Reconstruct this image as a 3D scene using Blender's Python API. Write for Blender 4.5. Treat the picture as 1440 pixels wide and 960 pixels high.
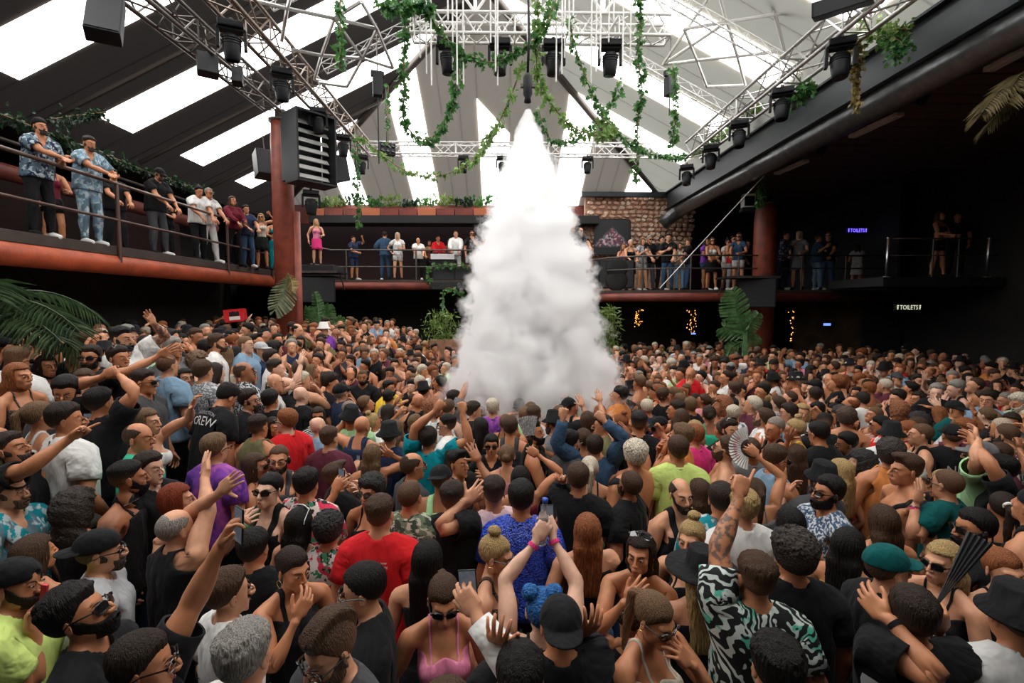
import bpy, bmesh, math, random
import numpy as np
from mathutils import Vector, Matrix, Euler
for _o in list(bpy.data.objects): bpy.data.objects.remove(_o)
C = bpy.context.scene
COL = C.collection
R = math.radians
random.seed(7)
# ---------------------------------------------------------------- camera (1440x960 frame, 700 px focal length)
CZ = 2.75
FPX = 700.0
cam_d = bpy.data.cameras.new('camera'); cam_d.sensor_width = 36.0; cam_d.lens = FPX/1440*36.0
cam_d.clip_start = 0.05; cam_d.clip_end = 200
cam = bpy.data.objects.new('camera', cam_d); COL.objects.link(cam)
cam.location = (0, 0, CZ); cam.rotation_euler = (R(90-4.09), 0, R(-1.15))
C.camera = cam
CAMROT = np.array(cam.rotation_euler.to_matrix())
# ---------------------------------------------------------------- world, exposure
W = bpy.data.worlds.new('world'); C.world = W; W.use_nodes = True
W.node_tree.nodes['Background'].inputs[0].default_value = (0.80, 0.90, 1.0, 1)
W.node_tree.nodes['Background'].inputs[1].default_value = 1.0
C.view_settings.view_transform = 'Standard'; C.view_settings.look = 'None'
C.view_settings.exposure = 0.38; C.view_settings.gamma = 1.0; C.view_settings.use_curve_mapping = False
C.cycles.max_bounces = 16; C.cycles.diffuse_bounces = 3; C.cycles.glossy_bounces = 2
C.cycles.transmission_bounces = 3; C.cycles.volume_bounces = 14; C.cycles.transparent_max_bounces = 12
C.cycles.volume_step_rate = 1.0; C.cycles.volume_max_steps = 160
C.cycles.adaptive_threshold = 0.02
SKY = 5.5           # daylight glowing through the translucent roof strips

def ray(px, py):
    v = CAMROT @ np.array([(px-720)/FPX, -(py-480)/FPX, -1.0])
    return v
def at(px, py, Y):
    v = ray(px, py); t = Y/v[1]
    return Vector((v[0]*t, Y, CZ+v[2]*t))
def project(p):
    v = CAMROT.T @ (np.array(p, float)-np.array([0, 0, CZ]))
    if v[2] > -0.02: return (9999, 9999)
    return (720+FPX*v[0]/-v[2], 480-FPX*v[1]/-v[2])
def ss(a, b, t): t = np.clip((t-a)/(b-a), 0, 1); return t*t*(3-2*t)
GROUND = -.22
def fz(x, y):
    """the dance floor climbs towards the left terrace"""
    return GROUND+(.82*float(ss(-1.6, -4.2, x))*float(ss(2.9, 3.8, y)) if x < -1.6 else 0.0)
# ---------------------------------------------------------------- materials
def srgb(h):
    h = h.lstrip('#'); v = [int(h[i:i+2], 16)/255 for i in (0, 2, 4)]
    return tuple(c/12.92 if c <= .04045 else ((c+.055)/1.055)**2.4 for c in v)
MATS = {}
def newmat(name):
    m = bpy.data.materials.new(name); m.use_nodes = True
    nt = m.node_tree; b = nt.nodes['Principled BSDF']
    return m, nt, b
def N(nt, typ, **kw):
    n = nt.nodes.new(typ)
    for k, v in kw.items():
        if k in n.inputs: n.inputs[k].default_value = v
        else: setattr(n, k, v)
    return n
def plain(name, col, rough=.6, metal=0.0, noise=0.0, scale=8.0, bump=0.0, bscale=60.0, emit=0.0, spec=.5):
    if name in MATS: return MATS[name]
    m, nt, b = newmat(name)
    c = srgb(col) if isinstance(col, str) else col
    b.inputs['Base Color'].default_value = (*c, 1); b.inputs['Roughness'].default_value = rough
    b.inputs['Metallic'].default_value = metal; b.inputs['Specular IOR Level'].default_value = spec
    if noise:
        tc = N(nt, 'ShaderNodeTexCoord'); no = N(nt, 'ShaderNodeTexNoise', Scale=scale, Detail=5.0)
        nt.links.new(tc.outputs['Object'], no.inputs['Vector'])
        mx = N(nt, 'ShaderNodeMix', data_type='RGBA', blend_type='MIX')
        mx.inputs['A'].default_value = (*[x*(1-noise) for x in c], 1); mx.inputs['B'].default_value = (*[min(1, x*(1+noise)) for x in c], 1)
        rp = N(nt, 'ShaderNodeMapRange'); rp.inputs['From Min'].default_value = .3; rp.inputs['From Max'].default_value = .7
        nt.links.new(no.outputs['Fac'], rp.inputs['Value']); nt.links.new(rp.outputs['Result'], mx.inputs['Factor'])
        nt.links.new(mx.outputs['Result'], b.inputs['Base Color'])
    if bump:
        tc2 = N(nt, 'ShaderNodeTexCoord'); n2 = N(nt, 'ShaderNodeTexNoise', Scale=bscale, Detail=3.0)
        nt.links.new(tc2.outputs['Object'], n2.inputs['Vector'])
        bp = N(nt, 'ShaderNodeBump', Strength=bump, Distance=.02)
        nt.links.new(n2.outputs['Fac'], bp.inputs['Height']); nt.links.new(bp.outputs['Normal'], b.inputs['Normal'])
    if emit:
        b.inputs['Emission Color'].default_value = (*c, 1); b.inputs['Emission Strength'].default_value = emit
    MATS[name] = m; return m

def objcolor_mat(name, rough, kind):
    """skin / cloth / hair: the base colour is the object's own colour (obj.color) or the 'Col' attribute"""
    if name in MATS: return MATS[name]
    m, nt, b = newmat(name); L = nt.links
    src = N(nt, 'ShaderNodeAttribute', attribute_name='Col').outputs['Color'] if kind.endswith('_col') else N(nt, 'ShaderNodeObjectInfo').outputs['Color']
    kind = kind.replace('_col', '')
    rest = N(nt, 'ShaderNodeAttribute', attribute_name='rest').outputs['Vector']
    b.inputs['Roughness'].default_value = rough
    def mult(col, fac):
        mx = N(nt, 'ShaderNodeMix', data_type='RGBA', blend_type='MULTIPLY'); mx.inputs['Factor'].default_value = 1
        L.new(col, mx.inputs['A']); L.new(fac, mx.inputs['B']); return mx.outputs['Result']
    def rng(v, a, c, lo, hi):
        r = N(nt, 'ShaderNodeMapRange'); r.inputs['From Min'].default_value = a; r.inputs['From Max'].default_value = c
        r.inputs['To Min'].default_value = lo; r.inputs['To Max'].default_value = hi
        L.new(v, r.inputs['Value']); return r.outputs['Result']
    def noise(scale, vec=rest, detail=3.0):
        n = N(nt, 'ShaderNodeTexNoise', Scale=scale, Detail=detail); L.new(vec, n.inputs['Vector']); return n.outputs['Fac']
    def mapping(sx, sy, sz):
        mp = N(nt, 'ShaderNodeMapping'); mp.inputs['Scale'].default_value = (sx, sy, sz); L.new(rest, mp.inputs['Vector']); return mp.outputs['Vector']
    def mix(fac, a, c):
        mx = N(nt, 'ShaderNodeMix', data_type='RGBA'); L.new(fac, mx.inputs['Factor'])
        for s, k in ((a, 'A'), (c, 'B')):
            if isinstance(s, tuple): mx.inputs[k].default_value = (*s, 1)
            else: L.new(s, mx.inputs[k])
        return mx.outputs['Result']
    def bump(h, strength, dist):
        bp = N(nt, 'ShaderNodeBump', Strength=strength, Distance=dist); L.new(h, bp.inputs['Height']); L.new(bp.outputs['Normal'], b.inputs['Normal'])
    out = src
    if kind in ('skin', 'tattoo'):
        out = mult(src, rng(noise(22.0), .3, .7, .86, 1.08))
        b.inputs['Specular IOR Level'].default_value = .45
        b.inputs['Sheen Weight'].default_value = .05
        if kind == 'tattoo':
            v = N(nt, 'ShaderNodeTexVoronoi', Scale=26.0, feature='DISTANCE_TO_EDGE'); 
            wv = N(nt, 'ShaderNodeTexNoise', Scale=14.0, Detail=2.0); L.new(rest, wv.inputs['Vector'])
            L.new(wv.outputs['Color'], v.inputs['Vector'])
            ink = rng(noise(34.0, detail=5.0), .46, .56, 0, 1)
            sep = N(nt, 'ShaderNodeSeparateXYZ'); L.new(rest, sep.inputs[0])
            ab = N(nt, 'ShaderNodeMath', operation='ABSOLUTE'); L.new(sep.outputs['X'], ab.inputs[0])
            arm = rng(ab.outputs[0], .17, .22, 0, 1); wr = rng(ab.outputs[0], .70, .73, 1, 0)
            m1 = N(nt, 'ShaderNodeMath', operation='MULTIPLY'); L.new(arm, m1.inputs[0]); L.new(wr, m1.inputs[1])
            m2 = N(nt, 'ShaderNodeMath', operation='MULTIPLY'); L.new(m1.outputs[0], m2.inputs[0]); L.new(ink, m2.inputs[1])
            m3 = N(nt, 'ShaderNodeMath', operation='MULTIPLY'); L.new(m2.outputs[0], m3.inputs[0]); m3.inputs[1].default_value = .78
            out = mix(m3.outputs[0], out, (.035, .045, .05))
    elif kind == 'cloth':
        out = mult(src, rng(noise(9.0), .3, .7, .88, 1.06))
        bump(noise(14.0, mapping(1, 1, .45), 2.0), .55, .05)
        b.inputs['Sheen Weight'].default_value = .03; b.inputs['Specular IOR Level'].default_value = .15
    elif kind == 'denim':
        out = mult(src, rng(noise(60.0), .3, .7, .7, 1.2)); b.inputs['Specular IOR Level'].default_value = .2
    elif kind == 'hair':
        st = noise(1.0, mapping(210, 210, 26), 4.0)
        fd = N(nt, 'ShaderNodeAttribute', attribute_name='fade').outputs['Fac']; f8 = N(nt, 'ShaderNodeMath', operation='MULTIPLY'); L.new(fd, f8.inputs[0]); f8.inputs[1].default_value = .72
        out = mix(f8.outputs[0], mult(src, rng(st, .3, .72, .35, 1.55)), (.25, .125, .07)); bump(st, .9, .012)
        b.inputs['Specular IOR Level'].default_value = .22
    elif kind in ('curlhair',):
        st = noise(75.0, rest, 4.0); out = mult(src, rng(st, .3, .7, .3, 1.6)); bump(st, 1.0, .02)
    elif kind.startswith('pat_'):
        k = kind[4:]
        if k == 'floral':     # dark cloth with pale leaf shapes
            v = N(nt, 'ShaderNodeTexVoronoi', Scale=11.0); L.new(rest, v.inputs['Vector'])
            n2 = noise(17.0, detail=4.0); f = rng(n2, .50, .54, 0, 1); f2 = rng(noise(9.0, mapping(1.7, 1, 1)), .5, .55, 0, 1)
            out = mix(f2, mix(f, src, (.42, .50, .52)), (.10, .16, .20))
        elif k == 'pink':     # white cloth with red, green and black blossoms
            a = rng(noise(13.0, detail=3.0), .52, .55, 0, 1); c2 = rng(noise(15.0, mapping(1, 1, 1.5)), .55, .58, 0, 1); d = rng(noise(21.0, mapping(1.3, 1, 1)), .57, .6, 0, 1)
            out = mix(d, mix(c2, mix(a, (.72, .62, .60), (.60, .03, .08)), (.05, .22, .12)), (.02, .02, .02))
        elif k == 'swirl':    # black and white swirls with mint
            w = N(nt, 'ShaderNodeTexWave', Scale=7.0, Distortion=16.0, Detail=2.0); w.inputs['Detail Scale'].default_value = 1.4; L.new(rest, w.inputs['Vector'])
            f = rng(w.outputs['Fac'], .52, .62, 0, 1); g = rng(noise(10.0), .56, .6, 0, 1)
            out = mix(g, mix(f, (.012, .014, .014), (.55, .62, .58)), mix(f, (.01, .012, .012), (.08, .42, .30)))
        elif k == 'camo':
            f = rng(noise(16.0, detail=3.0), .5, .52, 0, 1); g = rng(noise(24.0, mapping(1, 1, 1.8), 4.0), .54, .57, 0, 1)
            out = mix(g, mix(f, (.035, .055, .035), (.13, .17, .11)), (.45, .45, .36))
        elif k == 'tiedye':
            f = rng(noise(9.0, detail=5.0), .4, .62, 0, 1); g = rng(noise(14.0, detail=5.0), .5, .66, 0, 1)
            out = mix(g, mix(f, (.07, .02, .20), (.25, .06, .42)), (.42, .10, .36))
        elif k == 'sequin':
            v = N(nt, 'ShaderNodeTexVoronoi', Scale=95.0); L.new(rest, v.inputs['Vector'])
            out = mult(src, rng(v.outputs['Distance'], .1, .8, 1.9, .25)); bump(v.outputs['Distance'], .9, .01); b.inputs['Specular IOR Level'].default_value = .7
        elif k == 'dots':
            v = N(nt, 'ShaderNodeTexVoronoi', Scale=24.0); L.new(rest, v.inputs['Vector'])
            out = mix(rng(v.outputs['Distance'], .22, .27, 1, 0), src, (.7, .72, .74))
        elif k == 'fleck':
            out = mix(rng(noise(55.0, detail=3.0), .48, .56, 0, 1), src, (.5, .52, .54))
        elif k == 'stripe':
            w = N(nt, 'ShaderNodeTexWave', Scale=16.0, Distortion=2.5, bands_direction='Z'); L.new(rest, w.inputs['Vector'])
            out = mix(rng(w.outputs['Fac'], .5, .58, 0, 1), src, (.62, .58, .52))
        elif k == 'check':
            w = N(nt, 'ShaderNodeTexChecker', Scale=22.0); L.new(rest, w.inputs['Vector']); out = mix(w.outputs['Fac'], src, (.6, .6, .6))
        elif k == 'lace':
            v = N(nt, 'ShaderNodeTexVoronoi', Scale=60.0); L.new(rest, v.inputs['Vector']); out = mix(rng(v.outputs['Distance'], .3, .5, 0, 1), src, (.10, .06, .045)); bump(v.outputs['Distance'], .8, .01)
        b.inputs['Specular IOR Level'].default_value = max(.25, b.inputs['Specular IOR Level'].default_value if k == 'sequin' else .25)
    L.new(out, b.inputs['Base Color'])
    MATS[name] = m; return m
M_SKIN = objcolor_mat('skin', .48, 'skin'); M_TAT = objcolor_mat('tattooed_skin', .5, 'tattoo')
M_CLOTH = objcolor_mat('cloth', .82, 'cloth'); M_DENIM = objcolor_mat('denim', .85, 'denim')
M_HAIR = objcolor_mat('hair', .55, 'hair'); M_CURL = objcolor_mat('curly_hair', .7, 'curlhair')
def cloth_mat(k):
    if k == 'plain': return M_CLOTH
    if k == 'denim': return M_DENIM
    return objcolor_mat('cloth_'+k, .8 if k != 'sequin' else .3, 'pat_'+k)
M_LIP = plain('lips', (.36, .11, .095), .4)
M_EYE = plain('eye_white', (.30, .28, .26), .35); M_IRIS = plain('iris', (.035, .02, .012), .15)
M_BLK = plain('black_plastic', (.009, .010, .012), .5, spec=.28); M_MATT = plain('matt_black', (.013, .013, .014), .75)
M_LENS = plain('dark_lens', (.006, .006, .008), .08, spec=.8)
M_STEEL = plain('galvanised_tube', (.46, .45, .44), .38, .75, noise=.25, scale=3)
M_WTUBE = plain('white_tube', (.72, .71, .69), .4, noise=.08)
M_DSTEEL = plain('dark_tube', (.10, .085, .075), .5, .6, noise=.3)
M_RAIL = plain('rail_brown', (.085, .042, .03), .35, noise=.3, scale=5)
M_GOLD = plain('gold_metal', (.62, .42, .16), .3, 1.0); M_SILVER = plain('silver_metal', (.6, .6, .6), .28, 1.0)
# ---------------------------------------------------------------- mesh helper (boxes, tubes) comes first: the building uses it
class MB:
    """collects boxes, tubes, loose faces; build() links them as one mesh object"""
    def __init__(s): s.v = []; s.f = []; s.m = []
    def add(s, V, F, mi=0):
        o = len(s.v); s.v += [tuple(map(float, p)) for p in V]; s.f += [tuple(int(i)+o for i in f) for f in F]; s.m += [mi]*len(F); return s
    def box(s, c, h, rot=None, mi=0, taper=1.0):
        P = np.array([(x*(taper if z > 0 else 1), y*(taper if z > 0 else 1), z) for x in (-1, 1) for y in (-1, 1) for z in (-1, 1)], float)*np.array(h)
        if rot is not None: P = P@np.array(rot).T
        return s.add(P+np.array(c), [(0, 1, 3, 2), (4, 6, 7, 5), (0, 4, 5, 1), (2, 3, 7, 6), (0, 2, 6, 4), (1, 5, 7, 3)], mi)
    def tube(s, pts, r, n=8, mi=0, cap=True):
        pts = [np.array(p, float) for p in pts]; k = len(pts); rs = r if hasattr(r, '__len__') else [r]*k
        V = []; up = None
        for i, p in enumerate(pts):
            d = pts[min(i+1, k-1)]-pts[max(i-1, 0)]; d = d/max(np.linalg.norm(d), 1e-9)
            if up is None: up = np.array([0, 0, 1.0]) if abs(d[2]) < .9 else np.array([1.0, 0, 0])
            u = up-d*(up@d); u /= max(np.linalg.norm(u), 1e-9); w = np.cross(d, u); up = u
            for j in range(n): a = 2*math.pi*j/n; V.append(p+rs[i]*(math.cos(a)*u+math.sin(a)*w))
        F = [(i*n+j, i*n+(j+1) % n, (i+1)*n+(j+1) % n, (i+1)*n+j) for i in range(k-1) for j in range(n)]
        if cap: F += [tuple(range(n-1, -1, -1)), tuple((k-1)*n+j for j in range(n))]
        return s.add(V, F, mi)
    def lathe(s, prof, c=(0, 0, 0), n=16, rot=None, mi=0):
        V = [(r*math.cos(2*math.pi*j/n), r*math.sin(2*math.pi*j/n), z) for r, z in prof for j in range(n)]; V = np.array(V)
        if rot is not None: V = V@np.array(rot).T
        F = [(i*n+j, i*n+(j+1) % n, (i+1)*n+(j+1) % n, (i+1)*n+j) for i in range(len(prof)-1) for j in range(n)]
        if prof[0][0] > 1e-4: F.append(tuple(range(n-1, -1, -1)))
        if prof[-1][0] > 1e-4: F.append(tuple((len(prof)-1)*n+j for j in range(n)))
        return s.add(V+np.array(c), F, mi)
    def prism(s, poly, a, b, mi=0):
        """poly of 3-D points swept from +a to +b (vectors)"""
        n = len(poly); V = [np.array(p)+np.array(a) for p in poly]+[np.array(p)+np.array(b) for p in poly]
        return s.add(V, [tuple(range(n-1, -1, -1)), tuple(range(n, 2*n))]+[(i, (i+1) % n, n+(i+1) % n, n+i) for i in range(n)], mi)
    def mesh(s, name, mats, smooth=False, bevel=0):
        me = bpy.data.meshes.new(name); me.from_pydata(s.v, [], s.f)
        for m in (mats if isinstance(mats, (list, tuple)) else [mats]): me.materials.append(m)
        if len(set(s.m)) > 1: me.polygons.foreach_set('material_index', s.m)
        if smooth: me.polygons.foreach_set('use_smooth', [True]*len(s.f))
        if bevel:
            bm = bmesh.new(); bm.from_mesh(me); bmesh.ops.remove_doubles(bm, verts=bm.verts, dist=1e-6)
            bmesh.ops.bevel(bm, geom=[e for e in bm.edges if len(e.link_faces) == 2 and e.calc_face_angle(0) > .6], offset=bevel, segments=2, affect='EDGES', profile=.6); bm.to_mesh(me); bm.free()
        me.update(); return me
    def build(s, name, mats, parent=None, smooth=False, bevel=0, loc=None):
        o = bpy.data.objects.new(name, s.mesh(name, mats, smooth, bevel)); COL.objects.link(o)
        if parent is not None: o.parent = parent
        if loc is not None: o.location = loc
        return o
def tag(o, label=None, cat=None, group=None, kind=None):
    for k, v in (('label', label), ('category', cat), ('group', group), ('kind', kind)):
        if v: o[k] = v
    return o
def empty(name, loc=(0, 0, 0), rz=0):
    o = bpy.data.objects.new(name, None); COL.objects.link(o); o.location = loc; o.rotation_euler = (0, 0, rz); o.empty_display_size = .1; return o
def copy_tree(o, parent=None):
    c = o.copy(); COL.objects.link(c)
    if parent is not None: c.parent = parent
    for ch in list(o.children): copy_tree(ch, c)
    return c
def inst(name, me, parent, M):
    o = bpy.data.objects.new(name, me); COL.objects.link(o)
    if parent is not None: o.parent = parent
    o.matrix_local = M; return o
def seg_matrix(a, b, r=1.0):
    a, b = Vector(a), Vector(b); d = b-a; L = d.length; q = d.to_track_quat('Z', 'Y')
    return Matrix.Translation(a)@q.to_matrix().to_4x4()@Matrix.Diagonal((r, r, L, 1))
UNIT = {}
def unit_tube(mat, n=6):
    if (mat.name, n) not in UNIT: UNIT[mat.name, n] = MB().tube([(0, 0, 0), (0, 0, 1)], 1.0, n).mesh('tube', mat, n > 6)
    return UNIT[mat.name, n]
def bar(name, a, b, r, mat, parent, n=6): return inst(name, unit_tube(mat, n), parent, seg_matrix(a, b, r))
# ---------------------------------------------------------------- floor, walls
M_FLOOR = plain('floor_dark', (.02, .018, .017), .6, noise=.3, scale=2)
M_DARKWALL = plain('dark_wall', (.013, .0115, .0105), .8, noise=.4, scale=1.5, bump=.3, bscale=12)
M_REDWALL = plain('dark_red_wall', (.028, .008, .006), .8, noise=.4, scale=1.2)
def fabric(name, col, thru, amt):      # tent cloth: some of the daylight outside comes through
    m = plain(name, col, .9, noise=.1, scale=1.3, bump=.15, bscale=6); nt = m.node_tree; b = nt.nodes['Principled BSDF']; t = N(nt, 'ShaderNodeBsdfTranslucent'); t.inputs['Color'].default_value = (*thru, 1)
    ms = N(nt, 'ShaderNodeMixShader'); ms.inputs[0].default_value = amt; nt.links.new(b.outputs[0], ms.inputs[1]); nt.links.new(t.outputs[0], ms.inputs[2]); nt.links.new(ms.outputs[0], nt.nodes['Material Output'].inputs['Surface']); return m
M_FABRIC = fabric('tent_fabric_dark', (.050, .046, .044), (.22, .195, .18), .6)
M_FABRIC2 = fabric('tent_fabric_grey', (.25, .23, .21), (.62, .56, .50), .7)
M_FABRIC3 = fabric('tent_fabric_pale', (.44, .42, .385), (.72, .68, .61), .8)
M_ORANGE = plain('orange_beam', (.40, .072, .026), .5, noise=.35, scale=3, bump=.2, bscale=25)
M_ORANGE2 = plain('rust_red', (.17, .032, .02), .55, noise=.3, scale=3, bump=.2, bscale=25)
M_PILLAR = plain('pillar_red', (.22, .046, .026), .5, noise=.35, scale=4, bump=.25, bscale=18)
M_DECK = plain('deck_brown', (.04, .026, .02), .7, noise=.3, scale=4)
M_STRIP = plain('daylit_membrane', (1.0, .985, .96), .6, emit=SKY)
M_GIRDER = plain('girder_blue_black', (.016, .022, .028), .45, .3, noise=.2)
M_PLANKC = plain('ceiling_boards', (.055, .030, .022), .7, noise=.4, scale=4)
def surface(name, pts, th, nrm, mat, parent=None, kind='structure'):
    o = MB().prism([np.array(p, float) for p in pts], (0, 0, 0), np.array(nrm)*th).build(name, mat, parent)
    if kind and parent is None: o['kind'] = kind
    return o
# ramped dance floor
fx = np.concatenate([np.linspace(-14, -4.4, 4), np.linspace(-4.2, -1.6, 14), np.linspace(-1, 16, 6)]); fy = np.concatenate([[-3, 0, 2.8], np.linspace(2.95, 3.8, 6), [6, 12, 26]])
_V = [(x, y, fz(x, y)) for x in fx for y in fy]; _n = len(fy); _F = [(i*_n+j, (i+1)*_n+j, (i+1)*_n+j+1, i*_n+j+1) for i in range(len(fx)-1) for j in range(_n-1)]
MB().add(_V, _F).build('floor', M_FLOOR)['kind'] = 'structure'
for nm, p, n in (('wall_left', [(-11.5, -3, -.4), (-11.5, 26, -.4), (-11.5, 26, 7.2), (-11.5, -3, 7.2)], (-1, 0, 0)), ('wall_right', [(13.6, -3, -.4), (13.6, 26, -.4), (13.6, 26, 7.2), (13.6, -3, 7.2)], (1, 0, 0)),
                 ('wall_front', [(-11.5, -3, -.4), (13.6, -3, -.4), (13.6, -3, 7.2), (-11.5, -3, 7.2)], (0, -1, 0))):
    surface(nm, p, .15, n, M_DARKWALL)
# back wall: dark below, split round the stone part above
surface('wall_back', [(-11.5, 23, -.4), (13.6, 23, -.4), (13.6, 23, 7.2), (-11.5, 23, 7.2)], .15, (0, 1, 0), M_REDWALL)
# ---------------------------------------------------------------- tent roof: left slope, right slope, back hip
XL, ZL, XR, ZR, XC, ZC, YH, YB, ZB = -9.2, 6.2, 6.5, 6.95, -.4, 10.55, 12.6, 20.2, 6.75
roof = empty('ceiling'); roof['kind'] = 'structure'
def slope_pt(side, u, y):    # u = 0 at the eave, 1 at the ridge
    return np.array([XL+(XC-XL)*u, y, ZL+(ZC-ZL)*u]) if side == 'l' else np.array([XR+(XC-XR)*u, y, ZR+(ZC-ZR)*u])
def roof_piece(name, pts, mat, th=.02):
    p = [np.array(q) for q in pts]; n = np.cross(p[1]-p[0], p[2]-p[0]); n /= np.linalg.norm(n); n = n if n[2] > 0 else -n
    o = MB().prism(p, (0, 0, 0), n*th).build(name, mat, roof); return o
def hip_u(side, y):          # how far up the slope the side roof still exists behind the ridge end
    return 1.0 if y <= YH else max(0.0, 1-(y-YH)/(YB-YH))
def slope(side, strips, width, ymin, mat):
    ys = [ymin]
    for c in strips: ys += [c-width/2, c+width/2]
    ys.append(YB)
    for i in range(len(ys)-1):
        a, b = ys[i], ys[i+1]; lit = i % 2 == 1
        if lit:
            ua, ub = hip_u(side, a), hip_u(side, b); top = [slope_pt(side, ub, b)] if b > YH else [slope_pt(side, 1, b)]
            e0 = .10
            roof_piece('skylight_strip', [slope_pt(side, e0, a), slope_pt(side, e0, b), slope_pt(side, ub*.985, b), slope_pt(side, ua*.985, a)], M_STRIP)
            roof_piece('fabric_panel', [slope_pt(side, -.02, a), slope_pt(side, -.02, b), slope_pt(side, e0, b), slope_pt(side, e0, a)], mat)
        else:
            n = max(1, round((b-a)/.95)); cuts = [a+(b-a)*k/n for k in range(n+1)]     # seams between the fabric lengths
            for k in range(n):
                y0, y1 = cuts[k], cuts[k+1]; P = [slope_pt(side, -.02, y0), slope_pt(side, -.02, y1), slope_pt(side, hip_u(side, y1), y1)]
                if y0 < YH < y1: P.append(slope_pt(side, 1, YH))
                P.append(slope_pt(side, hip_u(side, y0), y0)); P = [q-[0, 0, .012*(k % 2)] for q in P]; roof_piece('fabric_panel', P, mat)
slope('l', [.7, 3.4, 5.9, 8.55, 11.2, 13.85, 16.5], 1.02, -3.2, M_FABRIC)
slope('r', [.7, 3.4, 5.6, 7.9, 10.35, 13.1, 15.9], .98, -3.2, M_FABRIC3)
def hip_pt(x, t):            # t = 0 at the back eave, 1 at the ridge end (clipped by the hips)
    return np.array([x, YB+(YH-YB)*t, ZB+(ZC-ZB)*t])
def hip_t(x):
    return max(0, (x-XL)/(XC-XL)) if x < XC else max(0, (XR-x)/(XR-XC))
hx = [(-6.15, -5.25), (-3.45, -2.45), (-.75, .25), (2.05, 3.05), (4.75, 5.75)]
edges = [XL]+[v for p in hx for v in p]+[XR]
for i in range(len(edges)-1):
    a, b = edges[i], edges[i+1]; lit = i % 2 == 1
    if lit:
        tt = .62 if abs(a+.75) < .01 else 1.0
        roof_piece('skylight_strip', [hip_pt(a, 0), hip_pt(b, 0), hip_pt(b, min(hip_t(b), .44 if tt < 1 else 9)), hip_pt(a, min(hip_t(a), .60 if tt < 1 else 9))], M_STRIP)
        if tt < 1: roof_piece('fabric_panel', [hip_pt(a, .60), hip_pt(b, .44), hip_pt(b, hip_t(b)), hip_pt(XC, 1), hip_pt(a, hip_t(a))], M_FABRIC2)  # stands for a roof fold's shadow across the strip's upper end
    else:
        n = max(1, round((b-a)/.62)); xs_ = [a+(b-a)*k/n for k in range(n+1)]
        for k in range(n):
            x0, x1 = xs_[k], xs_[k+1]; P = [hip_pt(x0, 0), hip_pt(x1, 0), hip_pt(x1, hip_t(x1))]
            if x0 < XC < x1: P.append(hip_pt(XC, 1))
            P.append(hip_pt(x0, hip_t(x0))); P = [q-[0, 0, .014*(k % 2)] for q in P]; roof_piece('fabric_panel', P, M_FABRIC2)
# gutters and hip rafters, closing panels above the walls
for a, b in (((XC, YH, ZC-.1), (XL, YB, ZL-.05)), ((XC, YH, ZC-.1), (XR, YB, ZR-.05)), ((XC, -3, ZC-.12), (XC, YH, ZC-.12))):
    inst('rafter', unit_tube(M_DSTEEL, 8), roof, seg_matrix(a, b, .11))
for y in (4.65, 9.9, 12.5, 15.2): bar('purlin', slope_pt('l', .05, y)-[0, 0, .22], slope_pt('l', hip_u('l', y)*.98, y)-[0, 0, .22], .05, M_DSTEEL, roof)
surface('wall_back_gable', [(XL, YB, 6.0), (XR+.3, YB, 6.0), (XR+.3, YB, ZB), (XL, YB, ZB)], .1, (0, 1, 0), M_ORANGE2)
surface('wall_left_upper', [(-11.5, -3, 6.1), (XL, -3, 6.1), (XL, 23, 6.1), (-11.5, 23, 6.1)], .1, (0, 0, 1), M_DARKWALL)
surface('wall_front_upper', [(XL, -3.1, 6.2), (XR, -3.1, 6.9), (XC, -3.1, ZC)], .1, (0, -1, 0), M_FABRIC2)
# ---------------------------------------------------------------- left balcony
XB = -6.9
for y0, y1 in [(2+k*2.0, 4+k*2.0-.01) for k in range(7)]:
    pass
deck = MB().prism([(XB+.02, 1.5, 3.68), (XB+.02, 15.6, 3.68), (-11.4, 15.6, 3.68), (-11.4, 1.5, 3.68)], (0, 0, 0), (0, 0, .10)).build('floor_balcony_left', M_DECK); deck['kind'] = 'structure'
fas = MB().box((XB-.02, 8.55, 3.73), (.05, 7.05, .085)).build('trim_1', M_DECK, None, bevel=.01); fas['kind'] = 'structure'
bm_ = MB().tube([(XB-.10, 1.6, 3.50), (XB-.10, 15.4, 3.50)], .185, 20).build('trim_2', M_ORANGE, None, True); bm_['kind'] = 'structure'
def railing(label, pts_top, zt, zm, posts, zbot, r=.032, mat=M_RAIL, group=None, extra=None):
    rt = empty('balcony_railing', (pts_top[0][0], pts_top[0][1], zbot)); tag(rt, label, 'railing', group); o0 = np.array([pts_top[0][0], pts_top[0][1], zbot])
    for nm, z in (('handrail', zt), ('midrail', zm))+((('midrail', extra),) if extra else ()):
        MB().tube([np.array([x, y, z])-o0 for x, y in pts_top], r if nm == 'handrail' else r*.8, 8).build(nm, mat, rt, True)
    for x, y in posts: inst('post', unit_tube(mat, 8), rt, seg_matrix(np.array([x, y, zbot])-o0, np.array([x, y, zt])-o0, r))
    return rt
railing('brown tube railing along the left balcony above the orange beam', [(XB+.06, 1.6), (XB+.06, 15.2)], 4.91, 4.27, [(XB+.06, y) for y in (2.1, 5.6, 9.15, 12.7, 15.1)], 3.52)
surface('wall_under_balcony', [(-8.6, 1.5, -.4), (-8.6, 16, -.4), (-8.6, 16, 3.68), (-8.6, 1.5, 3.68)], .1, (-1, 0, 0), M_DARKWALL)
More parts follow.
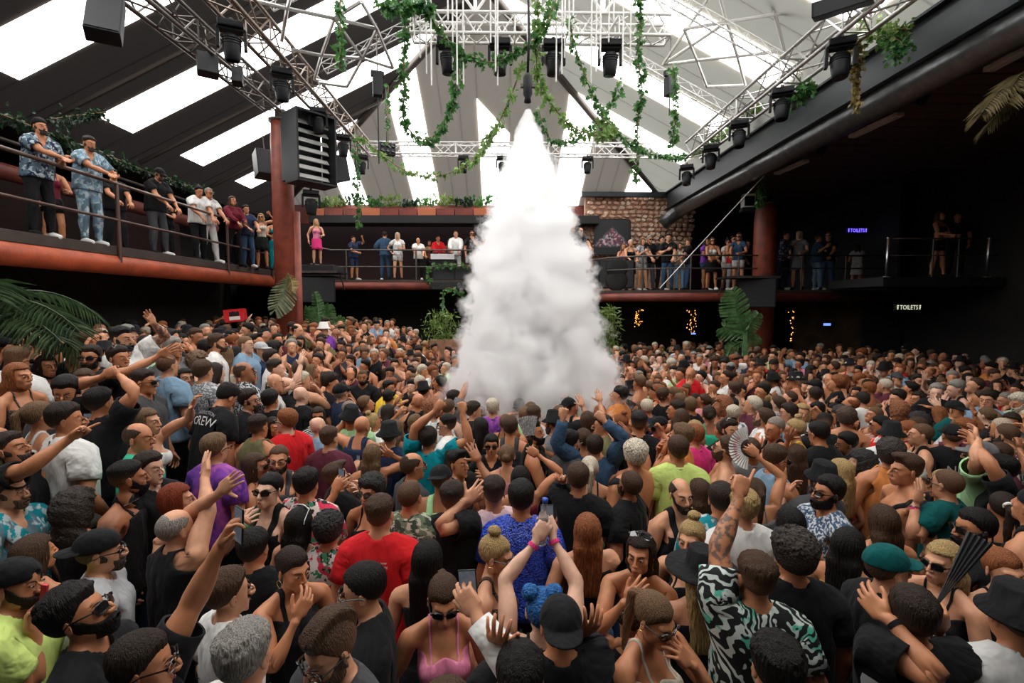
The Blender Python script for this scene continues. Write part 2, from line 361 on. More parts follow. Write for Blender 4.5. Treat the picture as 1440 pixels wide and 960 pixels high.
# wall behind the left balcony people, with a fat red pipe and a planter edge
surface('wall_left_balcony', [(-10.4, 1.5, 3.78), (-10.4, 16.5, 3.78), (-10.4, 16.5, 5.6), (-10.4, 1.5, 5.6)], .1, (-1, 0, 0), M_REDWALL)
tag(MB().tube([(-9.3, 2, 5.25), (-9.3, 16.5, 5.25)], .16, 14).build('pipe', M_ORANGE2, None, True), 'fat rust red pipe along the wall behind the left balcony', 'pipe')
tag(MB().tube([(-9.0, 2, 5.75), (-9.0, 16.5, 5.75)], .035, 8).build('pipe', M_DSTEEL, None, True), 'thin dark tube below the ivy behind the left balcony', 'pipe')
# pillars
def pillar(label, x, y, r, z1, mat, side):
    p = empty('pillar', (x, y, 0)); tag(p, label, 'pillar')
    MB().lathe([(r, -.24), (r, z1-.5), (r*.93, z1-.18), (r*.93, z1)], n=24).build('shaft', mat, p, True)
    MB().lathe([(r*.42, -.24), (r*.42, z1-2.2)], (side*r*1.05, .06, 0), 16).build('side_pipe', mat, p, True)
    MB().lathe([(r*1.12, z1), (r*1.12, z1+.05), (r*.5, z1+.07), (r*.5, z1+.3)], n=20).build('cap', M_DSTEEL, p, True); return p
pillar('round red pillar at the end of the left balcony under the speaker', -5.56, 13.0, .26, 7.35, M_PILLAR, 1)
pillar('round red pillar in front of the right balcony', 8.28, 15.7, .33, 5.9, M_PILLAR, -1)
tag(MB().lathe([(.22, 0), (.22, 1.7)], (2.05, 18.9, 5.2), 16).build('pillar', M_ORANGE2, None, True), 'short red post under the roof beside the smoke', 'pillar')
# ---------------------------------------------------------------- back balcony (DJ side) and right balcony
def slab(name, poly, z0, z1, mat):
    o = MB().prism([(x, y, z0) for x, y in poly], (0, 0, 0), (0, 0, z1-z0)).build(name, mat); o['kind'] = 'structure'; return o
slab('floor_balcony_back', [(-6.6, 18.3), (-.4, 18.3), (2.6, 18.3), (2.6, 22.9), (-11, 22.9), (-11, 15.7), (-6.6, 15.7)], 3.60, 3.70, M_DECK)
o = MB().tube([(-6.3, 16.2, 3.46), (-6.1, 18.2, 3.46), (-2.6, 18.25, 3.46)], .14, 16).build('trim_3', M_ORANGE2, None, True); o['kind'] = 'structure'
o = MB().box((0, 18.25, 3.48), (2.6, .1, .14)).build('trim_4', M_MATT, None, bevel=.02); o['kind'] = 'structure'
railing('dark railing in front of the DJ on the back balcony', [(-6.5, 17.2), (-6.2, 18.35), (2.6, 18.35)], 4.77, 4.17, [(-5.65, 18.35), (-3.12, 18.35), (-.6, 18.35), (2.4, 18.35)], 3.5, .03, M_DSTEEL)
slab('floor_balcony_right', [(2.9, 17.6), (3.4, 16.4), (4.4, 15.75), (5.6, 15.5), (12.2, 15.5), (12.2, 22.9), (2.9, 22.9)], 3.16, 3.25, M_DECK)
o = MB().tube([(3.0, 17.4, 3.02), (3.45, 16.35, 3.02), (4.4, 15.7, 3.02), (5.6, 15.45, 3.02), (12.1, 15.45, 3.02)], .135, 16).build('trim_5', M_ORANGE2, None, True); o['kind'] = 'structure'
railing('dark curved railing of the right balcony', [(3.1, 17.5), (3.5, 16.45), (4.45, 15.8), (5.6, 15.55), (12.1, 15.55)], 4.32, 3.92, [(3.1, 17.5), (4.45, 15.8), (5.9, 15.55), (7.4, 15.55), (9.4, 15.55), (10.8, 15.55), (12.1, 15.55)], 3.1, .026, M_DSTEEL)
slab('floor_balcony_far_right', [(10.2, 13.2), (13.5, 13.2), (13.5, 15.4), (10.2, 15.4)], 3.28, 3.52, M_MATT)
railing('dark railing with pale end posts at the far right', [(10.3, 13.3), (13.4, 13.3)], 4.55, 4.1, [(11.6, 13.3), (12.3, 13.3)], 3.5, .022, M_DSTEEL)
for x, lab in ((10.35, 'steel post at the left end of the far right railing'), (13.1, 'steel post near the right edge of the picture')):
    tag(MB().lathe([(.09, 0), (.09, .02), (.045, .03), (.045, 1.0), (.06, 1.02), (.06, 1.06), (0, 1.09)], (x, 13.28, 3.52), 14).build('post', M_SILVER, None, True), lab, 'post')
# dark soffit and wall behind the right side
surface('ceiling_right', [(XR+.2, -3, 6.75), (13.6, -3, 6.75), (13.6, 23, 6.75), (XR+.2, 23, 6.75)], .1, (0, 0, 1), M_MATT)
rc = [o for o in bpy.data.objects if o.name == 'ceiling_right'][0]
for k in range(40):
    x0 = XR+.45; y = 3.0+k*.42; inst('ceiling_board', UNIT.setdefault('plank', MB().box((0, 0, 0), (3.5, .19, .012)).mesh('board', M_PLANKC)), rc, Matrix.Translation((x0+3.45, y, 6.735-.004*(k % 3))))
surface('wall_right_upper', [(12.4, 15.5, 3.2), (12.4, 23, 3.2), (12.4, 23, 6.75), (12.4, 15.5, 6.75)], .1, (1, 0, 0), M_DARKWALL)
surface('wall_right_lower', [(9.9, 16.6, -.4), (13.5, 16.6, -.4), (13.5, 16.6, 3.1), (9.9, 16.6, 3.1)], .1, (0, 1, 0), plain('ochre_wall', (.075, .045, .018), .85, noise=.5, scale=3, bump=.4, bscale=20))
surface('door_1', [(12.15, 16.5, -.3), (13.5, 16.5, -.3), (13.5, 16.5, 2.9), (12.15, 16.5, 2.9)], .08, (0, 1, 0), M_MATT)
tag(MB().box((0, 0, 0), (.05, 10.0, .30)).add([], []).build('girder', M_GIRDER, None, bevel=.015, loc=(XR-.15, 9.2, 6.72)), 'blue-black roof girder above the fat duct on the right', 'girder')
gl = [o for o in bpy.data.objects if o.name == 'girder'][0]
MB().box((0, 0, -.31), (.16, 10.0, .02)).build('flange', M_GIRDER, gl); MB().box((0, 0, .31), (.16, 10.0, .02)).build('flange', M_GIRDER, gl)
# spiral duct
dk = MB(); n = 150; prof = []
pts = [(6.55, 1.0+k*.116, 6.28) for k in range(n)]; rs_ = [.255+(.006 if k % 3 == 0 else 0) for k in range(n)]
pts += [(6.5, 18.45, 6.22), (6.3, 18.75, 6.05), (6.05, 18.9, 5.8)]; rs_ += [.255, .255, .255]
tag(dk.tube(pts, rs_, 22).build('air_duct', plain('duct_grey', (.13, .14, .145), .28, .75, noise=.2), None, True), 'fat ribbed grey air duct running along the right side', 'duct')
# ---------------------------------------------------------------- trusses
def truss(label, a, b, w, mat, step, group='lighting trusses', rc=.034, rb=.015, tri=False):
    a, b = np.array(a, float), np.array(b, float); d = b-a; L = np.linalg.norm(d); d /= L; s = np.cross(d, [0, 0, 1]); s /= np.linalg.norm(s); u = np.cross(s, d)
    t = empty('truss', a); tag(t, label, 'truss', group); h = w/2
    cs = [(-h, -h), (h, -h), (h, h), (-h, h)] if not tri else [(-h, -h), (h, -h), (0, h)]
    C4 = [s*x+u*z for x, z in cs]
    for c in C4: bar('chord', c, c+d*L, rc, mat, t, 8)
    n = max(2, int(round(L/step)))
    for i, c in enumerate(C4):
        e = C4[(i+1) % len(C4)]
        for k in range(n):
            p0, p1 = d*L*k/n, d*L*(k+1)/n
            bar('brace', c+p0 if k % 2 else e+p0, e+p1 if k % 2 else c+p1, rb, mat, t)
        for k in range(0, n+1, 4): bar('brace', c+d*L*k/n, e+d*L*k/n, rb, mat, t)
    return t
ZT = 7.6
truss('lighting truss running into the room on the left, hung with moving heads', (-4.3, 4.2, ZT), (-4.3, 16.0, ZT), .42, plain('truss_bronze', (.20, .155, .125), .42, .7, noise=.3), .42)
truss('dark truss ending at the left pillar', (-4.72, 4.6, 6.8), (-5.50, 12.4, 7.62), .38, M_DSTEEL, .5)
truss('lighting truss running into the room on the right, overgrown with ivy', (5.25, 4.2, 7.0), (5.25, 13.9, 7.0), .42, M_STEEL, .42)
truss('bright truss crossing the back of the room behind the smoke', (-4.3, 15.9, ZT), (5.4, 15.9, ZT), .34, M_WTUBE, .36, rc=.026, rb=.013)
truss('silver truss across the middle over the smoke nozzle', (-1.55, 9.0, 7.55), (2.9, 9.0, 7.55), .34, M_WTUBE, .22, rc=.03, rb=.013)
# flat ladder girders that carry the roof, seen under the skylights
for i, (lab, a, b) in enumerate([('slim ladder girder behind the left wing of the space frame', slope_pt('l', .57, 12.2)-[0, 0, .35], slope_pt('l', .86, 12.2)-[0, 0, .35]), ('thin ladder girder at the top left above the big truss', slope_pt('l', .56, 9.6)-[0, 0, .35], slope_pt('l', .80, 9.6)-[0, 0, .35]),
                                 ('slim ladder girder under the right slope near the smoke', slope_pt('r', .14, 11.6)-[0, 0, .45], slope_pt('r', .8, 11.6)-[0, 0, .45]), ('slim ladder girder under the right slope in the middle', slope_pt('r', .15, 9.3)-[0, 0, .45], slope_pt('r', .8, 9.3)-[0, 0, .45]),
                                 ('slim ladder girder under the right slope near the top', slope_pt('r', .15, 7.4)-[0, 0, .45], slope_pt('r', .8, 7.4)-[0, 0, .45])]):
    truss(lab, a, b, .22, M_STEEL if i < 2 else M_WTUBE, .30, 'roof girders', .016, .008, tri=True)
# ---------------------------------------------------------------- space frame of pale tubes between the trusses
def frame_node(px, py, Y): return np.array(at(px, py, Y))
sf = empty('space_frame', (0, 8.5, 8.2)); tag(sf, 'pale space frame of crossing tubes hanging below the ridge', 'frame'); SO = np.array([0, 8.5, 8.2])
def sbar(a, b, r=.024, mat=M_WTUBE, nm='tube'): bar(nm, np.array(a)-SO, np.array(b)-SO, r, mat, sf)
xs_ = [-1.55, -.45, .65, 1.75, 2.85]; 
for yi, (y, z) in enumerate(((8.3, 8.05), (7.0, 8.05), (5.7, 8.05))):
    for k in range(4):
        sbar((xs_[k], y, z), (xs_[k+1], y, z), .03); xm = (xs_[k]+xs_[k+1])/2
        sbar((xs_[k], y, z), (xm, y-.65, z+.75)); sbar((xs_[k+1], y, z), (xm, y-.65, z+.75))
        if yi < 2: sbar((xs_[k], y-1.3, z), (xm, y-.65, z+.75)); sbar((xs_[k+1], y-1.3, z), (xm, y-.65, z+.75))
        if k < 3: sbar((xm, y-.65, z+.75), (xm+1.1, y-.65, z+.75))
    if yi < 2:
        for x in xs_: sbar((x, y, z), (x, y-1.3, z), .03)
for k in range(4):     # front face: crossed diagonals above the middle truss
    for z0, z1 in ((7.75, 8.5), (8.5, 9.2)):
        xa, xb = xs_[k], xs_[k+1]; xm = (xa+xb)/2; sbar((xa, 8.9, z0), (xm, 8.9, z1)); sbar((xm, 8.9, z1), (xb, 8.9, z0))
for x in xs_: sbar((x, 8.9, 7.75), (x, 8.9, 9.4), .032)
wl = empty('space_frame', (-3, 8.5, 8.2)); tag(wl, 'steel space frame wing of triangles left of the middle truss', 'frame'); 
wr = empty('space_frame', (4.2, 8.5, 8.2)); tag(wr, 'white space frame wing of triangles right of the middle truss', 'frame')
def wing(root, nodes, links, mat, r):
    o = np.array(root.location); P = {k: frame_node(*v) for k, v in nodes.items()}
    for l in links.split(): bar('tube', P[l[0]]-o, P[l[1]]-o, r, mat, root)
wing(wl, dict(a=(330, -6, 8.6), b=(404, 12, 9.2), c=(470, 26, 9.8), d=(530, 40, 10.4), e=(396, 58, 9.6), f=(412, 70, 9.8), g=(452, 78, 10.2), h=(510, 82, 10.8), i=(553, 96, 11.2), j=(442, 112, 11), k=(488, 122, 11.4), l=(508, 2, 9.2), m=(412, -20, 9.0), n=(448, 116, 10.8)),
     'ab bc cd be ch cg fg gh hi gj hk nk dh di ld bm jk lc', M_STEEL, .033)
wing(wr, dict(a=(932, 91, 10.8), b=(962, 41, 9.8), c=(997, -4, 9.2), d=(1022, 31, 9.4), e=(1010, -14, 9.0), f=(1090, 20, 9.0), g=(1160, 7, 8.6), h=(1086, -10, 8.8), i=(980, 85, 10.4), j=(1037, 79, 10), k=(1103, 72, 9.6), l=(994, 122, 11), m=(1048, 120, 10.6), n=(946, 89, 10.6)),
     'ac bd df fg de fh bi dj fk ai ij jk il lm jm ad', M_WTUBE, .030)
# thin white rods hanging in front of the middle truss
rods = [(583, 14, 55), (591, 14, 81), (600, 20, 104), (607, 40, 120), (630, -10, 28), (637, -10, 98), (643, 20, 119), (652, 0, 118), (690, -20, 60), (697, -20, 100), (700, 60, 120), (742, -30, 120), (782, 62, 115), (790, 20, 104), (794, 0, 81), (800, -20, 60), (806, -20, 30), (831, 65, 118), (838, 30, 101), (844, 10, 82), (856, -10, 59), (863, -10, 29), (875, 60, 122), (921, -10, 31), (886, 50, 100)]
ORD = ['first', 'second', 'third', 'fourth', 'fifth', 'sixth', 'seventh', 'eighth', 'ninth', 'tenth', 'eleventh', 'twelfth', 'thirteenth', 'fourteenth', 'fifteenth', 'sixteenth', 'seventeenth', 'eighteenth', 'nineteenth', 'twentieth', 'twenty-first', 'twenty-second', 'twenty-third', 'twenty-fourth', 'twenty-fifth']
rods.sort()
for i, (px, y0, y1) in enumerate(rods):
    Y = 8.3+.25*(i % 3); a, b = at(px, y1, Y), at(px, min(y0, 20), Y); b.x = a.x
    tag(bar('hanging_rod', a, (a.x, a.y, max(b.z, 8.6)), .013, M_WTUBE, None, 8), f'thin white rod hanging from the space frame, {ORD[i]} from the left', 'rod', 'white rods hanging from the space frame')
# ---------------------------------------------------------------- moving-head lights
def moving_head_proto():
    r = empty('moving_head_light'); k = 1.0
    MB().box((0, 0, -.06), (.19, .15, .055)).build('base', M_BLK, r, bevel=.02)
    b = MB()
    for q in (1, -1): b.prism([(q*.17, -.07, -.11), (q*.17, .07, -.11), (q*.175, .045, -.42), (q*.175, -.045, -.42)], (0, 0, 0), (q*.05, 0, 0))
    b.box((0, 0, -.125), (.215, .085, .02)); b.build('yoke', M_BLK, r, bevel=.008)
    hd = MB().lathe([(.0, .20), (.10, .195), (.135, .13), (.14, .0), (.125, -.10), (.115, -.19), (.10, -.20)], n=18).build('head', M_BLK, r, True); hd.location = (0, 0, -.40)
    MB().lathe([(.0, -.19), (.098, -.195), (.098, -.20)], n=18).build('lens', M_LENS, hd); 
    f = MB()
    for z in (.05, .09, .13): f.lathe([(.143, z), (.148, z+.008), (.143, z+.016)], n=18)
    f.build('cooling_ribs', M_BLK, hd)
    MB().box((.0, .0, .03), (.03, .03, .04)).build('clamp', M_DSTEEL, r)
    return r
MH = moving_head_proto(); first = [True]
def moving_head(x, y, z, rz, tilt, label, sc=1.0, group='moving head lights'):
    o = MH if first[0] else copy_tree(MH); first[0] = False
    o.location = (x, y, z); o.rotation_euler = (0, 0, rz); o.scale = (sc,)*3; tag(o, label, 'stage light', group)
    for c in o.children:
        if c.name.startswith('head'): c.rotation_euler = (tilt, 0, 0)
    return o
for (px, py), nm in zip(((325, 32), (396, 98), (447, 153), (482, 190), (508, 218), (437, 266)), ('largest, nearest the camera', 'second from the near end', 'third, in front of the louvred speaker', 'fourth, just right of the louvred speaker', 'fifth, beside the ivy strand', 'under the louvred speaker')):
    v = ray(px, py); Y = v[1]*(7.36-CZ)/v[2]; p = at(px, py, Y)
    if nm.startswith('under'): p = at(437, 268, 12.2)
    moving_head(p.x, p.y, p.z, .4, .1, 'black moving head light on the left truss, '+nm if not nm.startswith('under') else 'black moving head light hanging under the louvred speaker', 1.0 if Y < 12 else .95)
for (px, py), nm in zip(((1183, 56), (1100, 125), (1040, 170), (1000, 205), (966, 232)), ('nearest the camera', 'second from the near end', 'third, half hidden in ivy', 'fourth from the near end', 'farthest, at the back truss')):
    v = ray(px, py); Y = v[1]*(6.76-CZ)/v[2]; p = at(px, py, Y); moving_head(p.x, p.y, p.z, -.4, -.15, 'black moving head light on the right truss, '+nm, .95)
for px, nm in ((630, 'far left'), (703, 'second from left'), (778, 'right of the smoke nozzle'), (858, 'far right')):
    p = at(px, 67, 9.0); moving_head(p.x, 9.0, 7.34, 0, .15, 'dark moving head light under the middle truss, '+nm, .95)
for px, nm in ((652, 'left of the smoke'), (706, 'against the smoke on its left'), (772, 'against the smoke on its right'), (826, 'right of the smoke')):
    p = at(px, 225, 15.9); moving_head(p.x, 15.9, 7.40, 0, 0, 'small dark moving head light under the back truss, '+nm, .85)
for px, py, Y, nm in ((1298, 152, 9.0, 'above the far right balcony'), (1155, 222, 12.0, 'above the two chatting women')):
    p = at(px, py, Y); o = moving_head(p.x, p.y, 6.70, .8, .5, 'small blue-grey moving head light on the dark ceiling '+nm, .62)
# ---------------------------------------------------------------- speakers and other boxes on the rig
def local_root(name, label, cat, p, rz, group=None):
    r = empty(name, p, rz); tag(r, label, cat, group); return r
p = at(436, 212, 12.2); ls = local_root('louvred_speaker', 'big black louvred speaker panel hung beside the left pillar', 'speaker', p, .85)
MB().prism([(-.55, .30, -.85), (.50, .30, -.85), (.50, .30, .85), (-.55, .30, .85)], (0, 0, 0), (0, .25, 0)).build('cabinet', M_BLK, ls, bevel=.02)
ls.scale = (.86, .86, .86)
fr = MB()
for q in (-1, 1): fr.box((q*.55, -.05, 0), (.025, .35, .92)); fr.box((0, -.05, q*.92), (.57, .35, .025))
fr.build('frame', M_BLK, ls)
M_LOUV = plain('louvre_grey', (.55, .54, .52), .4, .2)
for k in range(7):
    inst('louvre', UNIT.setdefault('louv', MB().box((0, 0, 0), (.50, .012, .088)).mesh('louvre', M_LOUV)), ls, Matrix.Translation((0, -.05, -.72+k*.24))@Matrix.Rotation(-.75, 4, 'X'))
def speaker(label, p, rz, hx, hy, hz, tilt=0, horns=True, group='loudspeakers', hang=0):
    r = local_root('loudspeaker', label, 'speaker', p, rz, group); r.rotation_euler = (tilt, 0, rz)
    MB().box((0, 0, 0), (hx, hy, hz)).build('cabinet', M_BLK, r, bevel=.015)
    MB().box((0, -hy-.004, 0), (hx*.92, .006, hz*.94)).build('grille', plain('grille', (.02, .022, .025), .6, bump=.6, bscale=300), r)
    if hang: bar('hanger', (0, 0, hz), (0, 0, hz+hang), .012, M_DSTEEL, r)
    if horns:
        for zz in (-.45, .45): MB().lathe([(hx*.62, 0), (hx*.55, -.02), (hx*.2, -.05), (0, -.03)], (0, -hy-.012, hz*zz), 18, [[1, 0, 0], [0, 0, 1], [0, -1, 0]]).build('driver', M_MATT, r, True)
    return r
speaker('black loudspeaker hung left of the red pillar', at(374, 232, 13.3), .7, .26, .2, .34, -.25, False, hang=.5)
speaker('black loudspeaker box behind the louvred speaker', at(472, 238, 16.0), -.6, .30, .26, .38, .2, False)
speaker('black subwoofer cabinet on the deck right of the smoke', at(863, 386, 16.9), .05, .60, .35, .46)
speaker('dark speaker tower on brackets above the left banana plant', at(446, 408, 15.0), .35, .50, .38, .36, 0, False)
speaker('dark speaker cabinet hanging above the right banana plant', at(1062, 412, 14.6), -.3, .50, .32, .42, 0, False)
speaker('black flood light box at the top left corner', at(148, 25, 6.2), .5, .17, .09, .38, -.6, False)
speaker('black fixture at the very top of the right truss', at(1185, 5, 7.2), -.7, .36, .14, .10, .2, False)
speaker('black box fixture on the dark left truss', at(292, 92, 9.0), .6, .16, .10, .18, -.2, False, hang=.6)
speaker('slim black fixture below the nearest left moving head', at(334, 108, 9.6), .3, .09, .08, .16, -.3, False, hang=.9)
for lab, (x0, x1), py, Y in (('black shelf bracket over the left speaker tower', (418, 478), 383, 14.9), ('pale edged shelf bracket over the right speaker cabinet', (1020, 1090), 390, 14.5)):
    a, b = at(x0, py, Y), at(x1, py, Y); r = local_root('shelf', lab, 'shelf', (a+b)/2, 0); w = (b.x-a.x)/2
    MB().box((0, .2, 0), (w, .5, .025)).build('board', M_BLK, r); MB().box((0, -.29, .0), (w, .012, .035)).build('edge', M_DSTEEL, r)
    for q in (-1, 1): MB().tube([(q*w*.9, .6, -.5), (q*w*.9, .2, 0)], .02, 6).build('strut', M_DSTEEL, r)
# white projector-like lamp on the bracket at the right pillar
p = at(1052, 283, 15.0); r = local_root('floodlight', 'white and black floodlight bracketed at the right pillar, under the ivy', 'stage light', p, -.2)
MB().box((0, 0, 0), (.17, .16, .20)).build('housing', plain('lamp_white', (.5, .5, .48), .4), r, bevel=.02); MB().box((0, -.17, -.02), (.13, .012, .14)).build('lens', M_LENS, r); MB().box((0, 0, -.25), (.20, .18, .05)).build('base', M_BLK, r)
for y0 in (.36, .55): bar('arm', (-.35, 0, y0), (.9, .1, y0+.12), .012, M_DSTEEL, r)
tag(bar('stay_cable', at(928, 405, 15.0), at(1092, 228, 13.0), .014, M_SILVER, None), 'thin taut steel cable crossing the right balcony at a slant', 'cable')
# fluorescent battens under the dark right ceiling
for lab, a, b, Y in (('pale fluorescent batten above the right pillar', (1198, 192), (1266, 160), 9.5), ('pale fluorescent batten farther back above the right balcony', (1092, 244), (1134, 226), 12.2), ('perforated metal batten at the right edge', (1390, 98), (1446, 68), 8.0)):
    v = ray(*a); Ya = v[1]*(6.45-CZ)/v[2]; v = ray(*b); Yb = v[1]*(6.45-CZ)/v[2]; A, B = at(*a, Ya), at(*b, Yb)
    r = empty('light_batten', (A+B)/2); tag(r, lab, 'lamp'); d = (B-A); L = d.length; r.rotation_euler = (0, 0, math.atan2(d.y, d.x))
    MB().box((0, 0, 0), (L/2, .085, .035)).build('housing', plain('batten_grey', (.5, .45, .40), .5, noise=.2), r, bevel=.008); MB().tube([(-L/2+.05, 0, -.04), (L/2-.05, 0, -.04)], .02, 8).build('tube', plain('tube_off', (.35, .33, .30), .3), r, True)
    for q in (-1, 1): bar('hanger', (q*L*.35, 0, .03), (q*L*.35, 0, .30), .006, M_DSTEEL, r)
# chain hoists with cables
for lab, px, py, Y in (('black chain hoist under the left hip rafter', 531, 122, 11.0), ('small black chain hoist beside the right ivy strand', 942, 122, 11.0)):
    p = at(px, py, Y); r = local_root('chain_hoist', lab, 'hoist', p, .3); MB().box((0, 0, 0), (.10, .09, .20)).build('motor', M_BLK, r, bevel=.02); MB().box((0, 0, .26), (.14, .05, .06)).build('hook_block', M_BLK, r, bevel=.015)
    bar('chain', (0, 0, .3), (0, 0, 1.3), .012, M_DSTEEL, r); bar('cable', (0, 0, -1.6 if px < 700 else -.6), (0, 0, -.2), .014, M_BLK, r)
p = at(544, 210, 14.0); r = local_root('blinder_light', 'small black grid light hung from a cable left of the back truss', 'stage light', p, .5); MB().box((0, 0, 0), (.22, .10, .16)).build('housing', M_BLK, r, bevel=.02); bar('cable', (0, 0, .16), (0, 0, 1.7), .014, M_BLK, r)
for k in range(6): MB().lathe([(.05, 0), (.045, -.015), (0, -.01)], (-.14+.14*(k % 3), -.105, -.07+.14*(k//3)), 12, [[1, 0, 0], [0, 0, 1], [0, -1, 0]]).build('lamp', M_LENS, r, True)
# ---------------------------------------------------------------- carbon dioxide jet: nozzle
p = at(742, 138, 7.7); r = local_root('smoke_nozzle', 'dark jet nozzle hanging over the white smoke', 'nozzle', p, 0)
MB().lathe([(.05, .35), (.07, .30), (.07, .05), (.045, .0), (.055, -.06), (.03, -.07)], n=14).build('body', M_BLK, r, True)
MB().tube([(.0, .0, .35), (.02, 0, .9), (0, 0, 1.75)], .02, 8).build('hose', M_BLK, r, True); MB().box((0, 0, .18), (.11, .03, .03)).build('valve', M_DSTEEL, r, bevel=.008)
# ---------------------------------------------------------------- plants
def leafmat(name, c, c2, sheen=.4):
    if name in MATS: return MATS[name]
    m, nt, b = newmat(name); tc = N(nt, 'ShaderNodeTexCoord'); no = N(nt, 'ShaderNodeTexNoise', Scale=7.0, Detail=4.0); nt.links.new(tc.outputs['Object'], no.inputs['Vector'])
    mr = N(nt, 'ShaderNodeMapRange'); mr.inputs['From Min'].default_value = .35; mr.inputs['From Max'].default_value = .65; nt.links.new(no.outputs['Fac'], mr.inputs['Value'])
    mx = N(nt, 'ShaderNodeMix', data_type='RGBA'); mx.inputs['A'].default_value = (*c, 1); mx.inputs['B'].default_value = (*c2, 1); nt.links.new(mr.outputs['Result'], mx.inputs['Factor']); nt.links.new(mx.outputs['Result'], b.inputs['Base Color'])
    b.inputs['Roughness'].default_value = sheen; tr = N(nt, 'ShaderNodeBsdfTranslucent'); nt.links.new(mx.outputs['Result'], tr.inputs['Color']); ms = N(nt, 'ShaderNodeMixShader'); ms.inputs[0].default_value = .35
    nt.links.new(b.outputs[0], ms.inputs[1]); nt.links.new(tr.outputs[0], ms.inputs[2]); nt.links.new(ms.outputs[0], nt.nodes['Material Output'].inputs['Surface']); MATS[name] = m; return m
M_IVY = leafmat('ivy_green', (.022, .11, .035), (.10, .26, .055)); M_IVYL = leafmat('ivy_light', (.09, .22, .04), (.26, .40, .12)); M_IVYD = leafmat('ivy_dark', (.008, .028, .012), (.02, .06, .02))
M_DRY = leafmat('dry_grass', (.20, .14, .045), (.36, .28, .09)); M_PALM = leafmat('palm_green', (.016, .045, .018), (.085, .14, .055)); M_BAN = leafmat('banana_green', (.045, .14, .045), (.15, .29, .11)); M_BAMB = leafmat('bamboo_green', (.10, .19, .04), (.26, .36, .10))
M_STEM = plain('vine_stem', (.20, .13, .06), .8, noise=.3)
rp = np.random.RandomState(5)
def ivy_leaf(mb, p, d, up, s):
    d = d/np.linalg.norm(d); r = np.cross(d, up); r /= max(np.linalg.norm(r), 1e-6); n = np.cross(r, d)
    pts = [(0, 0, 0), (.42, .12, .10), (.30, .42, .05), (.46, .62, .10), (.14, .72, .0), (0, 1.05, -.10), (-.14, .72, .0), (-.46, .62, .10), (-.30, .42, .05), (-.42, .12, .10), (0, .45, -.06)]
    V = [p+s*(r*x+d*y+n*z) for x, y, z in pts]; mb.add(V, [(10, i, (i+1) % 10) for i in range(10)])
def garland(label, pts, dens, size, spread, mat=M_IVY, group='ivy garlands', hang=.6, stem=.012):
    """pts: (px, py, Y) seen in the photograph; a stem with leaves growing all round it"""
    P = [np.array(at(*p)) for p in pts]
    # catmull-rom
    Q = []
    for i in range(len(P)-1):
        p0, p1, p2, p3 = P[max(i-1, 0)], P[i], P[i+1], P[min(i+2, len(P)-1)]
        for t in np.linspace(0, 1, 6, endpoint=False): Q.append(.5*((2*p1)+(p2-p0)*t+(2*p0-5*p1+4*p2-p3)*t*t+(3*p1-p0-3*p2+p3)*t**3))
    Q.append(P[-1]); Q = np.array(Q); o = Q[0].copy()
    g = empty('ivy_garland', o); tag(g, label, 'garland', group)
    MB().tube([q-o for q in Q], stem, 5).build('stem', M_STEM, g, True)
    L = np.concatenate([[0], np.cumsum(np.linalg.norm(np.diff(Q, axis=0), axis=1))]); n = int(L[-1]*dens); mb = MB()
    for k in range(n):
        l = rp.uniform(0, L[-1]); i = min(np.searchsorted(L, l)-1, len(Q)-2); i = max(i, 0); q = Q[i]+(Q[i+1]-Q[i])*((l-L[i])/max(L[i+1]-L[i], 1e-6)); w = .6+.4*math.sin(l*5+k % 3)
        d = rp.normal(size=3); d[2] -= hang; d /= np.linalg.norm(d); ivy_leaf(mb, q-o+d*rp.uniform(.1, 1)*spread*w, d+[0, 0, -.3], rp.normal(size=3), size*rp.uniform(.6, 1.25))
    f = mb.build('foliage', mat, g); f['kind'] = 'stuff'; return g
garland('thick ivy rope left of the smoke, falling and swinging up to the right', [(575, -15, 8.6), (570, 40, 8.6), (568, 90, 8.6), (568, 140, 8.7), (567, 165, 8.8), (580, 188, 8.9), (597, 196, 9), (617, 185, 9), (632, 160, 9), (641, 125, 8.9), (645, 95, 8.8), (643, 70, 8.6), (622, 48, 8.5), (604, 20, 8.4), (592, -10, 8.3)], 105, .10, .11)
garland('bushy ivy clump at the top left of the space frame', [(535, 4, 8.0), (560, 10, 8.1), (590, 6, 8.2), (608, 16, 8.3)], 260, .11, .17)
garland('thick pale ivy rope above the smoke nozzle, swinging off to the right', [(757, -20, 8.2), (756, 30, 8.3), (755, 75, 8.4), (756, 115, 8.5), (767, 135, 8.6), (782, 155, 8.8), (803, 177, 9), (828, 188, 9.1), (852, 191, 9.2), (862, 180, 9.3), (845, 165, 9.4)], 110, .095, .10, M_IVYL)
garland('ivy swag crossing the middle truss left of the pale rope', [(782, 0, 8.1), (765, 38, 8.2), (747, 60, 8.3), (722, 75, 8.4), (693, 87, 8.5), (662, 80, 8.5), (642, 70, 8.6)], 110, .10, .10)
garland('long ivy swag from the nozzle down to the left truss', [(735, 84, 8.6), (726, 115, 8.8), (711, 152, 9.3), (698, 178, 10), (682, 200, 11), (668, 225, 12), (642, 240, 12.5), (605, 248, 13), (570, 240, 13.2), (540, 220, 13.3), (508, 193, 13)], 42, .12, .09, M_IVYL)
garland('thick hanging ivy strand right of the middle truss', [(899, -20, 8.6), (900, 40, 8.6), (898, 90, 8.7), (903, 125, 8.8), (897, 165, 8.9), (896, 215, 9.0), (895, 258, 9.1)], 90, .09, .085)
garland('ivy swag from the middle truss to the right truss', [(800, 25, 8.5), (810, 70, 8.6), (826, 115, 8.8), (841, 150, 9.2), (857, 174, 10), (880, 197, 11), (907, 214, 12), (945, 220, 13), (966, 218, 14)], 60, .10, .085)
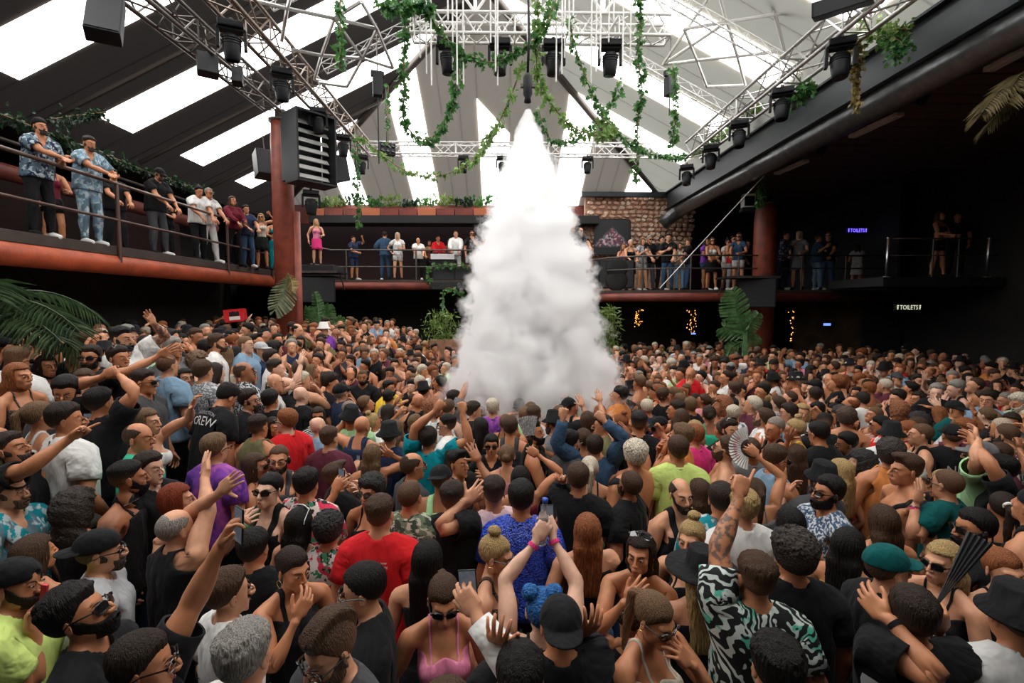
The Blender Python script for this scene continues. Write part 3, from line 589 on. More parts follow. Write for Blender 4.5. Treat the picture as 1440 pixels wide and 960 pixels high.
garland('ivy strand hanging beside the right chain hoist', [(946, 90, 10.5), (950, 135, 10.6), (949, 175, 10.7), (946, 207, 10.8)], 70, .11, .10)
garland('short ivy swag behind the smoke top', [(757, 150, 10.5), (765, 180, 10.5), (780, 198, 10.5), (815, 190, 10.5), (843, 172, 10.5), (866, 130, 10.5), (868, 115, 10.4)], 50, .12, .10)
garland('ivy rope at the upper left of the space frame', [(478, -20, 9.0), (478, 20, 9.0), (479, 55, 9.0), (478, 95, 9.0)], 70, .12, .09)
garland('thin ivy strand in front of the left hip skylight', [(546, 120, 13.0), (545, 150, 13.0), (546, 205, 13.0)], 26, .12, .07)
garland('ivy strand hanging from the end of the left truss', [(503, 190, 13.2), (502, 230, 13.2), (503, 270, 13.2), (504, 318, 13.2)], 40, .13, .09)
garland('dense ivy strand down to the right pillar', [(1067, 130, 11.5), (1072, 165, 12.2), (1069, 200, 13), (1071, 235, 13.6), (1069, 290, 14.2)], 110, .12, .15)
garland('ivy creeping along the far end of the right truss', [(955, 222, 16.0), (985, 210, 15), (1010, 190, 13.5), (1030, 175, 12.6), (1045, 165, 12.0), (1068, 145, 11.2)], 90, .11, .13, M_IVYL)
garland('bushy ivy on the girder beside the second right moving head', [(1112, 140, 9.6), (1125, 128, 9.3), (1140, 120, 9.0)], 330, .10, .26)
garland('bushy olive leaves on the girder at the top right', [(1205, 40, 8.0), (1225, 40, 7.8), (1250, 45, 7.5), (1275, 40, 7.2)], 300, .085, .34, M_BAMB)
garland('ivy clump spilling over the girder at the top right', [(1250, 50, 7.4), (1268, 62, 7.2), (1258, 80, 7.2)], 330, .08, .20)
garland('yellowed hanging plant beside the nearest right moving head', [(1205, 55, 7.8), (1205, 95, 7.8), (1204, 125, 7.8), (1206, 152, 7.8)], 260, .075, .12, M_DRY, 'ivy garlands', 1.6)
garland('ivy wound along the DJ railing left of the smoke', [(605, 400, 18.2), (604, 376, 18.2), (640, 372, 18.2), (672, 374, 18.2), (700, 380, 18.2)], 30, .16, .12)
garland('ivy trailing under the DJ balcony left of the smoke', [(624, 440, 18), (623, 412, 18), (634, 405, 18), (655, 420, 18), (690, 425, 18)], 30, .15, .12)
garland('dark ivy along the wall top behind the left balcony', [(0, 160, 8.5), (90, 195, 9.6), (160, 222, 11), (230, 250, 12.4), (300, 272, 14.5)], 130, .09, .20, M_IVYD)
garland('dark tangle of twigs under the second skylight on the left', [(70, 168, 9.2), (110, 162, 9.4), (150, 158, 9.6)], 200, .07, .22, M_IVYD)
# planters along the back eave
for i, px in enumerate(range(445, 700, 26)):
    Y = 19.2; a = at(px, 298, Y); r = empty('planter', (a.x, Y, a.z-.12)); tag(r, f'terracotta planter with plants on the ledge above the DJ balcony, {ORD[i]} from the left', 'planter', 'planters above the back balcony')
    w = .33; MB().box((0, 0, .10), (w, .16, .13), None, 0, 1.06).build('box', M_ORANGE2 if i % 3 else plain('terracotta', (.42, .12, .05), .7), r, bevel=.012)
    mb = MB(); n = 60
    for k in range(n):
        p = np.array([rp.uniform(-w, w), rp.uniform(-.1, .1), .24]); d = np.array([rp.normal()*.4, rp.normal()*.3-.1, 1.0]); h = rp.uniform(.1, .75)*(.5+.5*((i*7) % 5)/4); ivy_leaf(mb, p+d*h*.6, d, rp.normal(size=3), rp.uniform(.10, .18))
    f = mb.build('foliage', (M_IVY, M_BAMB, M_IVYD)[i % 3], r); f['kind'] = 'stuff'
a = at(440, 310, 19.5); b = at(840, 310, 19.5)
o = MB().box(((a.x+b.x)/2, 19.5, a.z+.0), ((b.x-a.x)/2, .45, .16)).build('trim_6', M_MATT, None, bevel=.03); o['kind'] = 'structure'
# palms and bananas
def frond(mb, base, dirn, L, droop, nl, ll, w, updir=np.array([0, 0, 1.0])):
    d = np.array(dirn, float); d /= np.linalg.norm(d); pts = []; p = np.array(base, float)
    for k in range(13): pts.append(p.copy()); p = p+d*L/12; d = d+np.array([0, 0, -droop/12]); d /= np.linalg.norm(d)
    pts = np.array(pts); mb.tube(pts, list(np.linspace(.014, .004, 13)), 5)
    for k in range(nl):
        t = .12+.86*k/nl; i = min(int(t*12), 11); q = pts[i]+(pts[i+1]-pts[i])*(t*12-i); dd = pts[i+1]-pts[i]; dd /= np.linalg.norm(dd); s = np.cross(dd, updir); s /= max(np.linalg.norm(s), 1e-6)
        l = ll*(math.sin(math.pi*(.12+.8*t))**.6)
        for sg in (1, -1):
            e = s*sg*.85+dd*.55+np.array([0, 0, -.25+rp.normal()*.08]); e /= np.linalg.norm(e); m = q+e*l*.5+[0, 0, .01]; tip = q+e*l+[0, 0, -.12*l]
            nrm = np.cross(e, dd); nrm /= max(np.linalg.norm(nrm), 1e-6); wv = np.cross(nrm, e)*w
            mb.add([q, m+wv, tip, m-wv], [(0, 1, 2), (0, 2, 3)])
def palm(label, px, py, Y, fronds, mat, zbase):
    c = np.array(at(px, py, Y)); r = empty('palm', (c[0], c[1], zbase)); tag(r, label, 'palm'); o = np.array([c[0], c[1], zbase])
    if zbase < c[2]: MB().tube([(0, 0, 0), (0, .02, (c[2]-zbase)*.5), (0, 0, c[2]-zbase)], [.10, .085, .07], 10).build('trunk', M_STEM, r, True)
    for d, L, dr in fronds:
        mb = MB(); frond(mb, c-o, d, L, dr, 26, .44, .011); mb.build('frond', mat, r)
palm('palm with spreading fronds at the left edge under the balcony', -45, 440, 5.2, [((1, -.1, .55), 1.35, 1.5), ((1, -.3, .25), 1.4, 1.0), ((1, .1, .05), 1.3, 1.2), ((.8, .3, .8), 1.3, 2.0), ((1, .2, -.2), 1.2, .5), ((.6, -.4, 1), 1.2, 2.1), ((-1, 0, .6), 1.2, 1.5), ((0, 1, .6), 1.2, 1.5)], M_PALM, .3)
palm('browned palm fronds hanging in at the upper right edge', 1475, 105, 6.6, [((-1, 0, .10), 1.05, 1.5), ((-1, -.2, .5), 1.0, 2.6), ((-1, .2, -.1), .95, 1.2), ((-.6, .2, -.4), .9, .6)], leafmat('palm_dry', (.10, .085, .03), (.26, .20, .09)), 6.9)
def banana_leaf(root, base, tip, w, bend, mat):
    base, tip = np.array(base, float), np.array(tip, float); d = tip-base; L = np.linalg.norm(d); d /= L; s = np.cross(d, [0, 1, 0]); s /= max(np.linalg.norm(s), 1e-6); n = np.cross(s, d); mb = MB(); N_ = 14
    mid = [base+d*L*t+n*bend*math.sin(math.pi*t)*.5+np.array([0, 0, -bend*.6*t*t]) for t in np.linspace(0, 1, N_+1)]
    for sg in (1, -1):
        for k in range(N_):
            t0, t1 = k/N_, (k+1)/N_-.012*(rp.rand() < .6); w0 = w*math.sin(math.pi*min(1, .08+.9*t0))**.55; w1 = w*math.sin(math.pi*min(1, .08+.9*t1))**.55
            m1 = mid[k]+(mid[k+1]-mid[k])*((t1-t0)*N_); dz = np.array([0, 0, -.10*w-.08*w*rp.rand()]); fw = d*w*.35; g0, g1 = .10*(m1-mid[k]), .30*rp.rand()*(m1-mid[k]); lift = n*(.10+.14*(k % 2))*w
            q0, q1 = mid[k]+s*sg*w0*rp.uniform(.9, 1.03)+dz+lift+fw+g0, m1+s*sg*w1+dz+n*.15*w+fw-g1; h0, h1 = (mid[k]+q0)/2+n*.05*w, (m1+q1)/2+n*.05*w
            mb.add([mid[k], m1, h1, h0, q1, q0], [(0, 1, 2, 3), (3, 2, 4, 5)] if sg > 0 else [(3, 2, 1, 0), (5, 4, 2, 3)])
    mb.tube(mid, list(np.linspace(.022, .006, N_+1)), 6); mb.build('leaf', mat, root)
def banana(label, px, py, Y, leaves, zbase=GROUND, mat=M_BAN):
    c = np.array(at(px, py, Y)); r = empty('banana_plant', (c[0], Y, zbase)); tag(r, label, 'plant'); o = np.array([c[0], Y, zbase])
    for i, (bx, by, tx, ty, w) in enumerate(leaves):
        B, T = np.array(at(bx, by, Y)), np.array(at(tx, ty, Y-.25+.18*(i % 4))); banana_leaf(r, B-o, T-o, w, .25, mat)
        MB().tube([(0, 0, 0), (B-o)*[.5, .5, .55], B-o], [.045, .03, .02], 7).build('stalk', M_BAN, r, True)
banana('banana plant with big fan leaves in front of the right pillar', 1050, 490, 13.0, [(1046, 470, 1032, 400, .42), (1048, 470, 1018, 452, .36), (1050, 470, 1068, 432, .30), (1052, 478, 1072, 470, .22), (1044, 480, 1024, 492, .2), (1050, 482, 1056, 498, .16), (1048, 478, 1040, 440, .3)])
banana('banana plant below the dark speaker tower on the left', 450, 470, 14.2, [(438, 470, 432, 424, .20), (455, 468, 462, 420, .22), (462, 470, 480, 438, .20), (448, 468, 442, 402, .20), (470, 474, 486, 452, .16)], .3)
hl = empty('banana_plant', (-5.7, 12.6, 4.0)); tag(hl, 'torn banana leaf drooping at the end of the left balcony', 'plant'); o = np.array([-5.7, 12.6, 4.0])
banana_leaf(hl, np.array(at(407, 386, 12.6))-o, np.array(at(386, 430, 12.4))-o, .34, .2, leafmat('banana_dull', (.10, .14, .07), (.24, .27, .15))); banana_leaf(hl, np.array(at(404, 384, 12.6))-o, np.array(at(410, 402, 12.4))-o, .17, .2, M_DRY)
def bamboo(label, px, Y, w, ytop, ybot, mat):
    a, b = np.array(at(px, ytop, Y)), np.array(at(px, ybot, Y)); z0 = GROUND; r = empty('bamboo_bush', (a[0], Y, z0)); tag(r, label, 'shrub'); mb = MB(); st = MB()
    for k in range(9): x = rp.uniform(-w, w)*.5; st.tube([(x*.6, rp.uniform(-.2, .2), 0), (x, rp.uniform(-.2, .2), a[2]*.6), (x*1.5, 0, a[2]*.98-z0)], [.018, .014, .006], 5)
    st.build('canes', M_BAMB, r)
    for k in range(620):
        z = rp.uniform(b[2], a[2])-z0; s = math.sqrt(max(0.05, 1-((z+z0-b[2])/(a[2]-b[2])-.4)**2*1.6)); p = np.array([rp.normal()*w*.55*s, rp.normal()*w*.4, z]); d = rp.normal(size=3)+[0, 0, -.3]; d /= np.linalg.norm(d); n = np.cross(d, rp.normal(size=3)); n /= np.linalg.norm(n); l = rp.uniform(.14, .26)
        mb.add([p, p+d*l*.4+n*.022, p+d*l, p+d*l*.4-n*.022], [(0, 1, 2, 3)])
    f = mb.build('foliage', mat, r); f['kind'] = 'stuff'
bamboo('bamboo bush left of the smoke under the DJ balcony', 622, 16.6, .62, 438, 498, M_BAMB)
bamboo('tall bamboo bush right of the smoke', 855, 15.0, .30, 432, 500, M_BAMB)
# ---------------------------------------------------------------- stone wall, painting, DJ desk, signs
M_STONE = [plain(f'stone_{i}', c, .85, noise=.25, scale=6, bump=.6, bscale=25) for i, c in enumerate(((.68, .42, .29), (.76, .52, .37), (.60, .36, .25), (.72, .58, .45), (.50, .34, .24)))]
YS = 19.6; sx0, sx1, sz0, sz1 = 3.25, 7.35, 3.3, 7.3
sw = MB().box(((sx0+sx1)/2, YS+.2, (sz0+sz1)/2), ((sx1-sx0)/2, .15, (sz1-sz0)/2)).build('wall_stone', plain('mortar', (.34, .20, .13), .9, noise=.3)); sw['kind'] = 'structure'
rq = np.random.RandomState(3); SM = []
for i in range(10):
    n = 7; pts = []
    for k in range(n): a = 2*math.pi*k/n+rq.uniform(-.25, .25); r = rq.uniform(.82, 1.05); pts.append((r*math.cos(a), 0, r*math.sin(a)))
    mb = MB(); inner = [(x*.72, -.09-.03*rq.rand(), z*.72) for x, _, z in pts]; mb.add(pts+inner, [(k, (k+1) % n, n+(k+1) % n, n+k) for k in range(n)]+[tuple(range(n, 2*n))]); SM.append(mb.mesh('stone', M_STONE[i % 5]))
z = 4.75; row = 0; cnt = 0
while z < sz1:
    x = sx0+.05+.1*(row % 2); rh = rq.uniform(.07, .10)
    while x < sx1 and cnt < 300:
        w = rq.uniform(.085, .17)
        inst('stone', SM[rq.randint(10)], sw, Matrix.Translation((x+w, YS+.05, z+rq.uniform(-.025, .025)))@Matrix.Rotation(rq.uniform(-.25, .25), 4, 'Y')@Matrix.Diagonal((w*.98, 1, rh*1.02, 1))); x += 2*w; cnt += 1
    z += 2*rh*.97; row += 1
o = MB().box(((sx0+sx1)/2-.2, YS-.25, 7.0), ((sx1-sx0)/2, .10, .09)).build('trim_7', M_GIRDER, None, bevel=.01); o['kind'] = 'structure'
# painting: dark canvas with a triangular heap of pink and teal dabs
m, nt, b = newmat('painting'); L = nt.links; tc = N(nt, 'ShaderNodeTexCoord'); sp_ = N(nt, 'ShaderNodeSeparateXYZ'); L.new(tc.outputs['Object'], sp_.inputs[0])
ab = N(nt, 'ShaderNodeMath', operation='ABSOLUTE'); L.new(sp_.outputs['X'], ab.inputs[0]); mu = N(nt, 'ShaderNodeMath', operation='MULTIPLY_ADD'); L.new(ab.outputs[0], mu.inputs[0]); mu.inputs[1].default_value = .95; L.new(sp_.outputs['Z'], mu.inputs[2])
mr = N(nt, 'ShaderNodeMapRange'); mr.inputs['From Min'].default_value = .42; mr.inputs['From Max'].default_value = .24; L.new(mu.outputs[0], mr.inputs['Value'])
lo = N(nt, 'ShaderNodeMapRange'); lo.inputs['From Min'].default_value = -.40; lo.inputs['From Max'].default_value = -.30; L.new(sp_.outputs['Z'], lo.inputs['Value'])
vo = N(nt, 'ShaderNodeTexVoronoi', Scale=14.0); L.new(tc.outputs['Object'], vo.inputs['Vector']); cr = N(nt, 'ShaderNodeValToRGB'); L.new(vo.outputs['Color'], cr.inputs['Fac'])
cr.color_ramp.elements[0].color = (.02, .02, .025, 1); cr.color_ramp.elements[1].color = (.52, .20, .28, 1); e = cr.color_ramp.elements.new(.55); e.color = (.22, .07, .10, 1); e = cr.color_ramp.elements.new(.72); e.color = (.70, .48, .55, 1); e = cr.color_ramp.elements.new(.8); e.color = (.10, .32, .34, 1)
mm = N(nt, 'ShaderNodeMath', operation='MULTIPLY'); L.new(mr.outputs[0], mm.inputs[0]); L.new(lo.outputs[0], mm.inputs[1]); mx = N(nt, 'ShaderNodeMix', data_type='RGBA'); L.new(mm.outputs[0], mx.inputs['Factor']); mx.inputs['A'].default_value = (.012, .015, .017, 1); L.new(cr.outputs['Color'], mx.inputs['B']); L.new(mx.outputs['Result'], b.inputs['Base Color']); b.inputs['Roughness'].default_value = .5
a0, a1 = at(836, 308, 19.4), at(886, 358, 19.4); pr = empty('painting', ((a0.x+a1.x)/2, 19.38, (a0.z+a1.z)/2)); tag(pr, 'dark painting of a pink heap on the stone wall', 'painting')
hw, hh = (a1.x-a0.x)/2, (a0.z-a1.z)/2
pp = [(-hw, 0, -hh), (hw, 0, -hh)]+[(hw-.12+.12*math.cos(t), 0, hh-.12+.12*math.sin(t)) for t in np.linspace(0, 1.57, 5)]+[(-hw, 0, hh)]
MB().prism(pp, (0, 0, 0), (0, .04, 0)).build('canvas', m, pr); MB().tube([(x, .0, z) for x, y, z in pp+[pp[0]]], .015, 5).build('frame', M_MATT, pr)
# DJ desk
a0, a1 = at(607, 358, 18.9), at(640, 366, 18.9); d = empty('dj_desk', ((a0.x+a1.x)/2, 18.9, 3.70)); tag(d, 'white-topped DJ desk behind the back balcony railing', 'desk'); w = (a1.x-a0.x)/2; zt = a0.z-3.70
MB().box((0, 0, zt-.10), (w, .30, .10)).build('top', plain('desk_white', (.75, .70, .74), .5), d, bevel=.02); MB().box((0, .02, (zt-.2)/2), (w*1.02, .26, (zt-.2)/2)).build('front', M_BLK, d); 
for k in (-1, 0, 1): MB().box((k*w*.6, -.02, zt+.03), (w*.22, .2, .03)).build('deck', M_BLK, d, bevel=.008)
for lab, px, Y in (('black low speaker box on the deck in front of the DJ desk', 624, 18.45), ('second black box on the deck right of the DJ desk', 655, 18.45)):
    a = at(px, 385, Y); r = local_root('stage_monitor', lab, 'speaker', (a.x, Y, 3.70), 0); MB().box((0, .1, .22), (.40, .2, .22)).build('cabinet', M_MATT, r, bevel=.012); MB().box((0, -.105, .22), (.37, .006, .19)).build('grille', MATS['grille'], r)
surface('wall_dj', [(-11, 21.5, 3.7), (2.9, 21.5, 3.7), (2.9, 21.5, 6.3), (-11, 21.5, 6.3)], .1, (0, 1, 0), M_REDWALL)
# low brick-coloured wall right of the bamboo, under the DJ balcony
a0, a1 = at(630, 478, 16.2), at(668, 498, 16.2); o = MB().box(((a0.x+a1.x)/2, 16.4, a0.z/2-.2), ((a1.x-a0.x)/2+.6, .2, a0.z/2+.2)).build('wall_low', plain('clay', (.30, .15, .09), .85, noise=.3, scale=5)); o['kind'] = 'structure'
# TOILETS signs, with a small figure on either side
def sign(label, px, py, Y, w, col, strength, back):
    p = at(px, py, Y); r = empty('toilet_sign', p); tag(r, label, 'sign'); V, T = text_arrays('TOILETS', .2); V[:, 0] -= (V[:, 0].max()+V[:, 0].min())/2; s = w*.70/(V[:, 0].max()-V[:, 0].min())
    V *= s; V[:, 1] *= 1.25; V[:, 1] -= (V[:, 1].max()+V[:, 1].min())/2; h = V[:, 1].max()-V[:, 1].min(); V[:, 1] += 0; em = plain('sign_light_'+str(px), col, .5, emit=strength)
    MB().add([(x, -.03, y) for x, y, _ in V], T).build('lettering', em, r)
    for q in (-1, 1):
        m = MB(); X = q*w*.43; m.lathe([(0, -.01), (h*.13, -.01), (h*.13, .01), (0, .01)], (X, -.03, h*.40), 10, [[1, 0, 0], [0, 0, 1], [0, -1, 0]]); m.prism([(X-h*.13, -.035, h*.20), (X+h*.13, -.035, h*.20), (X+h*.06, -.035, -h*.5), (X-h*.06, -.035, -h*.5)], (0, 0, 0), (0, .01, 0)); m.build('figure', em, r)
    MB().box((0, .02, 0), (w*.53, .03, h*.85)).build('panel', plain('sign_panel_'+str(px), back, .5), r, bevel=.01)
def text_arrays(txt, size):
    cu = bpy.data.curves.new('t', 'FONT'); cu.body = txt; cu.size = size; cu.align_x = 'CENTER'; cu.align_y = 'CENTER'; cu.resolution_u = 2
    o = bpy.data.objects.new('t', cu); COL.objects.link(o); dg = bpy.context.evaluated_depsgraph_get(); dg.update(); ev = o.evaluated_get(dg); m = ev.to_mesh(); V, T = arrays(m); ev.to_mesh_clear()
    bpy.data.objects.remove(o); bpy.data.curves.remove(cu); return V, T
def arrays(me):
    me.calc_loop_triangles()
    V = np.empty(len(me.vertices)*3, np.float32); me.vertices.foreach_get('co', V)
    T = np.empty(len(me.loop_triangles)*3, np.int32); me.loop_triangles.foreach_get('vertices', T)
    return V.reshape(-1, 3).astype(np.float64), T.reshape(-1, 3)
sign('violet glowing TOILETS sign above the right balcony', 1205, 324, 16.6, .68, (.16, .10, .95), 2.2, (.02, .012, .16))
sign('pale TOILETS sign with dark background, below the far right balcony', 1277, 432, 13.5, .72, (.80, .82, .60), .75, (.006, .006, .006))
# strings of warm fairy lights below the right balcony
M_WARM = plain('warm_bulb', (1.0, .38, .08), .4, emit=3.0)
for lab, px, y0, y1, Y in (('column of warm fairy lights left of the right banana plant', 973, 436, 470, 18.0), ('column of warm fairy lights right of the red pillar', 1115, 433, 482, 17.5), ('short column of warm fairy lights behind the tall bamboo', 898, 434, 460, 18.0)):
    a, b_ = at(px, y0, Y), at(px, y1, Y); r = empty('fairy_lights', b_); tag(r, lab, 'lights'); mb = MB()
    for k in range(46): z = rq.uniform(0, a.z-b_.z); mb.lathe([(0, -.018), (.016, 0), (0, .018)], (rq.normal()*.07, rq.normal()*.07, z), 6)
    f = mb.build('bulb', M_WARM, r); f['kind'] = 'stuff'; MB().tube([(0, 0, 0), (.02, 0, (a.z-b_.z)/2), (0, 0, a.z-b_.z)], .06, 6).build('post', M_MATT, r)
surface('wall_right_back', [(2.9, 19.9, -.4), (13.6, 19.9, -.4), (13.6, 19.9, 3.1), (2.9, 19.9, 3.1)], .1, (0, 1, 0), M_DARKWALL)
surface('wall_left_back', [(-11, 21.0, -.4), (2.9, 21.0, -.4), (2.9, 21.0, 3.55), (-11, 21.0, 3.55)], .1, (0, 1, 0), M_DARKWALL)
for lab, px, py, Y, w in (('small glowing blue screen under the right balcony', 1163, 456, 16.0, .13), ('small glowing blue phone screen left of the banana plant', 975, 469, 16.0, .08)):
    p = at(px, py, Y); r = empty('screen', p); tag(r, lab, 'screen'); MB().box((0, .01, 0), (w, .012, w*.35)).build('body', M_BLK, r, bevel=.004); MB().box((0, -.004, 0), (w*.92, .002, w*.28)).build('display', plain('blue_display', (.12, .22, .9), .3, emit=1.6), r)
# ---------------------------------------------------------------- white carbon dioxide plume: a real volume inside a lathed hull
SMY = 7.7; sp0 = [(163, 4), (180, 13), (200, 23), (230, 33), (260, 43), (300, 57), (340, 68), (380, 82), (420, 89), (460, 96), (500, 106), (535, 116), (560, 124), (590, 124), (625, 100)]
SPX = lambda py: 742+(min(py, 560)-160)*.026
prof = [(CZ+(430-py)/700*SMY, hwid*SMY/700, (SPX(py)-706)/700*SMY) for py, hwid in sp0]
zt, zb = prof[0][0], prof[-1][0]; RM = max(r for _, r, _ in prof)
mb = MB(); n = 40; V = []
for z, r, cx in prof:
    for k in range(n): a = 2*math.pi*k/n; V.append((cx-.45+r*1.45*math.cos(a), r*1.45*math.sin(a), z-zb))
F = [(i*n+k, (i+1)*n+k, (i+1)*n+(k+1) % n, i*n+(k+1) % n) for i in range(len(prof)-1) for k in range(n)]+[tuple(range(n)), tuple((len(prof)-1)*n+k for k in range(n-1, -1, -1))]
mb.add(V, F); m = bpy.data.materials.new('smoke'); m.use_nodes = True; nt = m.node_tree; nt.nodes.clear(); L = nt.links
out = nt.nodes.new('ShaderNodeOutputMaterial'); pv = N(nt, 'ShaderNodeVolumePrincipled'); pv.inputs['Color'].default_value = (.995, .996, 1, 1); pv.inputs['Anisotropy'].default_value = 0.0; L.new(pv.outputs[0], out.inputs['Volume'])
tc = N(nt, 'ShaderNodeTexCoord'); sx = N(nt, 'ShaderNodeSeparateXYZ'); L.new(tc.outputs['Object'], sx.inputs[0])
def M2(op, a, b=None, c=None):
    nd = N(nt, 'ShaderNodeMath', operation=op)
    for i, v in enumerate((a, b, c)):
        if v is None: continue
        if isinstance(v, (int, float)): nd.inputs[i].default_value = v
        else: L.new(v, nd.inputs[i])
    return nd.outputs[0]
t = M2('DIVIDE', sx.outputs['Z'], zt-zb)
fc = N(nt, 'ShaderNodeFloatCurve'); L.new(t, fc.inputs['Value']); cv = fc.mapping.curves[0]
for i, (z, r, cx) in enumerate(sorted(prof)):
    x = (z-zb)/(zt-zb); y = r/RM
    if i == 0: cv.points[0].location = (0, y)
    elif i == len(prof)-1: cv.points[-1].location = (1, y)
    else: cv.points.new(x, y)
fc.mapping.update()
Rz = M2('MULTIPLY', fc.outputs[0], RM)
cx = M2('MULTIPLY_ADD', M2('SUBTRACT', 1.0, t), prof[-3][2]-prof[0][2], prof[0][2]-.45)
dx = M2('SUBTRACT', sx.outputs['X'], cx); rr = M2('SQRT', M2('ADD', M2('MULTIPLY', dx, dx), M2('MULTIPLY', sx.outputs['Y'], sx.outputs['Y'])))
def nz(scale, det, rough=.55):
    q = N(nt, 'ShaderNodeTexNoise', Scale=scale, Detail=det, Roughness=rough); L.new(tc.outputs['Object'], q.inputs['Vector']); return q.outputs['Fac']
big = M2('MULTIPLY', M2('SUBTRACT', nz(2.9, 1.0), .5), .80); small = M2('MULTIPLY', M2('SUBTRACT', nz(8.5, 3.0, .6), .5), .62)
e = M2('ADD', M2('SUBTRACT', 1.0, M2('DIVIDE', rr, Rz)), M2('ADD', big, small))
soft = M2('MULTIPLY_ADD', M2('POWER', t, 1.1), 16.0, 1.4)          # crisp near the nozzle, soft below
d0 = N(nt, 'ShaderNodeClamp'); L.new(M2('MULTIPLY', e, soft), d0.inputs['Value'])
den = M2('MULTIPLY', d0.outputs[0], M2('MULTIPLY_ADD', M2('POWER', t, 1.1), 34.0, 2.6))
L.new(den, pv.inputs['Density'])
sm = mb.build('smoke_plume', m, None, True, 0, (.45, SMY, zb)); tag(sm, 'white smoke plume falling from the nozzle and spreading over the crowd', 'smoke', None, 'stuff')
# ---------------------------------------------------------------- human bodies: a distance field, meshed once per sex, then posed
def smin(a, b, k): h = np.clip(.5+.5*(b-a)/k, 0, 1); return b+(a-b)*h-k*h*(1-h)
def ell(P, c, r, rot=None):
    p = P-np.array(c, np.float32)
    if rot is not None: p = p@np.array(rot, np.float32)
    r = np.array(r, np.float32); k0 = np.sqrt(((p/r)**2).sum(-1)); k1 = np.sqrt(((p/(r*r))**2).sum(-1))
    return k0*(k0-1)/np.maximum(k1, 1e-6)
def cone(P, a, b, ra, rb):
    a = np.array(a, np.float32); b = np.array(b, np.float32); ab = b-a
    t = np.clip(((P-a)@ab)/(ab@ab), 0, 1)
    return np.sqrt(((P-a-t[..., None]*ab)**2).sum(-1))-(ra+(rb-ra)*t)
def rbox(P, c, h, r):
    q = np.abs(P-np.array(c, np.float32))-np.array(h, np.float32)
    return np.sqrt((np.maximum(q, 0)**2).sum(-1))+np.minimum(q.max(-1), 0)-r
def un(ds, k):
    o = ds[0]
    for d in ds[1:]: o = smin(o, d, k)
    return o
KNUCK = [(.822, -.034, 1.432), (.830, -.012, 1.436), (.826, .011, 1.435), (.815, .032, 1.43)]
FDIR = [(-.16), (-.03), (.09), (.24)]; FLEN = [.074, .084, .077, .060]; FRAD = [.0090, .0094, .0088, .0076]
FING = []
for _k, _a, _l in zip(KNUCK, FDIR, FLEN):
    d = np.array([math.cos(_a), math.sin(_a), -.03]); k = np.array(_k)
    FING.append([k-d*.012, k+d*_l*.46, k+d*_l*.76, k+d*_l])
_d = np.array([.66, -.74, -.12]); _d /= np.linalg.norm(_d)
_k = np.array([.752, -.030, 1.424]); FING.append([_k, _k+_d*.034, _k+_d*.062, _k+_d*.086])
SHO = np.array([.185, .01, 1.43]); ELB = np.array([.465, .016, 1.43]); WRI = np.array([.725, .0, 1.43])
def f_arm(P, off=0.0):
    return un([cone(P, SHO, ELB, .054+off, .043+off), cone(P, ELB, WRI, .041+off, .0265+off), ell(P, (.53, .012, 1.428), (.10, .044+off, .043+off)),
               ell(P, (.31, -.006, 1.436), (.11, .05+off, .052+off))], .03)
def f_hand(P):
    palm = un([rbox(P, (.782, -.001, 1.431), (.030, .030, .004), .0115), cone(P, (.715, 0, 1.43), (.76, 0, 1.43), .0255, .020), ell(P, (.766, -.026, 1.424), (.030, .018, .016))], .018)
    for i, f in enumerate(FING):
        r = (FRAD+[.0110])[i]
        c = np.minimum(cone(P, f[0], f[1], r*1.08, r), np.minimum(cone(P, f[1], f[2], r, r*.95), cone(P, f[2], f[3], r*.95, r*.80)))
        palm = smin(palm, c, .007 if i < 4 else .012)
    return palm
def f_torso(P, sex):
    if sex == 'm':
        return un([ell(P, (0, .005, 1.27), (.154, .104, .20)), ell(P, (.075, -.062, 1.325), (.088, .045, .068)), ell(P, (.06, .045, 1.36), (.115, .07, .13)),
                   ell(P, (.178, .012, 1.418), (.066, .062, .066)), cone(P, (.03, .028, 1.50), (.165, .015, 1.45), .040, .040), ell(P, (0, .0, 1.08), (.132, .096, .17)),
                   ell(P, (0, .01, .94), (.152, .108, .12)), ell(P, (.075, .062, .90), (.085, .07, .085))], .045)
    return un([ell(P, (0, .005, 1.27), (.138, .092, .19)), ell(P, (.072, -.082, 1.285), (.062, .056, .062)), ell(P, (.05, .04, 1.36), (.10, .06, .12)),
               ell(P, (.166, .012, 1.425), (.052, .05, .052)), cone(P, (.03, .022, 1.50), (.15, .015, 1.45), .034, .032), ell(P, (0, .0, 1.09), (.115, .085, .16)),
               ell(P, (0, .01, .93), (.165, .115, .13)), ell(P, (.08, .065, .90), (.088, .075, .09))], .04)
def f_legs(P, off=0.0):
    return un([cone(P, (.086, .01, .90), (.102, -.005, .50), .080+off, .056+off), cone(P, (.102, -.005, .50), (.106, .018, .09), .053+off, .036+off), ell(P, (.104, .022, .36), (.054+off, .058+off, .13)),
               cone(P, (.106, .03, .045), (.116, -.13, .03), .038+off, .026+off)], .03)
HC = np.array([0, .0, 1.645])     # head centre
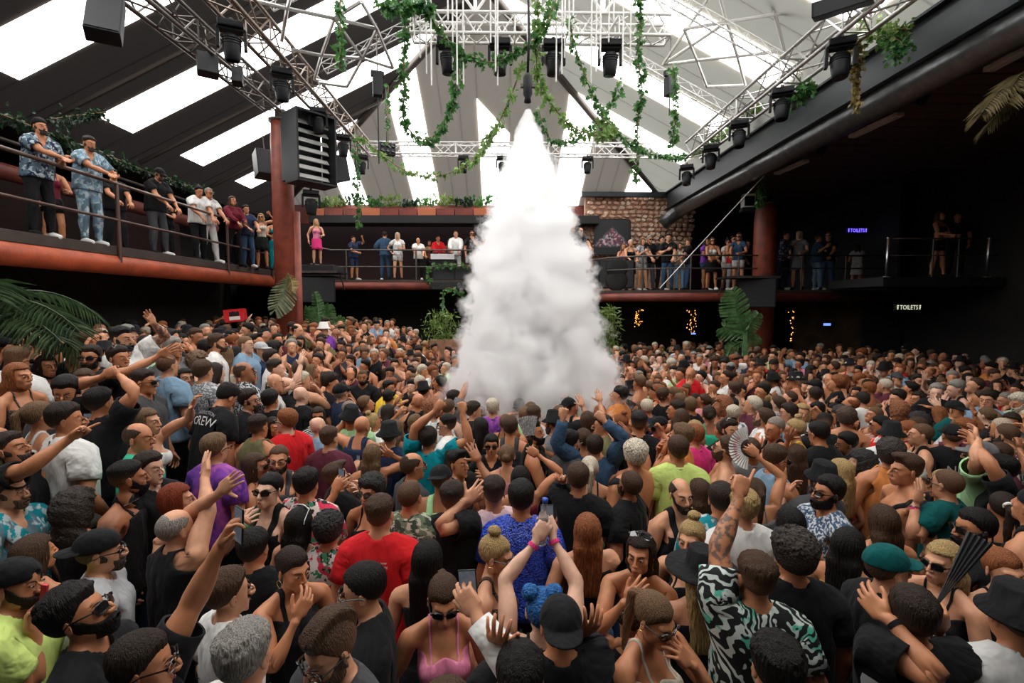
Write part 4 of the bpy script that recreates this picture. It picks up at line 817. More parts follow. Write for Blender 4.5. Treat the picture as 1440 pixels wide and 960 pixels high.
def f_head(P, sex):
    m = sex == 'm'; j = 1.0 if m else .92
    cr = un([ell(P, (0, .020, 1.668), (.074, .094, .086)), ell(P, (0, -.022, 1.607), (.058*j, .067, .085)), ell(P, (0, -.070, 1.540), (.030*j, .024, .021)),
             ell(P, (.037*j, -.012, 1.568), (.021, .036, .030)), ell(P, (.040, -.054, 1.612), (.020, .020, .018))], .022)
    cr = smin(cr, cone(P, (.004, -.083, 1.659), (.046, -.068, 1.661), .010 if m else .007, .006 if m else .005), .022)
    cr = -smin(-cr, ell(P, (.031, -.099, 1.638), (.018, .017, .0115)), .012)        # eye sockets
    cr = smin(cr, ell(P, (.031, -.0765, 1.6375), (.0148, .0128, .0098)), .006)     # lids
    cr = smin(cr, cone(P, (0, -.090, 1.652), (0, -.114, 1.607), .0065, .0115 if m else .0095), .010)
    cr = smin(cr, ell(P, (.0115, -.101, 1.602), (.0085, .011, .0075)), .006)
    cr = smin(cr, ell(P, (0, -.083, 1.567), (.029, .018, .021)), .014)
    cr = smin(cr, ell(P, (0, -.0990, 1.5745), (.021, .0072, .0048)), .005)
    cr = smin(cr, ell(P, (0, -.0980, 1.5640), (.018, .0080, .0055)), .005)
    ca, sa = math.cos(.42), math.sin(.42)
    ear = ell(P, (.0785, .010, 1.630), (.0075, .019, .032), [[ca, -sa, 0], [sa, ca, 0], [0, 0, 1]])
    ear = -smin(-ear, ell(P, (.089, .008, 1.634), (.007, .010, .018)), .005)
    return smin(cr, ear, .008)
def f_neck(P, sex): return cone(P, (0, .028, 1.43), (0, .012, 1.585), .054 if sex == 'm' else .045, .049 if sex == 'm' else .041)
def f_body(P, sex):
    t = smin(f_torso(P, sex), f_legs(P, 0 if sex == 'm' else -.004), .05)
    t = smin(t, f_arm(P, 0 if sex == 'm' else -.008), .045)
    t = smin(t, f_neck(P, sex), .03); t = smin(t, f_head(P, sex), .014)
    return smin(t, f_hand(P), .010)

def surface_nets(f, xs, ys, zs):
    """vectorised surface nets on a rectilinear grid; f is sampled for x >= 0 and mirrored when xs is symmetric"""
    nx, ny, nz = len(xs), len(ys), len(zs)
    G = np.empty((nx, ny, nz), np.float32); Y, Z = np.meshgrid(ys, zs, indexing='ij')
    half = abs(xs[0]+xs[-1]) < 1e-6
    for i0 in range(nx//2 if half else 0, nx, 24):
        i1 = min(nx, i0+24); X = np.asarray(xs[i0:i1])[:, None, None]
        P = np.stack(np.broadcast_arrays(X, Y[None], Z[None]), -1).astype(np.float32)
        G[i0:i1] = f(P)
    if half:
        h = nx//2; G[:h] = G[::-1][:h]
    ins = G < 0
    c = np.zeros((nx-1, ny-1, nz-1), np.int8)
    offs = [(a, b, d) for a in (0, 1) for b in (0, 1) for d in (0, 1)]
    for a, b, d in offs: c += ins[a:nx-1+a, b:ny-1+b, d:nz-1+d]
    act = (c > 0) & (c < 8); I, J, K = np.nonzero(act); n = len(I)
    idx = np.full(act.shape, -1, np.int64); idx[act] = np.arange(n)
    vals = {o: G[I+o[0], J+o[1], K+o[2]] for o in offs}
    S = np.zeros((n, 3)); cnt = np.zeros(n)
    for o in offs:
        for ax in range(3):
            if o[ax]: continue
            o2 = list(o); o2[ax] = 1; o2 = tuple(o2); a, b = vals[o], vals[o2]
            x = (a < 0) != (b < 0); t = np.where(x, a/np.where(x, a-b, 1), 0)
            p = np.zeros((n, 3)); p[:] = o; p[:, ax] = t
            S += p*x[:, None]; cnt += x
    S /= cnt[:, None]
    xs, ys, zs = map(np.asarray, (xs, ys, zs))
    V = np.stack([xs[I]+S[:, 0]*(xs[I+1]-xs[I]), ys[J]+S[:, 1]*(ys[J+1]-ys[J]), zs[K]+S[:, 2]*(zs[K+1]-zs[K])], 1)
    F = []
    for ax in range(3):
        sl0 = [slice(1, -1)]*3; sl0[ax] = slice(0, -1); sl1 = [slice(1, -1)]*3; sl1[ax] = slice(1, None)
        A = ins[tuple(sl0)]; B = ins[tuple(sl1)]; x = A != B; q = np.argwhere(x); o = np.array([1, 1, 1]); o[ax] = 0; q = q+o
        u, v = (ax+1) % 3, (ax+2) % 3
        def cell(du, dv):
            w = q.copy(); w[:, u] -= du; w[:, v] -= dv; return idx[w[:, 0], w[:, 1], w[:, 2]]
        quad = np.stack([cell(1, 1), cell(0, 1), cell(0, 0), cell(1, 0)], 1)
        fl = ~A[x]; quad[fl] = quad[fl][:, ::-1]; F.append(quad)
    return V, np.concatenate(F)
def smooth(V, F, lam, it):
    e = np.concatenate([np.stack([F[:, i], F[:, (i+1) % F.shape[1]]], 1) for i in range(F.shape[1])])
    for _ in range(it):
        s = np.zeros_like(V); c = np.zeros(len(V))
        np.add.at(s, e[:, 0], V[e[:, 1]]); np.add.at(c, e[:, 0], 1); np.add.at(s, e[:, 1], V[e[:, 0]]); np.add.at(c, e[:, 1], 1)
        V = V+lam*(s/np.maximum(c, 1)[:, None]-V)
    return V
def spans(*segs):
    out = [segs[0][0]]
    for a, b, st in segs:
        n = max(1, round((b-a)/st)); out += list(a+(b-a)*np.arange(1, n+1)/n)
    return np.array(out, np.float32)
def sym(a): a = np.asarray(a); return np.concatenate([-a[::-1], a]) if a[0] > 1e-6 else np.concatenate([-a[:0:-1], a])

def raw_mesh(name, V, F, smoothit=True):
    me = bpy.data.meshes.new(name); V = np.asarray(V, np.float32); F = np.asarray(F, np.int32); n, k = F.shape
    me.vertices.add(len(V)); me.vertices.foreach_set('co', V.ravel())
    me.loops.add(n*k); me.loops.foreach_set('vertex_index', F.ravel())
    me.polygons.add(n); me.polygons.foreach_set('loop_start', np.arange(0, n*k, k, dtype=np.int32))
    if smoothit: me.polygons.foreach_set('use_smooth', np.ones(n, bool))
    me.update(calc_edges=True); return me
def arrays(me):
    me.calc_loop_triangles()
    V = np.empty(len(me.vertices)*3, np.float32); me.vertices.foreach_get('co', V)
    T = np.empty(len(me.loop_triangles)*3, np.int32); me.loop_triangles.foreach_get('vertices', T)
    return V.reshape(-1, 3).astype(np.float64), T.reshape(-1, 3)
def decimate(V, F, tris, symm=False):
    me = raw_mesh('tmp', V, F); o = bpy.data.objects.new('tmp', me); COL.objects.link(o)
    nt = len(F)*(2 if F.shape[1] == 4 else 1)
    if nt > tris:
        md = o.modifiers.new('d', 'DECIMATE'); md.ratio = tris/nt; md.use_symmetry = symm; md.symmetry_axis = 'X'
    dg = bpy.context.evaluated_depsgraph_get(); dg.update(); ev = o.evaluated_get(dg); m2 = ev.to_mesh(); V, T = arrays(m2); ev.to_mesh_clear()
    bpy.data.objects.remove(o); bpy.data.meshes.remove(me); return V, T
def cut(V, F, planes):
    """keep the side of every plane (point, normal) that the normal does not point to"""
    bm = bmesh.new(); me = raw_mesh('tmp', V, F); bm.from_mesh(me); bpy.data.meshes.remove(me)
    for co, no in planes:
        bmesh.ops.bisect_plane(bm, geom=bm.verts[:]+bm.edges[:]+bm.faces[:], plane_co=co, plane_no=no, clear_outer=True, dist=1e-5)
    bmesh.ops.delete(bm, geom=[v for v in bm.verts if not v.link_faces], context='VERTS')
    bmesh.ops.triangulate(bm, faces=bm.faces[:]); me = bpy.data.meshes.new('tmp'); bm.to_mesh(me); bm.free(); out = arrays(me); bpy.data.meshes.remove(me); return out
def rim(V, T, depth=.012):
    """turn the open borders inward so hems and cuffs have thickness"""
    e = np.concatenate([T[:, [0, 1]], T[:, [1, 2]], T[:, [2, 0]]]); key = np.sort(e, 1); _, inv, cn = np.unique(key, axis=0, return_inverse=True, return_counts=True)
    b = e[cn[inv.ravel()] == 1]
    if not len(b): return V, T
    nrm = vnormals(V, T); u = np.unique(b); mp = np.full(len(V), -1); mp[u] = len(V)+np.arange(len(u))
    V2 = np.concatenate([V, V[u]-nrm[u]*depth]); a, c = b[:, 0], b[:, 1]
    T2 = np.concatenate([T, np.stack([c, a, mp[a]], 1), np.stack([c, mp[a], mp[c]], 1)]); return V2, T2
def vnormals(V, T):
    fn = np.cross(V[T[:, 1]]-V[T[:, 0]], V[T[:, 2]]-V[T[:, 0]]); n = np.zeros_like(V)
    for i in range(3): np.add.at(n, T[:, i], fn)
    return n/np.maximum(np.linalg.norm(n, axis=1), 1e-9)[:, None]
def join(parts):
    Vs, Ts, o = [], [], 0
    for V, T in parts: Vs.append(V); Ts.append(T+o); o += len(V)
    return np.concatenate(Vs), np.concatenate(Ts)

# bones: name -> (parent, joint)
BONES = {'pel': (None, (0, 0, .95)), 'spi': ('pel', (0, .01, 1.02)), 'che': ('spi', (0, .015, 1.18)), 'nec': ('che', (0, .025, 1.47)), 'hea': ('nec', (0, .012, 1.555))}
for s, q in (('L', 1), ('R', -1)):
    fx = lambda p: (q*p[0], p[1], p[2])
    BONES['cla'+s] = ('che', (q*.03, .0, 1.44)); BONES['upa'+s] = ('cla'+s, fx(SHO)); BONES['for'+s] = ('upa'+s, fx(ELB)); BONES['han'+s] = ('for'+s, fx(WRI))
    for i, f in enumerate(FING):
        for k in range(3): BONES[f'f{i}{k}{s}'] = ('han'+s if k == 0 else f'f{i}{k-1}{s}', fx(f[k] if k or i == 4 else KNUCK[i]))
    BONES['thi'+s] = ('pel', (q*.095, .01, .91)); BONES['shi'+s] = ('thi'+s, (q*.102, -.005, .5)); BONES['foo'+s] = ('shi'+s, (q*.106, .02, .08))
BI = {b: i for i, b in enumerate(BONES)}
def weights(V):
    x, y, z = V.T; a = np.abs(x); n = len(V); Wt = np.zeros((n, len(BI)), np.float32)
    arm = ss(.125, .225, a)*ss(1.22, 1.32, z); arm = np.where(a > .24, (z > 1.1)*1.0, arm)
    leg = (1-ss(.84, .97, z))*(a < .45)
    core = (1-arm)*(1-leg)
    zz = z-.45*y; wh = ss(1.52, 1.565, zz)*(a < .2); wn = ss(1.44, 1.50, z+.2*y)*(1-wh)*(1-ss(.05, .12, a))
    cla = ss(.04, .14, a)*ss(1.28, 1.42, z)*.8*(1-wh)*(1-wn)
    wc = ss(1.10, 1.25, z)*(1-wh-wn)*(1-cla); ws = ss(.96, 1.10, z)*(1-wh-wn-wc-cla*(1-wh-wn)); rest = np.clip(1-wh-wn-cla-wc-ws, 0, 1)
    Wt[:, BI['hea']] = core*wh; Wt[:, BI['nec']] = core*wn; Wt[:, BI['che']] = core*wc; Wt[:, BI['spi']] = core*ws; Wt[:, BI['pel']] = core*rest
    E = ss(.425, .505, a)*(arm > .99); H = ss(.705, .742, a)*(arm > .99)
    kn = 1-ss(.45, .55, z); ft = 1-ss(.06, .11, z)
    fl = ss(-.02, .02, x)
    for s, q in (('L', 1), ('R', -1)):
        sd = (x*q > 0)
        Wt[:, BI['cla'+s]] = core*cla*sd; Wt[:, BI['upa'+s]] = arm*(1-E)*sd; Wt[:, BI['for'+s]] = arm*E*(1-H)*sd
        hw = arm*H*sd; lf = fl if q > 0 else 1-fl
        Wt[:, BI['thi'+s]] = leg*(1-kn)*lf; Wt[:, BI['shi'+s]] = leg*kn*(1-ft)*lf; Wt[:, BI['foo'+s]] = leg*kn*ft*lf
        hi = np.nonzero(hw > 0)[0]
        if len(hi):
            P = V[hi].copy(); P[:, 0] *= q
            D = np.stack([np.minimum(cone(P, f[0], f[2], 0, 0), cone(P, f[2], f[3], 0, 0))/(1.25 if i == 4 else 1) for i, f in enumerate(FING)], 1); best = D.argmin(1)
            hand = hw[hi].copy()
            for i, f in enumerate(FING):
                m = best == i; d = f[3]-f[0]; l = np.linalg.norm(d); t = ((P-f[0])@d)/l
                if i == 4: dist0 = np.linalg.norm(np.cross(P-f[0], d/l), axis=1); near = (1-ss(.011, .022, dist0)); t0, sp = .010, .010
                else: near = 1.0; t0, sp = .014, .008
                t1 = np.linalg.norm(f[1]-f[0]); t2 = np.linalg.norm(f[2]-f[0])
                s0 = ss(t0-sp, t0+sp, t)*near*m; s1 = ss(t1-.006, t1+.006, t)*s0; s2 = ss(t2-.005, t2+.005, t)*s0
                h = hand.copy() if i == 0 else hand
                Wt[hi, BI[f'f{i}0{s}']] = hw[hi]*(s0-s1); Wt[hi, BI[f'f{i}1{s}']] = hw[hi]*(s1-s2); Wt[hi, BI[f'f{i}2{s}']] = hw[hi]*s2
                hand = hand-hw[hi]*s0
            Wt[hi, BI['han'+s]] = np.maximum(hand, 0)
    return Wt/np.maximum(Wt.sum(1, keepdims=True), 1e-6)

def rotm(axis, ang):
    return np.array(Matrix.Rotation(ang, 3, axis))
def frame(F, P, q):
    """hand frame: fingers along F, palm facing P (q = +1 left, -1 right)"""
    F = F/np.linalg.norm(F); P = P-F*(P@F); P = P/max(np.linalg.norm(P), 1e-6); Z = -P; X = q*F; return np.stack([X, np.cross(Z, X), Z], 1)
CURL = {'open': [(.08, .06, .05)]*4+[(-.1, 0, 0)], 'relax': [(.35, .45, .3), (.4, .5, .35), (.45, .55, .35), (.5, .6, .4), (.15, .2, .2)],
        'fist': [(1.45, 1.6, 1.0)]*4+[(.75, .6, .7)], 'point': [(.1, .08, .05), (1.4, 1.6, 1.0), (1.45, 1.6, 1.0), (1.45, 1.6, 1.0), (.7, .6, .6)],
        'grip': [(.85, .85, .55), (.85, .9, .55), (.85, .9, .55), (.9, .9, .6), (.55, .35, .3)], 'phone': [(.55, .75, .5), (.6, .8, .5), (.65, .8, .5), (.7, .85, .5), (.35, .15, .1)],
        'spread': [(.05, .1, .1), (.2, .3, .2), (.4, .5, .3), (.25, .3, .2), (-.2, .0, .0)], 'vee': [(.05, .05, .05), (.05, .05, .05), (1.4, 1.6, 1.0), (1.4, 1.6, 1.0), (.8, .6, .6)]}
# arm presets: wrist target (left side, metres in body space), elbow pole, palm direction, hand pose
ARMS = {'down': ((.27, -.06, .90), (.5, 1, -.2), (-1, .2, 0), 'relax'), 'bent': ((.13, -.33, 1.10), (.7, .3, -1), (-1, -.1, 0), 'grip'), 'chest': ((.05, -.24, 1.30), (.8, .1, -1), (-.6, 1, 0), 'relax'),
        'face': ((.07, -.20, 1.44), (.8, -.1, -1), (-.5, 1, .2), 'relax'), 'chin': ((.03, -.17, 1.43), (.7, -.1, -1), (-.3, 1, .3), 'relax'), 'up': ((.26, -.16, 1.97), (1, .2, -.3), (0, -1, 0), 'open'), 'upfist': ((.27, -.14, 1.93), (1, .2, -.3), (-.3, -1, 0), 'fist'),
        'upbent': ((.30, -.20, 1.70), (1, .1, -.8), (-.3, -1, 0), 'fist'), 'upopen': ((.32, -.22, 1.74), (1, .1, -.8), (-.4, -1, 0), 'open'), 'head': ((.12, -.02, 1.75), (1, .0, .1), (-1, 0, -.6), 'relax'), 'fwd': ((.20, -.56, 1.52), (.7, .2, -1), (0, -.2, -1), 'point'),
        'fwdopen': ((.22, -.54, 1.58), (.7, .2, -1), (0, -.4, -1), 'open'), 'film': ((.10, -.36, 1.66), (.9, 0, -1), (-.3, -1, 0), 'phone'), 'clap': ((.035, -.30, 1.62), (1, 0, -.7), (-1, 0, 0), 'open'), 'rail': ((.14, -.40, 1.04), (.8, .5, -.4), (0, .2, -1), 'relax'),
        'hips': ((.20, -.03, 1.02), (1, .6, 0), (-1, 0, 0), 'fist'), 'fold': ((-.12, -.22, 1.18), (1, .1, -.6), (0, 1, 0), 'relax'), 'high': ((.12, -.12, 2.0), (1, .0, 0), (0, -1, 0), 'point')}

def pose(spec):
    """spec: lean, side, twist, yaw, pitch, roll (head), armL / armR = preset name or dict(t=target, pole, palm, hand, F). Returns bone matrices (n,4,4)"""
    G = {}
    def setb(b, Rg, pos=None):
        p, j = BONES[b]; j = np.array(j)
        if pos is None: pos = j if p is None else G[p][:3, :3]@j+G[p][:3, 3]
        M = np.eye(4); M[:3, :3] = Rg; M[:3, 3] = pos-Rg@j; G[b] = M; return pos
    ln, sd, tw = spec.get('lean', 0), spec.get('side', 0), spec.get('twist', 0)
    sh = np.array(spec.get('shift', (0, 0, 0)))
    setb('pel', np.eye(3), np.array(BONES['pel'][1])+sh)
    r1 = rotm('Z', tw*.4)@rotm('Y', sd*.5)@rotm('X', ln*.5); setb('spi', r1); r2 = rotm('Z', tw)@rotm('Y', sd)@rotm('X', ln); setb('che', r2)
    hd = rotm('Z', spec.get('yaw', 0))@rotm('X', spec.get('pitch', 0))@rotm('Y', spec.get('roll', 0))
    hn = rotm('Z', spec.get('yaw', 0)*.45)@rotm('X', spec.get('pitch', 0)*.4+ln*.3)@rotm('Y', spec.get('roll', 0)*.4)
    setb('nec', hn); setb('hea', hd)
    for s, q in (('L', 1), ('R', -1)):
        a = spec.get('arm'+s, 'down'); mir = np.array([q, 1, 1.0])
        if isinstance(a, str):
            t, pole, palm, hp = ARMS[a]; jit = spec.get('jit'+s, np.zeros(3)); a = dict(t=r2@(np.array(t)*mir-[0, 0, 1.0])+[0, 0, 1.0]+sh+jit, pole=np.array(pole)*mir, palm=np.array(palm)*mir, hand=hp)
        t = np.array(a['t'], float); pole = np.array(a.get('pole', np.array([.9, .1, -.7])*mir), float)
        base = G['che'][:3, :3]@(SHO*mir)+G['che'][:3, 3]; v = t-base; el = v[2]/max(np.linalg.norm(v), .01)
        ang = max(-.12, el*.55)-.05; fw = np.clip(-v[1]/max(np.linalg.norm(v), .01), -.3, 1)*.25*(1-abs(el))
        setb('cla'+s, r2@rotm('Z', -q*fw)@rotm('Y', -q*ang))
        sp = G['cla'+s][:3, :3]@(SHO*mir)+G['cla'+s][:3, 3]; v = t-sp; L = np.linalg.norm(v)
        l1, l2 = .28, .26; L2 = min(max(L, .12), .535); d = v/max(L, 1e-6); c = (l1*l1+L2*L2-l2*l2)/(2*l1*L2); c = min(1, max(-1, c)); sn = math.sqrt(1-c*c)
        pl = pole-d*(pole@d); pl = pl/max(np.linalg.norm(pl), 1e-6)
        u = d*c+pl*sn; e = sp+u*l1; w = sp+d*L2; f = (w-e)/np.linalg.norm(w-e)
        bd = f-u*(f@u); nb = np.linalg.norm(bd); bd = bd/nb if nb > .02 else -pl+u*(pl@u)
        def fr(x, b): # maps bind (q*x, -y) to (x, b)
            b = b-x*(b@x); b = b/max(np.linalg.norm(b), 1e-6); X = q*x; Yc = -b; return np.stack([X, Yc, np.cross(X, Yc)], 1)
        setb('upa'+s, fr(u, bd), sp); setb('for'+s, fr(f, bd if nb > .02 else bd), e)
        palm = np.array(a.get('palm', (0, -1, 0)), float); Fd = np.array(a['F'], float) if 'F' in a else f
        RH = frame(Fd, palm, q)
        # share the forearm twist with the hand
        Rf = G['for'+s][:3, :3]; RHf = frame(f, palm, q); cz = np.clip((Rf[:, 2]@RHf[:, 2]), -1, 1); sg = np.sign(np.cross(Rf[:, 2], RHf[:, 2])@f) or 1
        setb('for'+s, np.array(Matrix.Rotation(sg*math.acos(cz)*.55, 3, Vector(f)))@Rf, e)
        setb('han'+s, RH, w)
        hp = CURL[a.get('hand', 'relax')]
        for i in range(5):
            Rg = RH
            for k in range(3):
                th = hp[i][k]
                Rg = Rg@(rotm('Y', q*th) if i < 4 else (rotm('X', th*.9)@rotm('Z', q*th*.6) if k == 0 else rotm('Z', q*th)))
                setb(f'f{i}{k}{s}', Rg)
        lg = spec.get('leg'+s, (0, 0, 0)); R1 = rotm('X', -lg[0])@rotm('Y', -q*lg[2]); setb('thi'+s, R1); R2 = R1@rotm('X', lg[1]); setb('shi'+s, R2); setb('foo'+s, rotm('X', 0))
    return np.stack([G[b] for b in BONES]), G
def skin(V, Wt, GM):
    A = np.einsum('nb,bij->nij', Wt, GM[:, :3, :3].astype(np.float32)); t = Wt@GM[:, :3, 3].astype(np.float32)
    return np.einsum('nij,nj->ni', A, V.astype(np.float32))+t

class Base: pass
def mk(V, T, **kw):
    b = Base(); b.V = V; b.T = T; b.W = weights(V); b.lip = None
    for k, v in kw.items(): setattr(b, k, v)
    return b
BODY, GARM = {}, {}
def build_bases():
    for sex in 'mf':
        xs = sym(spans((0, .096, .0046), (.096, .20, .016), (.20, .70, .022), (.70, .93, .0042)))
        ys = spans((-.20, -.125, .016), (-.125, -.085, .0040), (-.085, .055, .0052), (.055, .125, .010), (.125, .19, .02))
        zs = spans((-.02, 1.385, .028), (1.385, 1.46, .0042), (1.46, 1.525, .008), (1.525, 1.685, .0042), (1.685, 1.79, .008))
        V, F = surface_nets(lambda P: f_body(P, sex), xs, ys, zs); V = smooth(V, F, .35, 2)
        for lod, n in ((0, 11000), (1, 5200), (2, 2600), (3, 900)):
            v, t = decimate(V, F, n, lod < 2)
            b = mk(v, t); c = v[t].mean(1)
            b.lip = ((c[:, 0]/.020)**2+((c[:, 2]-1.569)/.0090)**2 < 1) & (c[:, 1] < -.090) if lod < 2 else None
            hy = np.hypot(v[:, 0], v[:, 1]-.01); a = np.abs(v[:, 0]); nr = vnormals(v, t); up = np.where(v[:, 2] > 1.38, ss(.080, .105, hy), 1)
            for nm, z0, x0, x1 in (('s', .885, .26, .32), ('c', 1.13, .26, .32), ('l', .885, .62, .68), ('v', .885, .10, .14)): setattr(b, 'V'+nm, v-nr*(.017*ss(z0, z0+.05, v[:, 2])*(1-ss(x0, x1, a))*up)[:, None])
            BODY[sex, lod] = b
        # garments
        m = sex == 'm'; k = .055
        sh = lambda P, o: smin(f_torso(P, sex)-o, f_arm(P, (0 if m else -.008)+o), .05)
        def tee(P):
            d = sh(P, .019 if m else .013); loose = rbox(P, (0, .012, 1.05), (.120 if m else .095, .045 if m else .035, .16), .066)
            d = smin(d, loose, .06)
            d = smin(d, cone(P, (.15, .01, 1.425), (.37, .012, 1.41), .078, .084 if m else .068), .04)
            d = smin(d, cone(P, (0, .034, 1.41), (0, .022, 1.465), .092, .083), .025)
            return np.maximum(d, -cone(P, (0, .013, 1.480), (0, -.006, 1.64), .070 if m else .066, .085))
        def vee(P, f_): return np.maximum(f_(P), -cone(P, (0, -.04, 1.50), (0, -.15, 1.33), .062, .012))
        gx = sym(spans((0, .42, .0125))); gy = spans((-.21, .22, .012)); gz = spans((.82, 1.36, .018), (1.36, 1.57, .011))
        tv, tf = surface_nets(tee, gx, gy, gz); tv = smooth(tv, tf, .4, 2); wv, wf = surface_nets(lambda P: vee(P, tee), gx, gy, gz); wv = smooth(wv, wf, .4, 2)
        hem = ((0, 0, .885 if m else .93), (0, .05, -1)); crop = ((0, 0, 1.13), (0, .1, -1)); sl = .355 if m else .30
        sleeves = [((sl, 0, 1.4), (1, 0, -.12)), ((-sl, 0, 1.4), (-1, 0, -.12))]
        hol = [((.152, 0, 1.42), (1, 0, .62)), ((-.152, 0, 1.42), (-1, 0, .62))]
        G = {'tee': (tv, tf, [hem]+sleeves), 'vtee': (wv, wf, [hem]+sleeves), 'croptee': (tv, tf, [crop]+sleeves), 'sleeveless': (tv, tf, [hem]+hol)}
        def tors(P): return smin(f_torso(P, sex)-.008, rbox(P, (0, .012, 1.05), (.112 if m else .085, .040 if m else .03, .16), .062), .06)
        ov, of = surface_nets(tors, sym(spans((0, .26, .013))), spans((-.2, .2, .013)), gz); ov = smooth(ov, of, .3, 1)
        def slim(P): return smin(f_torso(P, sex)-.006, ell(P, (0, 0, 1.08), (.12, .085, .15)), .03)
        sv, sf = surface_nets(slim, sym(spans((0, .26, .012))), spans((-.2, .2, .012)), gz); sv = smooth(sv, sf, .3, 1)
        bust = ((0, -.1, 1.345), (0, -.25, 1)); low = ((0, 0, .90), (0, 0, -1)); bra = ((0, 0, 1.195), (0, 0, -1)); arms2 = [((.155, 0, 1.33), (1, 0, .3)), ((-.155, 0, 1.33), (-1, 0, .3))]
        def straps(v, f, x0, x1): return [cut(v, f, [((q*x1, 0, 0), (q, 0, 0)), ((q*x0, 0, 0), (-q, 0, 0)), ((0, 0, 1.30), (0, 0, -1))]) for q in (1, -1)]
        x0, x1 = (.056, .10) if m else (.055, .08)
        G['bandeau'] = (sv, sf, [bra, bust]+arms2)
        for nm, (v, f, pl, a0, a1) in {'tank': (ov, of, [hem, ((0, -.1, 1.365), (0, -.25, 1))]+arms2, x0, x1), 'camisole': (sv, sf, [low, bust]+arms2, .066, .078), 'bra': (sv, sf, [bra, bust]+arms2, .064, .082)}.items():
            v3, t3 = join([cut(v, f, pl)]+straps(v, f, a0, a1)); G[nm] = (v3, t3, [])
        def longs(P): return smin(tee(P), un([cone(P, (.3, .01, 1.425), (.47, .016, 1.425), .066, .060), cone(P, (.47, .016, 1.425), (.72, 0, 1.43), .058, .042)], .03), .03)
        lv, lf = surface_nets(longs, sym(spans((0, .78, .017))), gy, gz); lv = smooth(lv, lf, .4, 2)
        cuffs = [((.70, 0, 1.43), (1, 0, 0)), ((-.70, 0, 1.43), (-1, 0, 0))]; v5, f5 = surface_nets(lambda P: vee(P, longs), sym(spans((0, .78, .017))), gy, gz); v5 = smooth(v5, f5, .4, 2); G['shirt'] = (v5, f5, [hem]+cuffs); G['jumper'] = (lv, lf, [hem]+cuffs)
        def trou(P): return smin(un([ell(P, (0, .01, .94), (.150 if m else .158, .112, .12)), ell(P, (.075, .060, .90), (.085, .07, .085))], .05)-.010, f_legs(P, .013), .04)
        pv, pf = surface_nets(trou, sym(spans((0, .26, .016))), spans((-.22, .2, .016)), spans((.03, 1.1, .022))); pv = smooth(pv, pf, .3, 1)
        top = ((0, 0, 1.0), (0, 0, 1)); G['trousers'] = (pv, pf, [top, ((0, 0, .10), (0, 0, -1))]); G['shorts'] = (pv, pf, [top, ((0, 0, .52 if m else .72), (0, 0, -1))])
        def skirt(P): return smin(ell(P, (0, .01, .95), (.178, .13, .16)), cone(P, (0, .012, .86), (0, .012, .50), .175, .21), .04)
        kv, kf = surface_nets(skirt, sym(spans((0, .30, .02))), spans((-.27, .30, .02)), spans((.40, 1.15, .022))); G['skirt'] = (kv, kf, [((0, 0, 1.02), (0, 0, 1)), ((0, 0, .60), (0, 0, -1))])
        for nm, (v, f, pl) in G.items():
            v2, t2 = cut(v, f, pl)
            for lod, n in ((0, 2600), (1, 1300), (2, 700), (3, 260)):
                if len(t2) > n: v3, t3 = decimate(v2, t2, n, lod < 2)
                else: v3, t3 = v2, t2
                if lod < 3: v3, t3 = rim(v3, t3)
                GARM[sex, nm, lod] = mk(v3, t3)
                if nm == 'skirt':
                    w = GARM[sex, nm, lod].W; s = ss(.62, .98, v3[:, 2]).astype(np.float32); w2 = np.zeros_like(w); w2[:, BI['pel']] = .35+.65*s; lf = ss(-.12, .12, v3[:, 0]); w2[:, BI['thiL']] = (1-s)*.65*lf; w2[:, BI['thiR']] = (1-s)*.65*(1-lf); GARM[sex, nm, lod].W = w2
from mathutils.bvhtree import BVHTree
